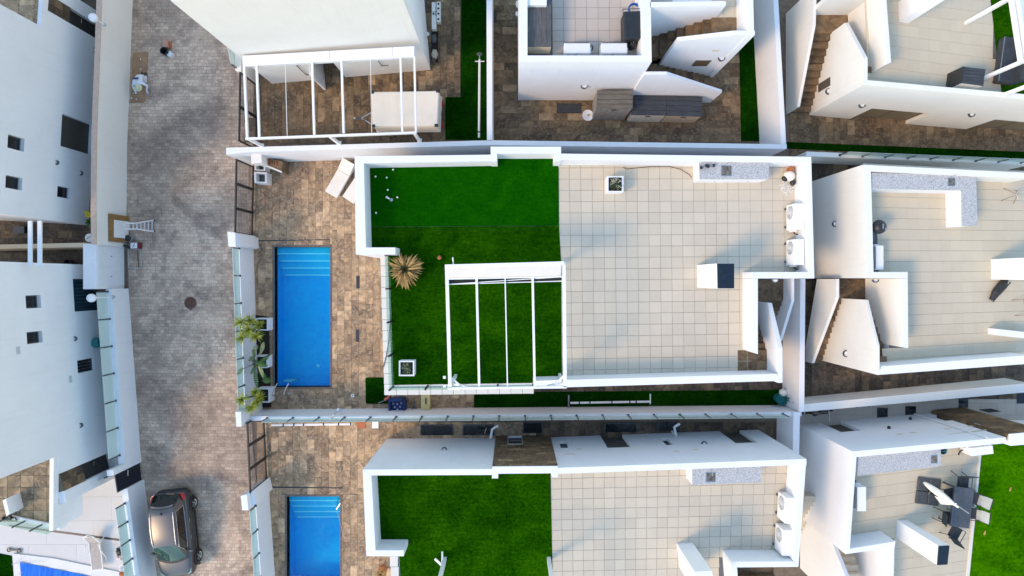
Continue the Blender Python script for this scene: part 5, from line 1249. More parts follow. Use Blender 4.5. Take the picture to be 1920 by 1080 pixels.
r = thing('flower_pot', 'terracotta pot with a dry plant at the bottom edge', 'flower pot', P(716, 1075)); p = P(716, 1072, .4)
MB().lathe([(.16, 0), (.24, .4), (.21, .4), (.2, .34), (.001, .34)], (p.x, p.y, 0), 16).build('pot', TERRA, r); m = MB()
for k in range(60): a = R.uniform(0, 6.28); el = R.uniform(-.1, 1.3); leaf(m, Vector((p.x, p.y, .6)), Vector((math.cos(a)*math.cos(el), math.sin(a)*math.cos(el), math.sin(el))), R.uniform(.25, .42), .02, .7)
m.build('dry_leaves', LEAFD, r)
# ---- sun loungers
def lounger(label, head, foot, w, zb):
    h, f = Vector(W(*head, .4)), Vector(W(*foot, .35)); d = (f-h); Ln = d.length; rz = math.atan2(d.y, d.x)
    r, L = oriented('sun_lounger', label, 'sun lounger', (h.x, h.y, zb), rz, 'cream sun loungers')
    L(MB().box(.62, -w/2, .24, Ln, w/2, .34), 'seat_cushion', OFFW, bevel=.02)
    m = MB(); m.extrude([(0, -w/2, .46), (.61, -w/2, .26), (.61, -w/2, .35), (0, -w/2, .55)], (0, w, 0)); L(m, 'backrest', OFFW, bevel=.02)
    for sy in (-1, 1):
        L(MB().bar((.02, sy*(w/2-.03), .2), (Ln, sy*(w/2-.03), .2), .05, .06), 'side_rail', PAINT)
        for x in (.15, Ln-.15): L(MB().box(x-.03, sy*(w/2-.03)-.03, 0, x+.03, sy*(w/2-.03)+.03, .2), 'leg', PAINT)
lounger('cream sun lounger lying fully in view by the central villa corner', (655, 303), (620, 365), .68, 0.0)
lounger('cream sun lounger half hidden under the central parapet', (690, 318), (652, 375), .68, 0.0)
# ---- barbecue bench at the patio corner
r = thing('stone_barbecue', 'cream chimney hood and stone barbecue bench in the patio corner', 'barbecue', P(505, 315))
MB().px([(470, 286), (490, 286), (491, 305), (471, 307)], 1.75, 1.2).build('hood', CREAM, r, bevel=.02); t = P(481, 296, 1.75)
MB().box(t.x-.16, t.y-.2, 0, t.x+.16, t.y+.2, 1.21).build('flue', CREAM, r)
MB().px([(490, 293), (530, 303), (528, 322), (490, 305)], .85, 0).build('bench', BROWND, r); MB().px([(488, 304), (528, 321), (528, 324), (488, 308)], .9, .84).build('bench_edge', CREAM, r)
m = MB(); 
for k in range(6): t = P(495+k*4.5, 300+k*1.2, .9); m.bar((t.x, t.y-.15, .9), (t.x, t.y+.15, .9), .04, .05)
m.build('firewood', TERRA, r)
def bin_(label, pts, zt, name='storage_cube'):
    w = [Vector(W(x, y, zt)) for x, y in pts]; c = sum(w, Vector((0, 0)))/4; i = [c+(p-c)*.72 for p in w]; r = thing(name, label, 'box', (c.x, c.y, 0)); m = MB()
    m.add([(p.x, p.y, 0) for p in w]+[(p.x, p.y, zt) for p in w]+[(p.x, p.y, zt) for p in i]+[(p.x, p.y, .1) for p in i], [(0, 3, 2, 1), (12, 13, 14, 15)]+[(4*k+q, 4*k+(q+1) % 4, 4*k+4+(q+1) % 4, 4*k+4+q) for k in range(3) for q in range(4)]); m.build('shell', PAINT, r, bevel=.01)
    MB().pw([tuple(c+(p-c)*.7) for p in w], .11, .2).build('contents', WOODB, r)
bin_('open white cube box on the brown patio beside the central gate', [(476, 322), (500, 323), (500, 344), (477, 343)], .62)
bin_('small open white box behind the barbecue bench', [(477, 306), (497, 309), (497, 320), (477, 319)], .6)
# ---- pool ladders and rails
def ladder_pool(label, a, b, y0, y1):
    r = thing('pool_ladder', label, 'pool ladder', P(a, y1))
    for x in (a, b):
        p, q = P(x, y1), P(x+7, y0); MB().tube([(p.x, p.y, 0), (p.x, p.y, .55), (p.x+.06, p.y+.12, .72), (p.x+.12, p.y+.35, .72), (q.x, q.y, .5), (q.x, q.y, -.9)], .024, 7).build('rail', STEEL, r)
        MB().lathe([(.05, 0), (.05, .015), (.03, .02)], (p.x, p.y, .006), 10).build('base_plate', STEEL, r)
    pa, pb_ = P(a+7, y0), P(b+7, y0)
    for z in (-.35, -.62): MB().box(pa.x, pa.y-.05, z, pb_.x, pa.y+.05, z+.03).build('tread', PAINT, r)
ladder_pool('steel ladder at the lower end of the central pool', 520, 541, 716, 738)
r = thing('pool_handrail', 'thin steel handrail at the steps of the bottom pool', 'handrail', P(640, 960)); a, b, c = P(631, 955, .75), P(645, 942), P(646, 1006)
MB().tube([(a.x+.3, a.y+.4, 0), (a.x+.2, a.y+.3, .8), a, (a.x-.25, a.y+.1, -.3)], .02, 6).build('rail', STEEL, r); MB().tube([a, (c.x, c.y, .1)], .012, 5).build('cable', GREYM, r)
for (x, y0, y1) in ((671, 517, 541), (670, 618, 641)):
    r = thing('floor_drain', '%s of two narrow dark slot drains between pool and villa' % ('upper' if y0 < 600 else 'lower'), 'drain', P(x, y0), 'slot drains')
    MB().px([(x-3, y0), (x+3, y0), (x+3, y1), (x-3, y1)], .012, 0).build('slot', BLACK, r)
    m = MB(); a = P(x-2.4, y0+1); b = P(x+2.4, y1-1)
    for k in range(11): y = a.y+(b.y-a.y)*k/10; m.box(a.x, y-.008, .0125, b.x, y+.008, .018)
    m.build('grate', DARKG, r)
for y, x0, x1 in ((451, 478, 618), (913, 500, 642)):
    struct('expansion_slot', MB().px([(x0, y-.2 if y < 500 else y-1), (x1, y-2.5 if y < 500 else y+1), (x1, y-1.2 if y < 500 else y+3), (x0, y+1.6)], .0075, 0), BLACK)
r = thing('floor_box', 'small white square floor box near the turf mat', 'floor box', P(661, 742)); MB().px([(658, 739), (664, 739), (664, 745), (658, 745)], .03, 0).build('lid', PAINT, r, bevel=.006); MB().px([(660, 741), (662, 741), (662, 743), (660, 743)], .034, .03).build('knob', DARKG, r)
r = thing('garden_shower', 'slim garden shower on the wall at the lower pool patio', 'shower', P(645, 765)); a = P(642, 766)
MB().box(a.x-.05, a.y-.1, 0, a.x+.05, a.y-.02, 1.9).build('column', PAINT, r); MB().tube([(a.x, a.y-.02, 1.85), (a.x+.15, a.y+.12, 1.9), (a.x+.34, a.y+.30, 1.8)], .02, 6).build('arm', STEEL, r); MB().lathe([(.02, .06), (.10, .02), (.10, 0)], (a.x+.36, a.y+.32, 1.74), 14).build('shower_head', STEEL, r)
# ---- clutter at the south-west corner of the central villa
r, L = oriented('garden_armchair', 'navy tufted armchair under the central roof corner', 'chair', (*W(748, 755), 0), .05)
L(MB().box(-.34, -.32, .12, .34, .25, .42), 'seat', NAVY, bevel=.06); L(MB().box(-.34, .2, .2, .34, .34, .8), 'backrest', NAVY, bevel=.05)
for s in (-1, 1): L(MB().box(s*.36-.06, -.3, .12, s*.36+.06, .3, .58), 'armrest', NAVY, bevel=.04)
for x in (-.28, .28):
    for y in (-.26, .26): L(MB().box(x-.03, y-.03, 0, x+.03, y+.03, .12), 'leg', BLACK)
for x, y in ((-.13, -.12), (.13, -.12), (0, .02), (0, -.24), (-.2, .05), (.2, .05)):
    for a in range(3): L(MB().bar((x-.05*math.cos(a*1.05), y-.05*math.sin(a*1.05), .4245), (x+.05*math.cos(a*1.05), y+.05*math.sin(a*1.05), .4245), .01, .006), 'star_print', PAINT)
r, L = oriented('cool_box', 'pale yellow ribbed plastic box under the central roof edge', 'box', (*W(797.5, 754, .5), 0), 0)
L(MB().box(-.22, -.42, 0, .22, .55, .48), 'shell', YELLOW, bevel=.04)
for k in range(4): L(MB().box(-.17+k*.1, -.38, .48, -.12+k*.1, .5, .5), 'rib', YELLOW)
L(MB().box(.0, -.1, .5, .06, .2, .515), 'crack', BLACK)
r, L = oriented('garden_broom', 'dark long-handled broom leaning by the yellow box', 'broom', (*W(778, 764), 0), 0)
L(MB().tube([(0, -.05, .12), (.08, .6, .75)], .018, 6), 'handle', DARKG); L(MB().box(-.16, -.14, 0, .12, .0, .14), 'brush', BLACK)
r, L = oriented('parasol', 'folded salmon and grey parasol lying at the turf mat', 'parasol', (*W(722, 748), .03), 0)
L(MB().tube([(-.32, -.18, .06), (.1, -.02, .1)], .02, 6), 'pole', GREYM); L(MB().tube([(.02, -.02, .1), (.2, .1, .1), (.3, .28, .1)], [.09, .07, .03], 8), 'folded_canopy', plain('salmon_fabric', (0.55, 0.14, 0.09), .8))
# small things on the central roof
for k, (x, y) in enumerate(((737, 318), (704, 331), (725, 333), (727, 356), (745, 370), (705, 399))):
    q = P(x, y, 3.78); o = MB().ball((q.x, q.y, 3.775), .045, 10, 7).build('golf_ball', PAINT, smooth=True); tag(o, ('tiny white ball nearest the upper parapet on the roof turf', 'tiny white ball closest to the upper left corner of the roof turf', 'tiny white ball between the corner ball and the parapet ball', 'tiny white ball just above the putting cup on the roof turf', 'tiny white ball just right of the putting cup on the roof turf', 'lowest tiny white ball by the left parapet of the roof turf')[k], 'ball', 'white balls on the roof turf')
q = P(824, 483, 3.8); tag(MB().ball((q.x, q.y, 3.81), .10, 12, 8).build('ball', plain('orange_ball', (0.42, 0.13, 0.05), .6, var=.3, scale=20), smooth=True), 'small orange ball on the turf above the pergola', 'ball')
r, L = oriented('putting_cup', 'white putting flag and cup lying on the shaded roof turf', 'putting cup', (*W(729, 372, 3.75), 3.735), -.5)
L(MB().tube([(-.13, 0, .05), (.05, 0, .04)], [.05, .03], 8), 'handle', PAINT); L(MB().lathe([(.075, 0), (.075, .03), (.055, .03), (.055, .005), (.001, .005)], (.13, 0, 0), 14), 'ring', GREYM)
r = thing('cable', 'black cable lying along the left coping of the central roof', 'cable', P(728, 600, 3.76)); MB().tube([P(731, 556, 3.78), P(731.5, 600, 3.78), P(729, 640, 3.78), P(724, 668, 3.78), P(719, 688, 3.78)], .016, 5).build('cable_run', BLACK, r)
r = thing('cable', 'thin brown cable on the tiles below the upper parapet', 'cable', P(1200, 312, 3.72)); MB().tube([P(1168, 314, 3.72), P(1176, 317, 3.72), P(1200, 314, 3.72), P(1225, 312, 3.72), P(1255, 312, 3.72), P(1275, 317, 3.72), P(1292, 327, 3.72), P(1297, 333, 3.72)], .012, 5).build('cable_run', STEMM, r)
r = thing('pebble_bag', 'torn white bag spilling pebbles in the roof corner', 'bag', P(1480, 330, 3.7)); q = P(1481, 330, 3.95); m = MB(); m.ball((q.x, q.y, 3.88), .26, 12, 8, (1, .9, .75)); m.build('sack', OFFW, r, smooth=True)
MB().ball((q.x-.17, q.y-.10, 3.9), .17, 10, 6, (1, .8, .6)).build('dark_mouth', BLACKP, r, smooth=True); MB().ball((q.x+.16, q.y-.27, 3.86), .15, 10, 6, (.8, 1, .8)).build('dark_bundle', BLACKP, r, smooth=True)
m = MB(); 
for k in range(160): a = R.uniform(0, 6.28); d = R.random()**.6*.36; m.ball((q.x+d*math.cos(a)*.8, q.y-.45+d*math.sin(a), 3.715), R.uniform(.012, .026), 5, 4)
tag(m.build('pebbles', PAINT, r), kind='stuff')
r = thing('flower_pot', 'small terracotta pot in the corner of the central roof', 'flower pot', P(1483, 317, 3.7)); q = P(1483, 318, 3.95); MB().lathe([(.09, 0), (.14, .25), (.12, .25), (.11, .2), (.001, .2)], (q.x, q.y, 3.7), 14).build('pot', TERRA, r)
q = P(941, 292, 4.0); r = thing('wall_box', 'small cream electric box in the roof niche', 'electric box', (q.x, q.y, 3.9)); MB().box(q.x-.14, q.y+.1, 3.9, q.x+.2, q.y+.28, 4.35).build('case', CREAM, r, bevel=.01); MB().box(q.x-.02, q.y+.09, 4.05, q.x+.08, q.y+.1, 4.2).build('dial', GREYM, r)
# ---- side strip south of the central villa
def lying_pole(name, label, a, b, z, rad, joints, mat=PAINT, extra=None):
    r = thing(name, label, 'pole', P(*a, z)); A, B = P(*a, z), P(*b, z); MB().tube([A, B], rad, 8).build('pole_tube', mat, r)
    for t in joints: c = A.lerp(B, t); d = (B-A).normalized()*.03; MB().tube([c-d, c+d], rad+.012, 8).build('joint', BLACK, r)
    return r
r = lying_pole('parasol_pole', 'white jointed pole with a black foot on the grass strip south of the villa', (1068, 755.5), (1220, 753), .35, .055, (.0, .12, .25, .52, .74, .82))
q = P(1066, 753, .2); MB().box(q.x-.06, q.y-.32, .0, q.x+.08, q.y+.3, .12).build('foot', BLACK, r); MB().tube([(q.x, q.y-.3, .3), (q.x, q.y+.35, .3)], .03, 6).build('cross_bar', GREYM, r); q = P(1219, 748, .3); MB().box(q.x-.02, q.y-.25, .28, q.x+.03, q.y+.25, .33).build('end_bar', PAINT, r)
lying_pole('drain_pipe', 'white jointed pole lying along the alley wall at lower left', (509, 797), (661, 795), .3, .06, (.15, .28, .4, .645, .83, .98))
r = lying_pole('parasol_pole', 'white upright pole resting on the grass strip left of the divider wall', (899, 112), (898, 258), .6, .055, (.93,))
q = P(899, 115, .6); MB().tube([(q.x-.22, q.y, .6), (q.x+.24, q.y, .6)], .025, 6).build('cross_bar', PAINT, r); MB().tube([(q.x, q.y, .6), (q.x, q.y+.3, .6)], .03, 6).build('tip', GREYM, r); MB().ball((q.x, q.y+.36, .6), .1, 8, 5, (1.6, 1, .5)).build('dark_finial', DARKG, r)
r = thing('waste_bin', 'teal bin with a cream bag at the right end of the grass strip', 'bin', P(1463, 746)); q = P(1466, 745, .5); MB().lathe([(.22, 0), (.27, .55), (.24, .55), (.22, .4), (.001, .4)], (q.x, q.y-.12, 0), 14).build('bin_body', TEALP, r); MB().ball((q.x+.1, q.y+.22, .42), .2, 9, 6).build('bag', CREAM, r, smooth=True)
r = thing('metal_brace', 'dark folding frame standing against the right corner wall', 'frame', P(1483, 755))
for a, b in (((1474, 748), (1497, 769)), ((1476, 745), (1499, 764)), ((1478, 749), (1480, 746)), ((1486, 757), (1488, 754))): MB().bar(P(*a, .6), P(*b, 1.2), .035, .035).build('strut', DARKG, r)
# ---- alley behind the bottom villa
for k, (x0, x1, y0, y1) in enumerate(((790, 848, 797, 816), (869, 926, 797, 816), (982, 1016, 792, 812), (1135, 1193, 793, 810), (1235, 1270, 790, 808))):
    r = thing('light_well', 'sunken dark light well in the alley behind the bottom villa, number %s from the left' % ('one', 'two', 'three', 'four', 'five')[k], 'light well', P(x0, y0), 'light wells in the alley')
    MB().px([(x0, y0), (x1, y0), (x1, y1), (x0, y1)], .02, 0).build('glass', PANE, r)
    for a, b in (((x0, y0), (x1, y0)), ((x0, y0), (x0-1.5, y1)), ((x1, y0), (x1+1.5, y1))): MB().bar(P(*a, .03), P(*b, .03), .05, .05).build('frame_bar', DARKG, r)
for x, y, mt, lb in ((677, 797, PLYB, 'square rust brown mat'), (703.5, 797, PAINT, 'square white mat')):
    r = thing('floor_mat', lb+' on the paving below the glass wall', 'mat', P(x, y), 'square mats'); MB().px([(x-8, y-6), (x+8, y-6), (x+8, y+6), (x-8, y+6)] if mt is PLYB else [(x-6, y-6), (x+6, y-6), (x+6, y+6), (x-6, y+6)], .03, 0).build('mat_body', TERRA if mt is PLYB else mt, r)
for k, (x, y, s) in enumerate(((921, 812, 1), (1262, 808, 1))):
    r = thing('elbow_pipe', '%s white elbow pipe rising from the alley paving' % ('left', 'right')[k], 'pipe', P(x, y), 'white elbow pipes'); a = P(x, y+3, .2); b = P(x+2, y-9, .9); c = P(x+13, y-13, 1.0)
    MB().tube([(a.x, a.y, 0), (a.x, a.y, .75), (b.x, b.y-.05, .92), (b.x+.12, b.y+.05, .95), (c.x, c.y, .95)], .06, 8).build('tube', PAINT, r)
r, L = oriented('pickaxe', 'pickaxe with a pale handle leaning in the alley', 'pickaxe', (*W(910, 808), 0), .6); L(MB().tube([(-.25, -.2, .1), (.25, .22, .7)], .02, 6), 'handle', TWIG); L(MB().bar((-.35, .25, .6), (.1, -.1, .6), .06, .05), 'head', BLACK)
q = P(1475, 775)
# ---- top centre villa
r, L = oriented('storage_bench', 'long weathered grey bench with plank lid inside the top centre parapet', 'storage box', (*W(1011, 45, 4.8), 4.0), 0)
L(MB().box(-.5, -.95, 0, .5, .95, .76), 'carcass', TAN)
for k in range(5): L(MB().box(-.5+k*.2+.008, -.95, .76, -.5+(k+1)*.2-.008, .95, .80), 'lid_plank', WOODG)
q = P(1005, -2, 5); r = thing('wall_hood', 'white box above the grey bench at the top edge', 'box', (q.x, q.y, 4.0)); MB().box(q.x-.45, q.y-.25, 4.0, q.x+.45, q.y+.5, 5.0).build('case', PAINT, r, bevel=.02)
r, L = oriented('grill_cart', 'black grill cart beside the white parapet of the top villa', 'grill', (*W(1186, 45, 4.9), 4.0), .03)
L(MB().box(-.36, -.6, .55, .36, .55, .92), 'lid', BLACK, bevel=.06); L(MB().box(-.34, -.56, .1, .34, .52, .54), 'cabinet', BLACK)
for s in (-1, 1): L(MB().tube([(s*.36, -.7, .8), (s*.36, .7, .8)], .016, 6), 'side_rail', DARKG)
L(MB().tube([(-.36, .68, .8), (.36, .68, .8)], .02, 6), 'handle', DARKG)
for x in (-.3, .3): L(MB().lathe([(.08, 0), (.08, .05)], (x, -.45, .0), 10), 'wheel', BLACKP)
r = thing('gas_bottle', 'round black gas bottle beside the right air conditioner', 'gas bottle', P(1187, 81, 4.0)); q = P(1187, 81, 4.4); MB().lathe([(.001, 0), (.15, 0), (.18, .08), (.18, .32), (.12, .42), (.05, .44), (.05, .5), (.001, .5)], (q.x, q.y, 4.0), 16).build('bottle', BLACK, r, smooth='auto'); MB().lathe([(.1, .44), (.1, .53), (.085, .53), (.085, .44)], (q.x, q.y, 4.0), 12).build('collar', DARKG, r); MB().ball((q.x, q.y, 4.52), .035, 6, 5).build('valve', STEEL, r)
r = thing('hose_ring', 'bright blue hose coil behind the grill cart', 'hose', P(1189, 12, 4.3)); q = P(1190, 14, 4.6); m = MB()
for k in range(3): m.tube([(q.x+.22*math.cos(6.283*t/18), q.y+.22*math.sin(6.283*t/18), 4.4+k*.05) for t in range(19)], .035, 6, False)
m.build('coil', BLUEP, r)
def chest(label, top, zt, lid, front, planks, axis='x'):
    w = [Vector(W(x, y, zt)) for x, y in top]; r = thing('storage_chest', label, 'storage box', (w[0].x, w[3].y, 0), 'storage chests along the top villa'); c = sum(w, Vector((0, 0)))/4
    MB().pw([tuple(c+(p-c)*.97) for p in w], .04, zt-.05).build('carcass', front, r); MB().pw([tuple(c+(p-c)*.9) for p in w], 0, .04).build('plinth', BLACK, r)
    n = planks
    for k in range(n):
        a, b = k/n+.012, (k+1)/n-.012
        q = [w[0].lerp(w[1], 0), w[1], w[2], w[3]]; A0, A1 = w[0].lerp(w[3], a), w[1].lerp(w[2], a); B0, B1 = w[0].lerp(w[3], b), w[1].lerp(w[2], b)
        MB().pw([tuple(A0), tuple(A1), tuple(B1), tuple(B0)], zt-.05, zt+.01*(k % 2)).build('lid_plank', lid, r)
    f0, f1 = c+(w[3]-c)*.97, c+(w[2]-c)*.97; mid = (f0+f1)/2
    for k in range(6): p = f0.lerp(f1, (k+.5)/6); MB().box(p.x-.05*(f1-f0).length, p.y-.012, .06, p.x+.05*(f1-f0).length, p.y-.001, zt-.07).build('front_board', front, r)
    MB().box(mid.x-.12, mid.y-.05, zt-.16, mid.x+.12, mid.y-.012, zt-.11).build('latch', BLACK, r)
chest('tallest storage chest, brown grey lid, beside the top villa facade', [(1120, 169), (1187, 169), (1186, 204), (1118, 204)], 1.95, WOODB, plain('grey_front_board', (0.27, 0.255, 0.24), .7, var=.2), 4)
chest('middle dark slatted storage chest below the top villa', [(1188, 178), (1250, 179), (1249, 217), (1183, 216)], 1.2, WOODG2, plain('pale_grey_board', (0.52, 0.50, 0.47), .7), 4)
chest('right dark slatted storage chest with brown front below the top villa', [(1250.5, 179), (1317, 181), (1316, 219), (1249.5, 217)], 1.2, WOODG2, plain('tan_front_board', (0.44, 0.36, 0.27), .7, var=.15), 4)
r = thing('satellite_dish', 'small white dish standing by the brown storage chest', 'dish', P(1102, 220)); q = P(1102, 217, .35); m = MB(); m.lathe([(.001, .0), (.15, .03), (.27, .12), (.28, .13), (.26, .13), (.14, .05), (.001, .03)], (q.x, q.y, .3), 18); m.build('dish', PAINT, r, smooth='auto'); MB().tube([(q.x, q.y, 0), (q.x, q.y, .3)], .04, 6).build('stand', DARKG, r); MB().tube([(q.x, q.y, .35), (q.x+.05, q.y+.03, .5)], .03, 6).build('receiver', TERRA, r)
r = thing('floor_grate', 'dark ribbed floor grate at the foot of the top villa', 'grate', P(1066, 202)); MB().px([(1044, 194), (1090, 194), (1090, 212), (1044, 212)], .012, 0).build('pan', BLACK, r)
a, b = P(1045, 211), P(1089, 195); m = MB()
for k in range(22): x = a.x+(b.x-a.x)*(k+.5)/22; m.box(x-.012, a.y, .013, x+.012, b.y, .03)
m.build('ribs', DARKG, r)
for k, (x, y, s) in enumerate(((971, 8, .16), (969, 26, .1))):
    q = P(x, y, .9); r = thing('water_valve', '%s white round meter on the left face of the top villa' % ('larger', 'smaller')[k], 'meter', (q.x, q.y, .6), 'meters on the top villa wall'); MB().ball((q.x, q.y, .9), s, 10, 7, (.7, 1.2, 1)).build('body', PAINT, r, smooth=True); MB().box(q.x-.03, q.y-.03, 0, q.x+.03, q.y+.03, .85).build('pipe', GREYM, r)
q = P(928, 30); tag(MB().px([(925, 20), (931, 20), (931, 41), (925, 41)], .04, 0).build('drain_cover', BLACK), 'small black drain cover beside the white divider wall', 'drain')
# ---- trailer
r, L = oriented('covered_trailer', 'white covered box trailer under the upper left pergola', 'trailer', (*W(768, 218), 0), 0); zt = 1.55
top = [Vector(W(x, y, zt)) for x, y in ((696, 172), (823, 170), (820, 236), (698, 237))]
def Wl(m, nm, mat, par=None, **k): return m.build(nm, mat, par or r, **k)
Wl(MB().pw([tuple(p) for p in top], .55, zt), 'cover', BEIGEF, bevel=.05)
c = sum(top, Vector((0, 0)))/4; o = [c+(p-c)*1.0 for p in top]
Wl(MB().pw([tuple(c+(p-c)*1.015) for p in top], .42, .62), 'bed', PAINT)
Wl(MB().pw([tuple(c+Vector(((p-c).x*1.012, (p-c).y*1.02))) for p in top], zt-.22, zt-.12), 'cover_band', OFFW)
for p in top: d = (c-p).normalized(); Wl(MB().box(p.x-.09+d.x*.05, p.y-.07+d.y*.05, zt-.04, p.x+.09+d.x*.05, p.y+.07+d.y*.05, zt+.012), 'corner_strap', BLACK)
for y in (top[0].y-.05, top[2].y+.12):
    for x in (c.x+.2,): m = MB(); m.tube([(x, y-.08, .3), (x, y+.08, .3)], .3, 18); w = Wl(m, 'wheel', TYRE); m = MB(); m.tube([(x, y-.09, .3), (x, y+.09, .3)], .17, 14); m.build('rim', GREYM, w)
ay = P(660, 227).y; x0 = min(p.x for p in top)
for s in (-1, 1): Wl(MB().bar((x0+.05, ay+s*.45, .45), (x0-.75, ay, .5), .06, .08), 'drawbar', GREYM)
Wl(MB().tube([(x0-.7, ay, .5), (x0-1.05, ay, .5)], .05, 8), 'coupling', DARKG); Wl(MB().tube([(x0-.6, ay-.12, 0), (x0-.6, ay-.12, .8)], .035, 8), 'jockey_stand', GREYM); Wl(MB().ball((x0-1.08, ay, .5), .08, 8, 6), 'hitch_cup', STEEL)
xr = max(p.x for p in top)
for y in (top[1].y-.3, top[2].y+.3): Wl(MB().box(xr+.02, y-.12, .5, xr+.06, y+.12, .6), 'tail_light', TAIL)
Wl(MB().tube([(xr+.05, top[2].y+.5, .7), (xr+.07, top[2].y+.7, 1.1), (xr+.05, top[2].y+.95, .8)], .02, 5), 'strap', BLACKP)
# ---- beside the upper left building
for k, (x0, y0, x1, y1) in enumerate(((809, 4, 817, 21), (809, 22, 816.5, 29), (809, 29.5, 818, 54.5), (818, 3, 826, 20), (818, 20.5, 826, 41))):
    r = thing('concrete_block', 'pale hollow block stacked beside the upper left building, %s' % ('top left', 'small middle one', 'bottom left', 'top right', 'lower right')[k], 'block', P(x0, y1), 'blocks by the upper building'); MB().px([(x0+.4, y0), (x1-.4, y0), (x1-.4, y1), (x0+.4, y1)], .3, 0).build('block_body', CREAM, r, bevel=.008)
    if k >= 3 or k == 1:
        n = 1 if k == 1 else 2
        for j in range(n): q = P((x0+x1)/2, y0+(y1-y0)*(j+.5)/n, .302); MB().lathe([(.055, 0), (.055, .004)], (q.x, q.y, .3), 10).build('hole', BLACK, r)
r = thing('planting_bed', 'narrow stone bed beside the upper left building', 'flower bed', P(815, 90)); MB().px([(808.5, 58), (822, 58), (822, 116), (808.5, 116)], .04, 0).build('soil', SOIL, r); MB().px([(821.6, 58), (823.4, 58), (823.4, 116), (821.6, 116)], .1, 0).build('edging', BROWND, r)
for (x, y, s, mt) in ((814, 72, .2, DARKG), (815, 102, .22, TWIG), (813, 113, .15, BROWND)): q = P(x, y, .1); MB().ball((q.x, q.y, .1), s, 6, 4, (.8, 1.3, .5)).build('rock', mt, r)
# ---- top right
r, L = oriented('storage_box', 'grey plank topped storage box on the top right roof', 'storage box', (*W(1812, 148, 4.0), ZRF), -.13); L(MB().box(-.42, -.36, 0, .48, .36, .86), 'carcass', CREAM)
for k in range(5): L(MB().box(-.42, -.36+k*.144+.006, .86, .50, -.36+(k+1)*.144-.006, .90), 'lid_plank', WOODG2)
L(MB().box(-.46, -.36, 0, -.43, .36, .9), 'back_board', BLACK)
r, L = oriented('outdoor_sofa', 'charcoal outdoor sofa on the turf at the top right', 'sofa', (*W(1896, 112, 3.9), 3.49), -.14); L(MB().box(-.42, -1.0, .05, .42, 1.0, .42), 'seat', GREYC, bevel=.08); L(MB().box(.25, -1.0, .3, .5, 1.0, .8), 'backrest', GREYC, bevel=.08); L(MB().tube([(-.40, -.98, .40), (-.42, 0, .43), (-.40, .98, .40)], .012, 5), 'piping', STEEL)
for y in (-.9, .9): L(MB().box(-.35, y-.05, 0, .4, y+.05, .06), 'foot', BLACK)
# ---- middle right
r = thing('kettle_barbecue', 'round black kettle barbecue by the left parapet of the middle right roof', 'barbecue', P(1650, 425, ZRF)); q = P(1650, 425, 4.2); MB().lathe([(.05, .45), (.22, .5), (.30, .66), (.31, .7), (.29, .76), (.2, .88), (.06, .93), (.001, .935)], (q.x, q.y, ZRF), 22).build('kettle', BLACK, r, smooth='auto'); MB().box(q.x-.02, q.y-.1, ZRF+.93, q.x+.02, q.y+.1, ZRF+.98).build('lid_handle', GREYM, r); MB().box(q.x+.12, q.y-.16, ZRF+.86, q.x+.2, q.y-.06, ZRF+.9).build('vent', STEEL, r)
for k in range(3): a = k*2.1+.4; MB().tube([(q.x+.1*math.cos(a), q.y+.1*math.sin(a), ZRF+.5), (q.x+.3*math.cos(a), q.y+.3*math.sin(a), ZRF)], .015, 5).build('leg', GREYM, r)
r, L = oriented('folded_parasol', 'folded black parasol lying beside the chimney of the middle right roof', 'parasol', (*W(1874, 543, 3.6), ZRF), .95); L(MB().tube([(-.55, 0, .1), (-.2, .05, .16), (.2, .02, .17), (.55, 0, .08)], [.08, .17, .19, .1], 9), 'canopy', BLACKP)
for s in (-1, 0, 1): L(MB().tube([(-.6, s*.1, .12), (.5, s*.14, .26)], .022, 5), 'rib', BLACK)
r, L = oriented('wire_chair', 'light wire garden chair with splayed legs at the right edge', 'chair', (*W(1908, 365, 3.8), ZRF), 0); m = MB(); 
for k in range(4): a = k*1.571+.6; L(MB().tube([(-.05, 0, .42), (.4*math.cos(a)-.1, .4*math.sin(a), 0)], .012, 5), 'leg', plain('rusty_wire', (0.22, 0.13, 0.09), .6))
L(MB().tube([(.18+.3*math.cos(6.283*k/20), .3*math.sin(6.283*k/20), .45) for k in range(21)], .014, 5, False), 'seat_ring', GREYM)
for k in range(4): a = k*.785; L(MB().tube([(.18-.3*math.cos(a), -.3*math.sin(a), .45), (.18+.3*math.cos(a), .3*math.sin(a), .45)], .008, 4), 'seat_wire', GREYM)
r, L = oriented('drying_rack', 'rusty folding rack near the low white wall at the right edge', 'rack', (*W(1918, 575, 3.6), ZRF), .2); wm = plain('rusty_wire', (0.22, 0.13, 0.09))
for y in (-.35, .35): L(MB().tube([(-.3, y, 0), (.3, y, .6)], .014, 5), 'strut', wm); L(MB().tube([(.3, y, 0), (-.3, y, .6)], .014, 5), 'strut', wm)
for k in range(5): L(MB().tube([(-.3+.15*k, -.35, .6-.02), (-.3+.15*k, .35, .58)], .009, 4), 'rail', wm)
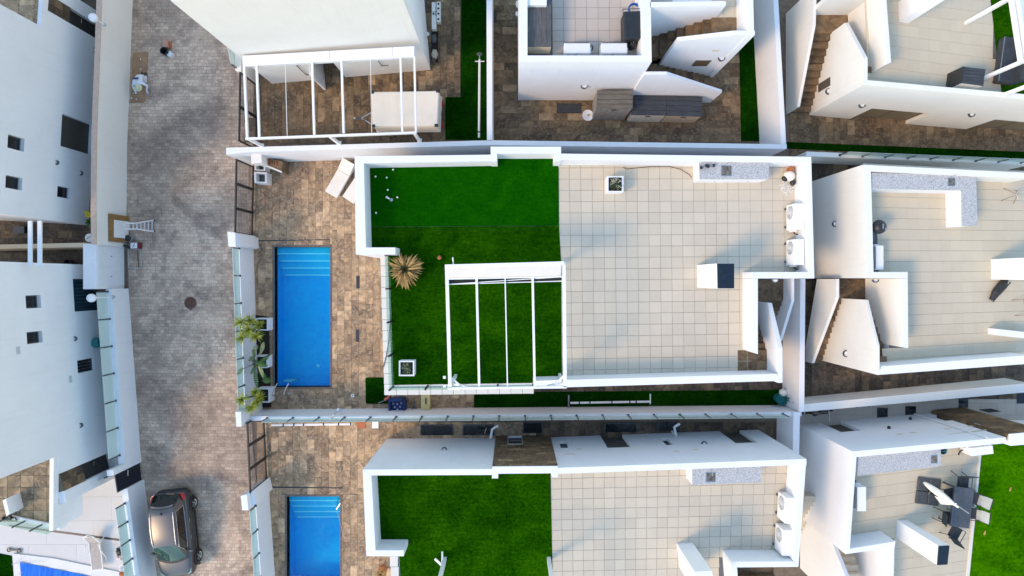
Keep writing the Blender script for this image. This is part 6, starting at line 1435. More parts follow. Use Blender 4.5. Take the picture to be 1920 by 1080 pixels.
# ---- bottom right furniture
r, L = oriented('parasol_stand', 'dark four-slab parasol stand on the bottom right roof', 'parasol stand', (*W(1743, 923, 3.6), ZRF), -.12)
for x in (-.26, .26):
    for y in (-.3, .3): L(MB().box(x-.25, y-.29, 0, x+.25, y+.29, .1), 'weight_slab', DARKG, bevel=.04)
L(MB().tube([(0, 0, .1), (0, 0, .4)], .05, 8), 'socket', BLACK)
r = thing('cantilever_parasol', 'closed white cantilever parasol leaning over the dark table', 'parasol', P(1740, 915, ZRF)); a, b = P(1731, 904, 3.9), P(1795, 950, 5.2); e = P(1817, 963, 5.4)
MB().tube([P(1741, 926, 3.6), (P(1741, 926, 3.6)+a)/2+Vector((0, 0, .3)), a], .03, 6).build('mast', GREYM, r); MB().tube([a, e], .025, 6).build('boom', GREYM, r)
m = MB(); K = 14
for i in range(K+1):
    t = i/K; c = a.lerp(b, t)+Vector((0, 0, .05)); rr = .05+.10*math.sin(math.pi*min(1, t*1.15))**.7
    for k in range(10): an = 6.283*k/10; w = rr*(1+.35*math.sin(an*5)); m.v.append((c.x+w*math.cos(an)*.6, c.y+w*math.cos(an)*.75, c.z+w*math.sin(an)))
m.f = [(i*10+k, i*10+(k+1) % 10, (i+1)*10+(k+1) % 10, (i+1)*10+k) for i in range(K) for k in range(10)]+[tuple(range(9, -1, -1)), tuple(K*10+k for k in range(10))]
m.build('folded_canopy', OFFW, r, smooth=True); q = P(1776, 940, 4.6); m = MB(); m.add([P(1752, 930, 4.4), P(1794, 944, 4.8), P(1790, 947, 4.75), P(1764, 945, 4.4)], [(0, 1, 2, 3)]); m.extrude([P(1752, 930, 4.4), P(1794, 944, 4.8), P(1790, 947, 4.75), P(1764, 945, 4.4)], (0, 0, .03)); m.v = m.v[4:]; m.f = [tuple(i-4 for i in f) for f in m.f[1:]]; m.build('loose_flap', OFFW, r)
r, L = oriented('dining_table', 'dark rectangular garden table on the bottom right roof', 'table', (*W(1803, 951, 4.15), ZRF), -.13)
n = 8
for k in range(n): L(MB().box(-.42+.84*k/n+.004, -.86, .70, -.42+.84*(k+1)/n-.004, .86, .735), 'table_slat', plain('dark_slate_tabletop', (0.075, 0.085, 0.10), .4, var=.2, scale=3))
for x in (-.38, .38):
    L(MB().box(x-.02, -.84, .62, x+.02, .84, .70), 'apron', DARKG)
    for y in (-.8, .8): L(MB().box(x-.03, y-.03, 0, x+.03, y+.03, .70), 'leg', DARKG)
def gchair(label, x, y, rz, light=False):
    fm = plain('pale_sling_fabric', (0.50, 0.52, 0.48), .8) if light else GREYC
    r, L = oriented('garden_chair', label, 'chair', (*W(x, y, 3.8), ZRF), rz, 'garden chairs round the dark table'); w = .24
    L(MB().box(-w, -.22, .41, w, .24, .44), 'seat', GREYC); m = MB(); m.extrude([(-w, -.24, .44), (w, -.24, .44), (w, -.40, .92), (-w, -.40, .92)], (0, .02, .006)); L(m, 'backrest', fm)
    for s in (-1, 1):
        L(MB().tube([(s*w, .26, 0), (s*w, .24, .62), (s*w, -.3, .62), (s*w, -.34, .6)], .016, 6), 'armrest', BLACK); L(MB().tube([(s*w, -.34, 0), (s*w, -.22, .44), (s*w, -.41, .94)], .016, 6), 'rear_leg', BLACK)
    L(MB().tube([(-w, -.41, .94), (w, -.41, .94)], .016, 6), 'top_rail', BLACK)
gchair('garden chair at the upper end of the dark table', 1803, 903, math.pi-.1)
gchair('garden chair at the lower end of the dark table', 1788, 997, -.5)
gchair('left upper garden chair pulled from the dark table', 1778, 925, -math.pi/2+.2); gchair('left lower garden chair at the dark table', 1774, 968, -math.pi/2-.1)
gchair('right upper garden chair with pale back against the lawn', 1822, 932, math.pi/2-.3, True); gchair('right lower garden chair with pale back against the lawn', 1818, 961, math.pi/2-.1, True)
r = thing('bucket', 'teal glass bucket beside the granite counter', 'bucket', P(1771, 847, ZRF)); q = P(1771, 846, 3.9); MB().lathe([(.12, 0), (.17, .38), (.15, .38), (.11, .03), (.001, .03)], (q.x, q.y, ZRF), 16).build('pail', TEALP, r); MB().tube([(q.x+.16*math.cos(k*.314), q.y, ZRF+.38+.12*math.sin(k*.314)) for k in range(11)], .008, 4).build('handle', GREYM, r)
for k, (x, y) in enumerate(((1893, 921), (1845, 1003))): q = P(x, y, 3.52); m = MB(); leaf(m, Vector((q.x, q.y, 3.53)), Vector((.2, 1, .1)), .22, .045, .1); tag(m.build('fallen_leaf', LEAFD), '%s yellow leaf lying on the bright lawn' % ('upper', 'lower')[k], 'leaf', 'fallen leaves on the lawn')
# ---- right hand path: bicycle, pole, dark squares
r = lying_pole('drain_pipe', 'thin grey pole lying on the path below the cream wall', (1508, 768), (1635, 761), .4, .04, (.2, .47, .77, .95), GREYM)
r, L = oriented('bicycle', 'dark bicycle leaning at the wall corner on the right path', 'bicycle', (*W(1522, 772), 0), .10)
for x in (-.52, .52): w = L(MB().tube([(x+.32*math.cos(6.283*k/24), .05*math.sin(6.283*k/24)+.06, .33+.32*math.sin(6.283*k/24)) for k in range(25)], .024, 6, False), 'wheel', TYRE); L(MB().tube([(x, .02, .33), (x, .1, .33)], .05, 8), 'hub', STEEL, w)
for a, b in (((-.52, .06, .33), (-.15, .06, .3)), ((-.15, .06, .3), (-.25, .06, .78)), ((-.25, .06, .75), (.36, .06, .78)), ((.36, .06, .78), (-.15, .06, .3)), ((.38, .06, .86), (.52, .06, .33)), ((-.52, .06, .33), (-.25, .06, .7))): L(MB().tube([a, b], .02, 6), 'frame_tube', BLACK)
L(MB().ball((-.27, .06, .84), .08, 8, 5, (1.7, .8, .4)), 'saddle', BLACKP); L(MB().tube([(.34, -.26, .98), (.38, .06, .95), (.34, .36, .98)], .016, 6), 'handlebar', STEEL)
for k, (x0, y0, x1, y1) in enumerate(((1645, 765, 1664, 784), (1698, 762, 1717, 780), (1798, 744, 1815, 764), (1907, 738, 1925, 756))):
    r = thing('light_well', 'dark square light well on the right path, %s of four' % ('first from the left', 'second from the left', 'third from the left', 'last')[k], 'light well', P(x0, y0), 'square light wells'); MB().px([(x0, y0), (x1, y0), (x1, y1), (x0, y1)], .012, 0).build('glass', PANE, r); MB().px([(x0-.7, y0-.7), (x1+.7, y0-.7), (x1+.7, y1+.7), (x0-.7, y1+.7)], .008, 0).build('frame', DARKG, r)
tag(MB().px([(1720, 694), (1733, 693), (1733, 699), (1720, 700)], .01, 0).build('drain_cover', BLACK), 'small dark drain cover on the brown path at the right', 'drain'); 
tag(MB().px([(1636, 731), (1653, 730), (1653, 735), (1636, 736)], .01, 0).build('drain_cover', BLACK), 'small dark drain cover just above the cream wall at the right', 'drain')
# ================================================================== ON THE STREET
r = thing('manhole_cover', 'round rusty manhole cover in the road', 'manhole', P(357, 568)); q = P(357, 568); RUST = plain('rusty_iron', (0.13, 0.062, 0.042), .75, .2, var=.35, scale=14)
MB().lathe([(.30, 0), (.31, .008), (.27, .012), (.001, .012)], (q.x, q.y, 0), 28).build('cover_plate', RUST, r); m = MB()
for rr in (.22, .14, .06): m.tube([(q.x+rr*math.cos(6.283*k/24), q.y+rr*math.sin(6.283*k/24), .013) for k in range(25)], .012, 4, False)
for k in range(10): a = 6.283*k/10; m.tube([(q.x+.06*math.cos(a), q.y+.06*math.sin(a), .013), (q.x+.24*math.cos(a), q.y+.24*math.sin(a), .013)], .008, 4)
m.build('raised_pattern', RUST, r); t = P(357.5, 580); MB().box(t.x-.04, t.y-.05, 0, t.x+.04, t.y+.04, .011).build('lifting_notch', RUST, r)
r = thing('paint_bucket', 'black bucket with a pale blue lid standing alone on the road', 'bucket', P(308, 97)); q = P(307, 95, .35); MB().lathe([(.16, 0), (.19, .36), (.165, .36), (.15, .05), (.001, .05)], (q.x, q.y, 0), 18).build('pail', BLACKP, r); MB().lathe([(.001, .0), (.13, 0), (.14, .24), (.001, .24)], (q.x+.2, q.y-.1, 0), 14).build('side_tin', CLOTHW, r)
r = thing('brick', 'pink brick lying behind the black bucket on the road', 'brick', P(309, 81)); a = P(309, 81, .25); MB().box(a.x-.11, a.y-.19, 0, a.x+.11, a.y+.19, .24).build('brick_body', plain('pink_brick', (0.50, 0.27, 0.20), .85), r, bevel=.012)
MB().box(a.x+.112, a.y-.17, 0, a.x+.2, a.y+.15, .1).build('broken_half', TERRA, r)
r = thing('cardboard_mat', 'flattened brown cardboard sheet on the road by the left wall', 'cardboard', P(260, 145)); MB().px([(249, 99), (276, 96.5), (278, 99), (272, 190), (270, 192), (244, 193)], .018, .002).build('sheet', CARDB, r, bevel=.004)
for (x, y) in ((264, 111), (264.5, 130), (247, 184), (256, 186)): q = P(x, y); MB().box(q.x-.015, q.y-.04, .018, q.x+.02, q.y+.04, .024).build('scrap', PAINT, r)
# worker kneeling on the cardboard, seen from above
q = P(262, 150, .4); r = thing('person', 'worker in pale clothes and straw hat kneeling on the cardboard by the wall', 'person', (q.x, q.y, 0)); bx_, by_ = q.x, q.y
V, E, RD = [], [], []
def sk(p, rad, par=None):
    V.append((bx_+p[0], by_+p[1], p[2])); RD.append(rad); i = len(V)-1
    if par is not None: E.append((par, i))
    return i
pel = sk((0, .20, .42), .18); sp1 = sk((0, .03, .50), .175, pel); ch = sk((0, -.17, .54), .185, sp1); nk = sk((.03, -.34, .56), .065, ch); hd = sk((.05, -.42, .58), .10, nk); hd2 = sk((.06, -.50, .54), .085, hd)
for s in (-1, 1):
    sh = sk((s*.21, -.20, .52), .085, ch); el = sk((s*.36, -.28, .36), .065, sh); hx = -.40 if s < 0 else .20; hy = -.42 if s < 0 else -.40; wr = sk((hx, hy, .18), .045, el); pa = sk((hx-.01, hy-.06, .12), .036, wr)
    for k in range(4): f1 = sk((hx-.01+(k-1.5)*.024, hy-.13+abs(k-1.5)*.008, .08), .011, pa); sk((hx-.01+(k-1.5)*.03, hy-.165+abs(k-1.5)*.012, .04), .009, f1)
    t1 = sk((hx-.01+s*-.055, hy-.07, .10), .012, pa); sk((hx-.01+s*-.075, hy-.10, .06), .010, t1)
    hp = sk((s*.09, .20, .36), .12, pel); kn = sk((s*.11, -.02, .11), .085, hp); an = sk((s*.09, .30, .09), .055, kn); sk((s*.09, .37, .07), .05, an)
me = bpy.data.meshes.new('body'); me.from_pydata(V, E, []); ob = bpy.data.objects.new('body', me); COL.objects.link(ob); attach(ob, r)
sm = ob.modifiers.new('skin', 'SKIN'); sm.use_smooth_shade = True
for i, v in enumerate(me.skin_vertices[0].data): v.radius = (RD[i], RD[i]); v.use_root = (i == 0)
su = ob.modifiers.new('sub', 'SUBSURF'); su.levels = 1; su.render_levels = 2; me.materials.append(CLOTHW)
m = MB(); m.ball((bx_+.05, by_-.44, .65), .125, 14, 8, (1, 1.05, .8)); m.lathe([(.12, 0), (.19, -.03), (.195, -.02), (.12, .02)], (bx_+.05, by_-.44, .62), 18); m.build('hat', HATM, r, smooth='auto')
m = MB(); m.extrude([(bx_-.12, by_+.03, .682), (bx_+.12, by_+.03, .682), (bx_+.13, by_-.07, .705), (bx_-.13, by_-.07, .705)], (0, 0, .02)); m.build('blue_back_panel', CLOTHB, r)
m = MB(); m.ball((bx_, by_-.32, .48), .15, 10, 6, (1, .9, .7)); m.build('blue_bib', CLOTHB, r, smooth=True)
for s in (-1, 1): MB().ball((bx_+s*.09, by_+.38, .075), .085, 10, 6, (.7, 1.6, .85)).build('boot', BLACKP, r, smooth=True)
r = thing('trowel', 'small trowel in the kneeling worker\'s hand by the wall', 'trowel', (bx_-.4, by_-.5, 0)); MB().tube([(bx_-.40, by_-.51, .10), (bx_-.47, by_-.55, .10)], .018, 6).build('handle', TWIG, r); MB().extrude([(bx_-.47, by_-.52, .10), (bx_-.60, by_-.60, .09), (bx_-.50, by_-.61, .10)], (0, 0, .008)).build('blade', STEEL, r)
# ladder leaning at the hardboard panel
r = thing('step_ladder', 'aluminium ladder propped between the road and the left street wall', 'ladder', P(287, 424)); ALU = plain('aluminium', (0.70, 0.71, 0.71), .35, .5, var=.08)
f0, f1, t0, t1 = P(288, 413, .02), P(288, 434, .02), P(233, 419, 1.15), P(233, 430, 1.15); h0, h1 = f0.lerp(t0, .58), f1.lerp(t1, .58); h0.y -= .06; h1.y += .06
for a, b in ((f0, h0), (h0, t0), (f1, h1), (h1, t1)): MB().bar(a, b, .06, .08).build('rail', ALU, r)
for k in range(8):
    u = .05+.92*k/7; a = f0.lerp(h0, u/.58) if u < .58 else h0.lerp(t0, (u-.58)/.42); b = f1.lerp(h1, u/.58) if u < .58 else h1.lerp(t1, (u-.58)/.42); MB().bar(a, b, .07 if k == 4 else .05, .035).build('rung', ALU, r)
for a in (f0, f1): MB().box(a.x-.04, a.y-.03, 0, a.x+.05, a.y+.03, .05).build('foot', BLACK, r)
# tools by the meter cabinet
q = P(240, 447, .35); r = thing('paint_bucket', 'grey bucket with black inside beside the hardboard panel', 'bucket', (q.x, q.y, 0)); MB().lathe([(.15, 0), (.19, .36), (.17, .36), (.15, .06), (.001, .06)], (q.x, q.y, 0), 18).build('pail', GREYM, r); MB().lathe([(.165, 0), (.165, .004)], (q.x, q.y, .34), 16).build('black_content', BLACKP, r)
q = P(226, 461, .9); r, L = oriented('power_drill', 'black power tool standing before the cabinet', 'power tool', (*W(243, 463), 0), 2.8); L(MB().tube([(-.16, 0, .2), (.2, 0, .22)], [.06, .07], 8), 'motor', BLACK); L(MB().box(.08, -.04, 0, .16, .04, .2), 'grip', BLACKP); L(MB().tube([(-.16, 0, .2), (-.36, 0, .2)], .018, 6), 'bit', STEEL)
r, L = oriented('tool_box', 'red tool box with a white lid by the cabinet', 'tool box', (*W(253, 460.5, .2), 0), 0); L(MB().box(-.16, -.15, 0, .24, .15, .24), 'case', REDB, bevel=.01); L(MB().box(-.18, -.14, .24, .14, .14, .26), 'white_lid', PAINT); L(MB().tube([(-.05, -.1, .3), (.05, .1, .3)], .012, 5), 'handle', BLACK)
r = thing('wooden_frame', 'thin empty frame lying on the road below the tool box', 'frame', P(252, 485)); fm_ = plain('paint_splashed_wood', (0.40, 0.37, 0.33), .8, var=.5, scale=18)
cs = [P(241, 469, .03), P(264, 467, .03), P(266, 502, .03), P(241, 502, .03)]
for k in range(4): MB().bar(cs[k], cs[(k+1) % 4], .045, .03).build('frame_bar', fm_, r)
MB().bar(P(258, 470, .03), P(260, 501, .03), .03, .02).build('frame_bar', STEMM, r)
# lamp globes on the left street wall
for k, (gx, gy, bx, by, zb) in enumerate(((175, 35, 196, 46.5, 2.12), (171.5, 557.5, 213, 557, 1.2))):
    g0 = P(bx, by, zb); zt_ = H-(g0.x*F/(gx-CX)); zt_ = max(zb+.6, zt_); r = thing('globe_lamp', ('upper', 'lower')[k]+' white globe lamp on a thin post on the left street wall', 'lamp', g0, 'globe lamps'); 
    MB().tube([g0, (g0.x, g0.y, zt_-.1)], .022, 8).build('post', PAINT, r); MB().lathe([(.08, 0), (.08, .03)], (g0.x, g0.y, zb), 12).build('base_plate', GREYM, r); MB().ball((g0.x, g0.y, zt_), .195, 18, 12).build('globe', plain('opal_globe', (0.82, 0.83, 0.84), .3, var=.02), r, smooth=True)
# wall heater on the lower left house, plants by the wall, alley things
u, z = uz(176, 643, f2.A, f2.B); p = f2.at(u, -.25, max(.5, z)); r = thing('wall_reel', 'teal hose reel mounted on the lower left house', 'hose reel', (p.x, p.y, p.z)); MB().tube([(p.x-.2, p.y, p.z), (p.x+.1, p.y, p.z)], .24, 14).build('drum', TEALP, r); MB().tube([(p.x+.1, p.y, p.z), (p.x+.2, p.y, p.z)], .16, 12).build('dark_hub', BLACK, r); MB().tube([(p.x+.2, p.y, p.z), (p.x+.34, p.y-.02, p.z-.15), (p.x+.3, p.y-.15, p.z-.3)], .014, 5).build('hose_end', BLACK, r)
p = P(166, 414, 1.0); r = thing('flowering_plant', 'potted plant with yellow flowers in the gap behind the street wall', 'plant', (p.x, p.y, 0)); MB().lathe([(.14, 0), (.2, .4), (.17, .4), (.001, .34)], (p.x, p.y, 0), 12).build('pot', DARKG, r); m = MB(); m2 = MB()
for k in range(90): a = R.uniform(0, 6.28); el = R.uniform(-.2, 1.4); leaf(m, Vector((p.x, p.y-.05, .8)), Vector((math.cos(a)*math.cos(el), math.sin(a)*math.cos(el), math.sin(el))), R.uniform(.15, .34), .05, .6, seg=2)
for k in range(40): m2.ball((p.x+R.uniform(-.14, .14), p.y+.32+R.uniform(-.14, .14), 1.0+R.uniform(-.08, .1)), .045, 5, 4)
m.build('leaves', LEAFG, r); m2.build('flowers', plain('yellow_petal', (0.62, 0.52, 0.02), .6), r)
p = P(167, 446, .6); r = thing('wall_clock', 'round white dial lying in the gap behind the street wall', 'dial', (p.x, p.y, 0)); MB().lathe([(.21, 0), (.21, .6), (.19, .61), (.001, .61)], (p.x, p.y, 0), 18).build('drum', PAINT, r); MB().bar((p.x-.1, p.y-.05, .615), (p.x+.1, p.y+.1, .615), .02, .01).build('hand', DARKG, r)
p = P(134, 492); tag(MB().lathe([(.12, 0), (.17, .3), (.14, .3), (.12, .05), (.001, .05)], (p.x, p.y, 0), 14).build('alley_bucket', BLACKP), 'black bucket standing in the left alley', 'bucket')
p = P(45, 432); r = thing('alley_crate', 'dark crate at the wall in the left alley', 'crate', (p.x, p.y, 0)); MB().box(p.x-.25, p.y-.15, 0, p.x+.25, p.y+.15, .28).build('crate_body', BLACKP, r); MB().box(p.x-.27, p.y-.17, .28, p.x+.27, p.y+.17, .31).build('rim', DARKG, r)
# ---- lower left patio
r, L = oriented('sun_lounger', 'single taupe sling lounger with a white tube frame on the lower left patio', 'sun lounger', (*W(179, 1035, .3), 0), .13); w = .26
L(MB().box(-w+.03, -.85, .3, w-.03, .45, .325), 'sling_seat', SLING); m = MB(); m.extrude([(-w+.03, .46, .31), (w-.03, .46, .31), (w-.05, .86, .62), (-w+.05, .86, .62)], (0, .01, .02)); L(m, 'sling_back', SLING)
for s in (-1, 1):
    L(MB().tube([(s*w, -.9, .31), (s*(w+.02), 0, .31), (s*w, .46, .31), (s*(w-.03), .9, .64)], .024, 6), 'side_rail', PAINT); L(MB().tube([(s*(w+.02), -.6, 0), (s*(w+.14), -.35, .2), (s*(w+.14), .1, .48), (s*(w+.08), .4, .5), (s*(w+.06), .62, 0)], .02, 6), 'arm_loop', PAINT)
L(MB().tube([(-w, -.9, .31), (w, -.9, .31)], .024, 6), 'foot_rail', PAINT); L(MB().tube([(-w+.03, .9, .64), (0, 1.0, .68), (w-.03, .9, .64)], .024, 6), 'head_rail', PAINT)
for k, (x, y, mt, nm, lb, kind) in enumerate(((221, 1035, BLACKP, 'toy_horse', 'black toy at the glass wall on the lower left patio', 0), (222, 1047, plain('pale_pink_plastic', (0.62, 0.52, 0.48)), 'toy_cart', 'pale pink toy below the black toy', 1), (228, 1067, PAINT, 'wash_basin', 'white round basin at the lower left glass wall', 2), (227, 1077, TERRA, 'toy_tractor', 'rust red toy at the bottom edge by the glass wall', 3))):
    q = P(x, y, .2); r = thing(nm, lb, 'basin' if kind == 2 else 'toy', (q.x, q.y, 0))
    if kind == 2: MB().lathe([(.12, 0), (.17, .16), (.15, .16), (.11, .03), (.001, .03)], (q.x, q.y, 0), 16).build('bowl', mt, r)
    else:
        MB().box(q.x-.1, q.y-.12, .06, q.x+.1, q.y+.12, .2).build('toy_body', mt, r, bevel=.03); MB().box(q.x-.05, q.y+.02, .2, q.x+.05, q.y+.1, .3).build('toy_top', mt, r, bevel=.02)
        for a in (-1, 1):
            for b in (-1, 1): MB().tube([(q.x+a*.1, q.y+b*.09, .06), (q.x+a*.14, q.y+b*.09, .06)], .06, 10).build('toy_wheel', BLACKP, r)
q = P(13, 971, 2.9); r = thing('hose_coil', 'black coiled hose on the ledge of the lower left house', 'hose', (q.x, q.y, 2.8)); m = MB()
for k in range(3): m.tube([(q.x+(.16+.02*k)*math.cos(6.283*t/16), q.y+.12*math.sin(6.283*t/16), 2.83+.05*k) for t in range(17)], .03, 6, False)
m.tube([(q.x+.15, q.y, 2.85), (q.x+.34, q.y-.02, 2.85), (q.x+.4, q.y-.14, 2.85)], .03, 6); m.build('coil', BLACK, r)
r, L = oriented('kids_scooter', 'thin dark scooter lying at the corner of the covered pool', 'scooter', (*W(28, 1031), 0), -.1)
for x in (-.25, .25): L(MB().tube([(x+.1*math.cos(6.283*k/14), .1*math.sin(6.283*k/14), .05) for k in range(15)], .02, 5, False), 'wheel', BLACK)
L(MB().bar((-.25, 0, .06), (.25, .03, .06), .08, .03), 'deck', DARKG); L(MB().tube([(.25, .03, .06), (.33, -.16, .06)], .015, 5), 'handle', GREYM)
r = thing('pool_cover_line', 'thin rope lines across the covered pool corner', 'rope', P(30, 1055))
for a, b in (((22, 1060), (41, 1046)), ((22, 1057), (84, 1053)), ((28, 1080), (44, 1072))): MB().tube([P(*a, .14), P(*b, .14)], .008, 5).build('rope_run', GREYM, r)

# ================================================================== THE CAR
q = P(326, 1003, 0); yaw = math.radians(5.6); r, L = oriented('parked_car', 'grey hatchback parked along the left wall, rear towards the top', 'car', (W(325, 1003, .8)[0], W(325, 1003, .8)[1], 0), yaw)
# local frame: front is -y; s is the distance from the rear bumper, y = 2.12 - s
ST = [(0.00, .60, .50, .82), (.05, .74, .60, .90), (.18, .83, .70, .96), (.5, .87, .76, .99), (1.1, .885, .79, .985), (2.0, .89, .80, .965), (2.8, .885, .79, .975), (3.15, .87, .77, .985), (3.5, .855, .74, .955), (3.9, .82, .68, .89), (4.12, .74, .58, .80), (4.24, .60, .46, .68)]
m = MB(); ncs = 13
for s, w, wt, zb in ST:
    y = 2.12-s; b = .24 if .1 < s < 4.1 else .32
    half = [(0, zb+.025), (wt*.55, zb+.02), (wt, zb), (w*.965, zb-.06), (w, zb-.2), (w*1.0, .52), (w*.93, b)]
    ring = [(-x, z) for x, z in reversed(half[1:])]+half
    for x, z in ring: m.v.append((x, y, z))
n = len(ST); K = 13
m.f = [(i*K+k, i*K+k+1, (i+1)*K+k+1, (i+1)*K+k) for i in range(n-1) for k in range(K-1)]+[(i*K+K-1, i*K, (i+1)*K, (i+1)*K+K-1) for i in range(n-1)]+[tuple(range(K)), tuple((n-1)*K+k for k in range(K-1, -1, -1))]
body_ = L(m, 'body', CARPAINT, smooth='auto')
su = body_.modifiers.new('sub', 'SUBSURF'); su.levels = 1; su.render_levels = 2
def surf(rows, nm, mat, par=None, th=.0):
    m = MB(); kk = len(rows[0])
    for row in rows: m.v += [tuple(p) for p in row]
    m.f = [(i*kk+k, i*kk+k+1, (i+1)*kk+k+1, (i+1)*kk+k) for i in range(len(rows)-1) for k in range(kk-1)]
    return L(m, nm, mat, par, smooth=True)
def arc(s, w, z, crown, n=9, bow=0.0): return [(w*(-1+2*k/(n-1)), 2.12-s-bow*(1-(-1+2*k/(n-1))**2), z+crown*(1-(-1+2*k/(n-1))**2)) for k in range(n)]
roof = [(.52, .55, 1.47, .03), (.62, .575, 1.515, .035), (.9, .60, 1.55, .04), (1.4, .615, 1.575, .04), (1.9, .61, 1.565, .04), (2.25, .59, 1.53, .04), (2.42, .575, 1.495, .035)]
surf([arc(s, w, z, c, bow=(.06 if i == 0 else (-.08 if i >= 5 else 0))) for i, (s, w, z, c) in enumerate(roof)], 'roof', CARPAINT)
surf([arc(.10, .66, .985, .015, bow=-.08), arc(.22, .64, 1.16, .02, bow=-.05), arc(.38, .60, 1.34, .025, bow=-.0), arc(.53, .555, 1.472, .03, bow=.05)], 'rear_window', CARGLASS)
surf([arc(2.41, .575, 1.493, .035, bow=-.08), arc(2.6, .60, 1.37, .04, bow=.0), arc(2.85, .64, 1.20, .04, bow=.08), arc(3.14, .70, 1.005, .04, bow=.16)], 'windscreen', CARWIND)
surf([arc(3.13, .70, 1.012, .04, bow=.16), arc(3.24, .71, .995, .035, bow=.17)], 'cowl', BLACKP)
surf([arc(.50, .52, 1.475, .03, bow=.06), arc(.40, .54, 1.462, .02, bow=.08)], 'spoiler', CARPAINT)
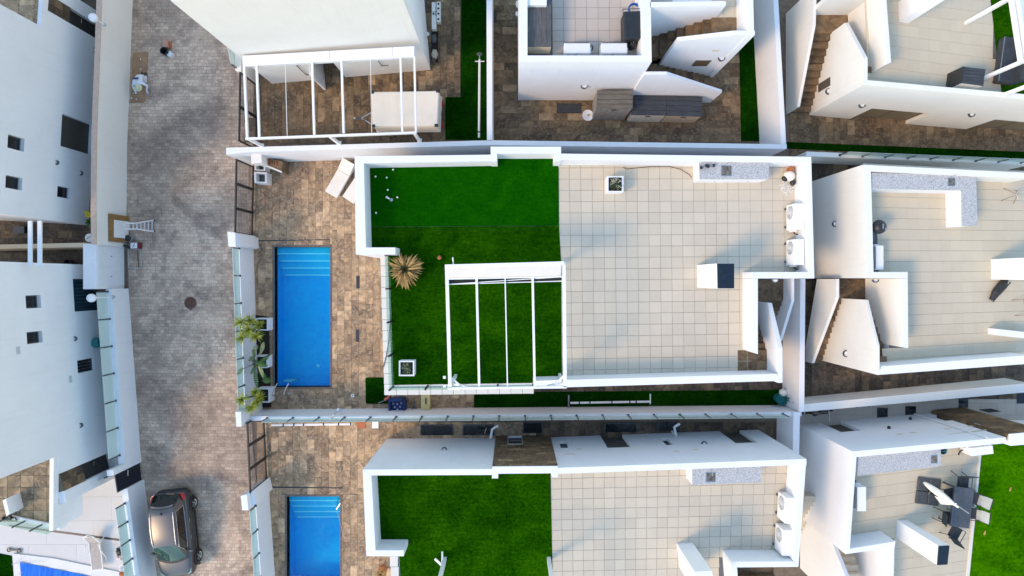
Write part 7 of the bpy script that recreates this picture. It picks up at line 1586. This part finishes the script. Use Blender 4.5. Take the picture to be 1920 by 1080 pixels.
for sgn in (-1, 1):
    # side of the cabin: painted shell with the side glass set 8 mm proud
    lo = [(.10, .665, .98), (.5, .765, .99), (1.1, .79, .985), (2.0, .80, .967), (2.8, .785, .98), (3.16, .70, 1.0)]
    hi = [(.52, .552, 1.47), (.66, .578, 1.515), (1.1, .604, 1.56), (1.8, .612, 1.567), (2.25, .59, 1.53), (2.42, .575, 1.495)]
    rows = [[(sgn*(a[1]*(1-t)+b[1]*t), 2.12-(a[0]*(1-t)+b[0]*t), a[2]*(1-t)+b[2]*t) for t in (0, .25, .5, .75, 1)] for a, b in zip(lo, hi)]
    surf(rows, 'cabin_side', CARPAINT)
    gl = [[(sgn*(a[1]*(1-t)+b[1]*t+.010), 2.12-(a[0]*(1-t)+b[0]*t), a[2]*(1-t)+b[2]*t+.004) for t in (.10, .5, .86)] for a, b in (((.62, .77, .99), (.80, .588, 1.53)), ((.95, .785, .988), (1.05, .601, 1.555)), ((1.5, .795, .975), (1.5, .61, 1.57)), ((2.0, .80, .967), (1.95, .607, 1.56)), ((2.5, .795, .972), (2.22, .592, 1.535)), ((2.92, .765, .985), (2.38, .58, 1.505)))]
    g = surf(gl, 'side_window', CARGLASS); L(MB().tube([Vector(row[0])+Vector((sgn*.006, 0, 0)) for row in gl]+[Vector(gl[-1][-1])]+[Vector(row[2]) for row in reversed(gl)]+[Vector(gl[0][0])], .011, 5), 'chrome_trim', STEEL, g)
    a, b = gl[3][0], gl[3][2]; L(MB().bar((a[0]+sgn*.004, a[1], a[2]), (b[0]+sgn*.004, b[1], b[2]), .05, .012), 'door_pillar', BLACKP, g)
    L(MB().tube([(sgn*.55, 2.12-.75, 1.555), (sgn*.565, 2.12-.9, 1.60), (sgn*.575, 2.12-1.5, 1.62), (sgn*.56, 2.12-2.15, 1.585), (sgn*.545, 2.12-2.3, 1.54)], .018, 6), 'roof_rail', STEEL)
    for s in (.82, 3.44):
        wx = sgn*.80; m = MB(); y = 2.12-s
        m.lathe([(.20, -.1), (.30, -.1), (.325, -.06), (.325, .06), (.30, .1), (.20, .1)], (0, 0, 0), 24, False); m.move(Matrix.Translation((wx, y, .325)) @ Matrix.Rotation(math.pi/2, 4, 'Y')); w = L(m, 'tyre', TYRE, smooth='auto')
        m = MB(); m.lathe([(.001, .04), (.2, .04)], (0, 0, 0), 20, False)
        m.move(Matrix.Translation((wx, y, .325)) @ Matrix.Rotation(math.pi/2*sgn, 4, 'Y')); L(m, 'brake_disc', DARKG, w); m = MB()
        for k in range(5):
            an = 6.283*k/5
            for d in (-.13, .13): m.bar((.04*math.cos(an), .04*math.sin(an), .085), (.2*math.cos(an+d), .2*math.sin(an+d), .075), .035, .02)
        m.lathe([(.19, .06), (.215, .09), (.2, .1), (.19, .09)], (0, 0, 0), 24, False); m.lathe([(.001, .1), (.045, .1), (.05, .08)], (0, 0, 0), 12, False)
        m.move(Matrix.Translation((wx, y, .325)) @ Matrix.Rotation(math.pi/2*sgn, 4, 'Y')); L(m, 'rim', STEEL, w)
        m = MB(); pts = [(sgn*.878, y+.39*math.cos(k*math.pi/12), .30+.39*math.sin(k*math.pi/12)) for k in range(13)]; m.tube(pts, .045, 6); L(m, 'wheel_arch', BLACKP)
    m = MB(); m.extrude([(sgn*.80, 2.12-.14, .93), (sgn*.62, 2.12-.05, .95), (sgn*.70, 2.12-.16, 1.06), (sgn*.79, 2.12-.42, 1.03), (sgn*.855, 2.12-.36, .93)], (sgn*.01, .012, .02)); L(m, 'tail_light', TAIL)
    m = MB(); m.extrude([(sgn*.5, 2.12-4.12, .80), (sgn*.74, 2.12-3.98, .84), (sgn*.78, 2.12-3.72, .90), (sgn*.70, 2.12-3.9, .88)], (0, -.02, .025)); L(m, 'headlight', GLASS2)
    L(MB().ball((sgn*.94, 2.12-2.86, 1.02), .11, 10, 6, (1, .75, .65)), 'wing_mirror', CARPAINT, smooth=True)
    for s in (1.35, 2.15): L(MB().bar((sgn*.892, 2.12-s, .86), (sgn*.892, 2.12-s-.2, .86), .02, .03), 'door_handle', STEEL)
    L(MB().box(min(sgn*.86, sgn*.905), 2.12-3.0, .27, max(sgn*.86, sgn*.905), 2.12-1.25, .38), 'sill', BLACKP)
m = MB(); m.extrude([(-.62, 2.12-.0, .34), (.62, 2.12-.0, .34), (.80, 2.12-.18, .34), (.80, 2.12-.30, .34), (-.80, 2.12-.30, .34), (-.80, 2.12-.18, .34)], (0, .045, .34)); L(m, 'rear_bumper', BLACKP, bevel=.03)
L(MB().bar((0, 2.1, 1.03), (.42, 2.06, 1.05), .03, .02), 'rear_wiper', BLACK); L(MB().bar((-.45, 2.12-3.0, 1.09), (.1, 2.12-3.08, 1.07), .02, .015), 'wiper', BLACK); L(MB().bar((.1, 2.12-2.97, 1.10), (.55, 2.12-2.98, 1.07), .02, .015), 'wiper', BLACK)
m = MB(); m.extrude([(-.01, 2.12-.72, 1.585), (-.01, 2.12-.86, 1.585), (-.01, 2.12-.74, 1.66)], (.03, 0, 0)); L(m, 'roof_antenna', BLACK)
for x in (-.3, .3): L(MB().box(x-.2, 2.12-2.95, .93, x+.2, 2.12-2.6, 1.0), 'dashboard', plain('pale_dash', (0.3, 0.33, 0.3)))
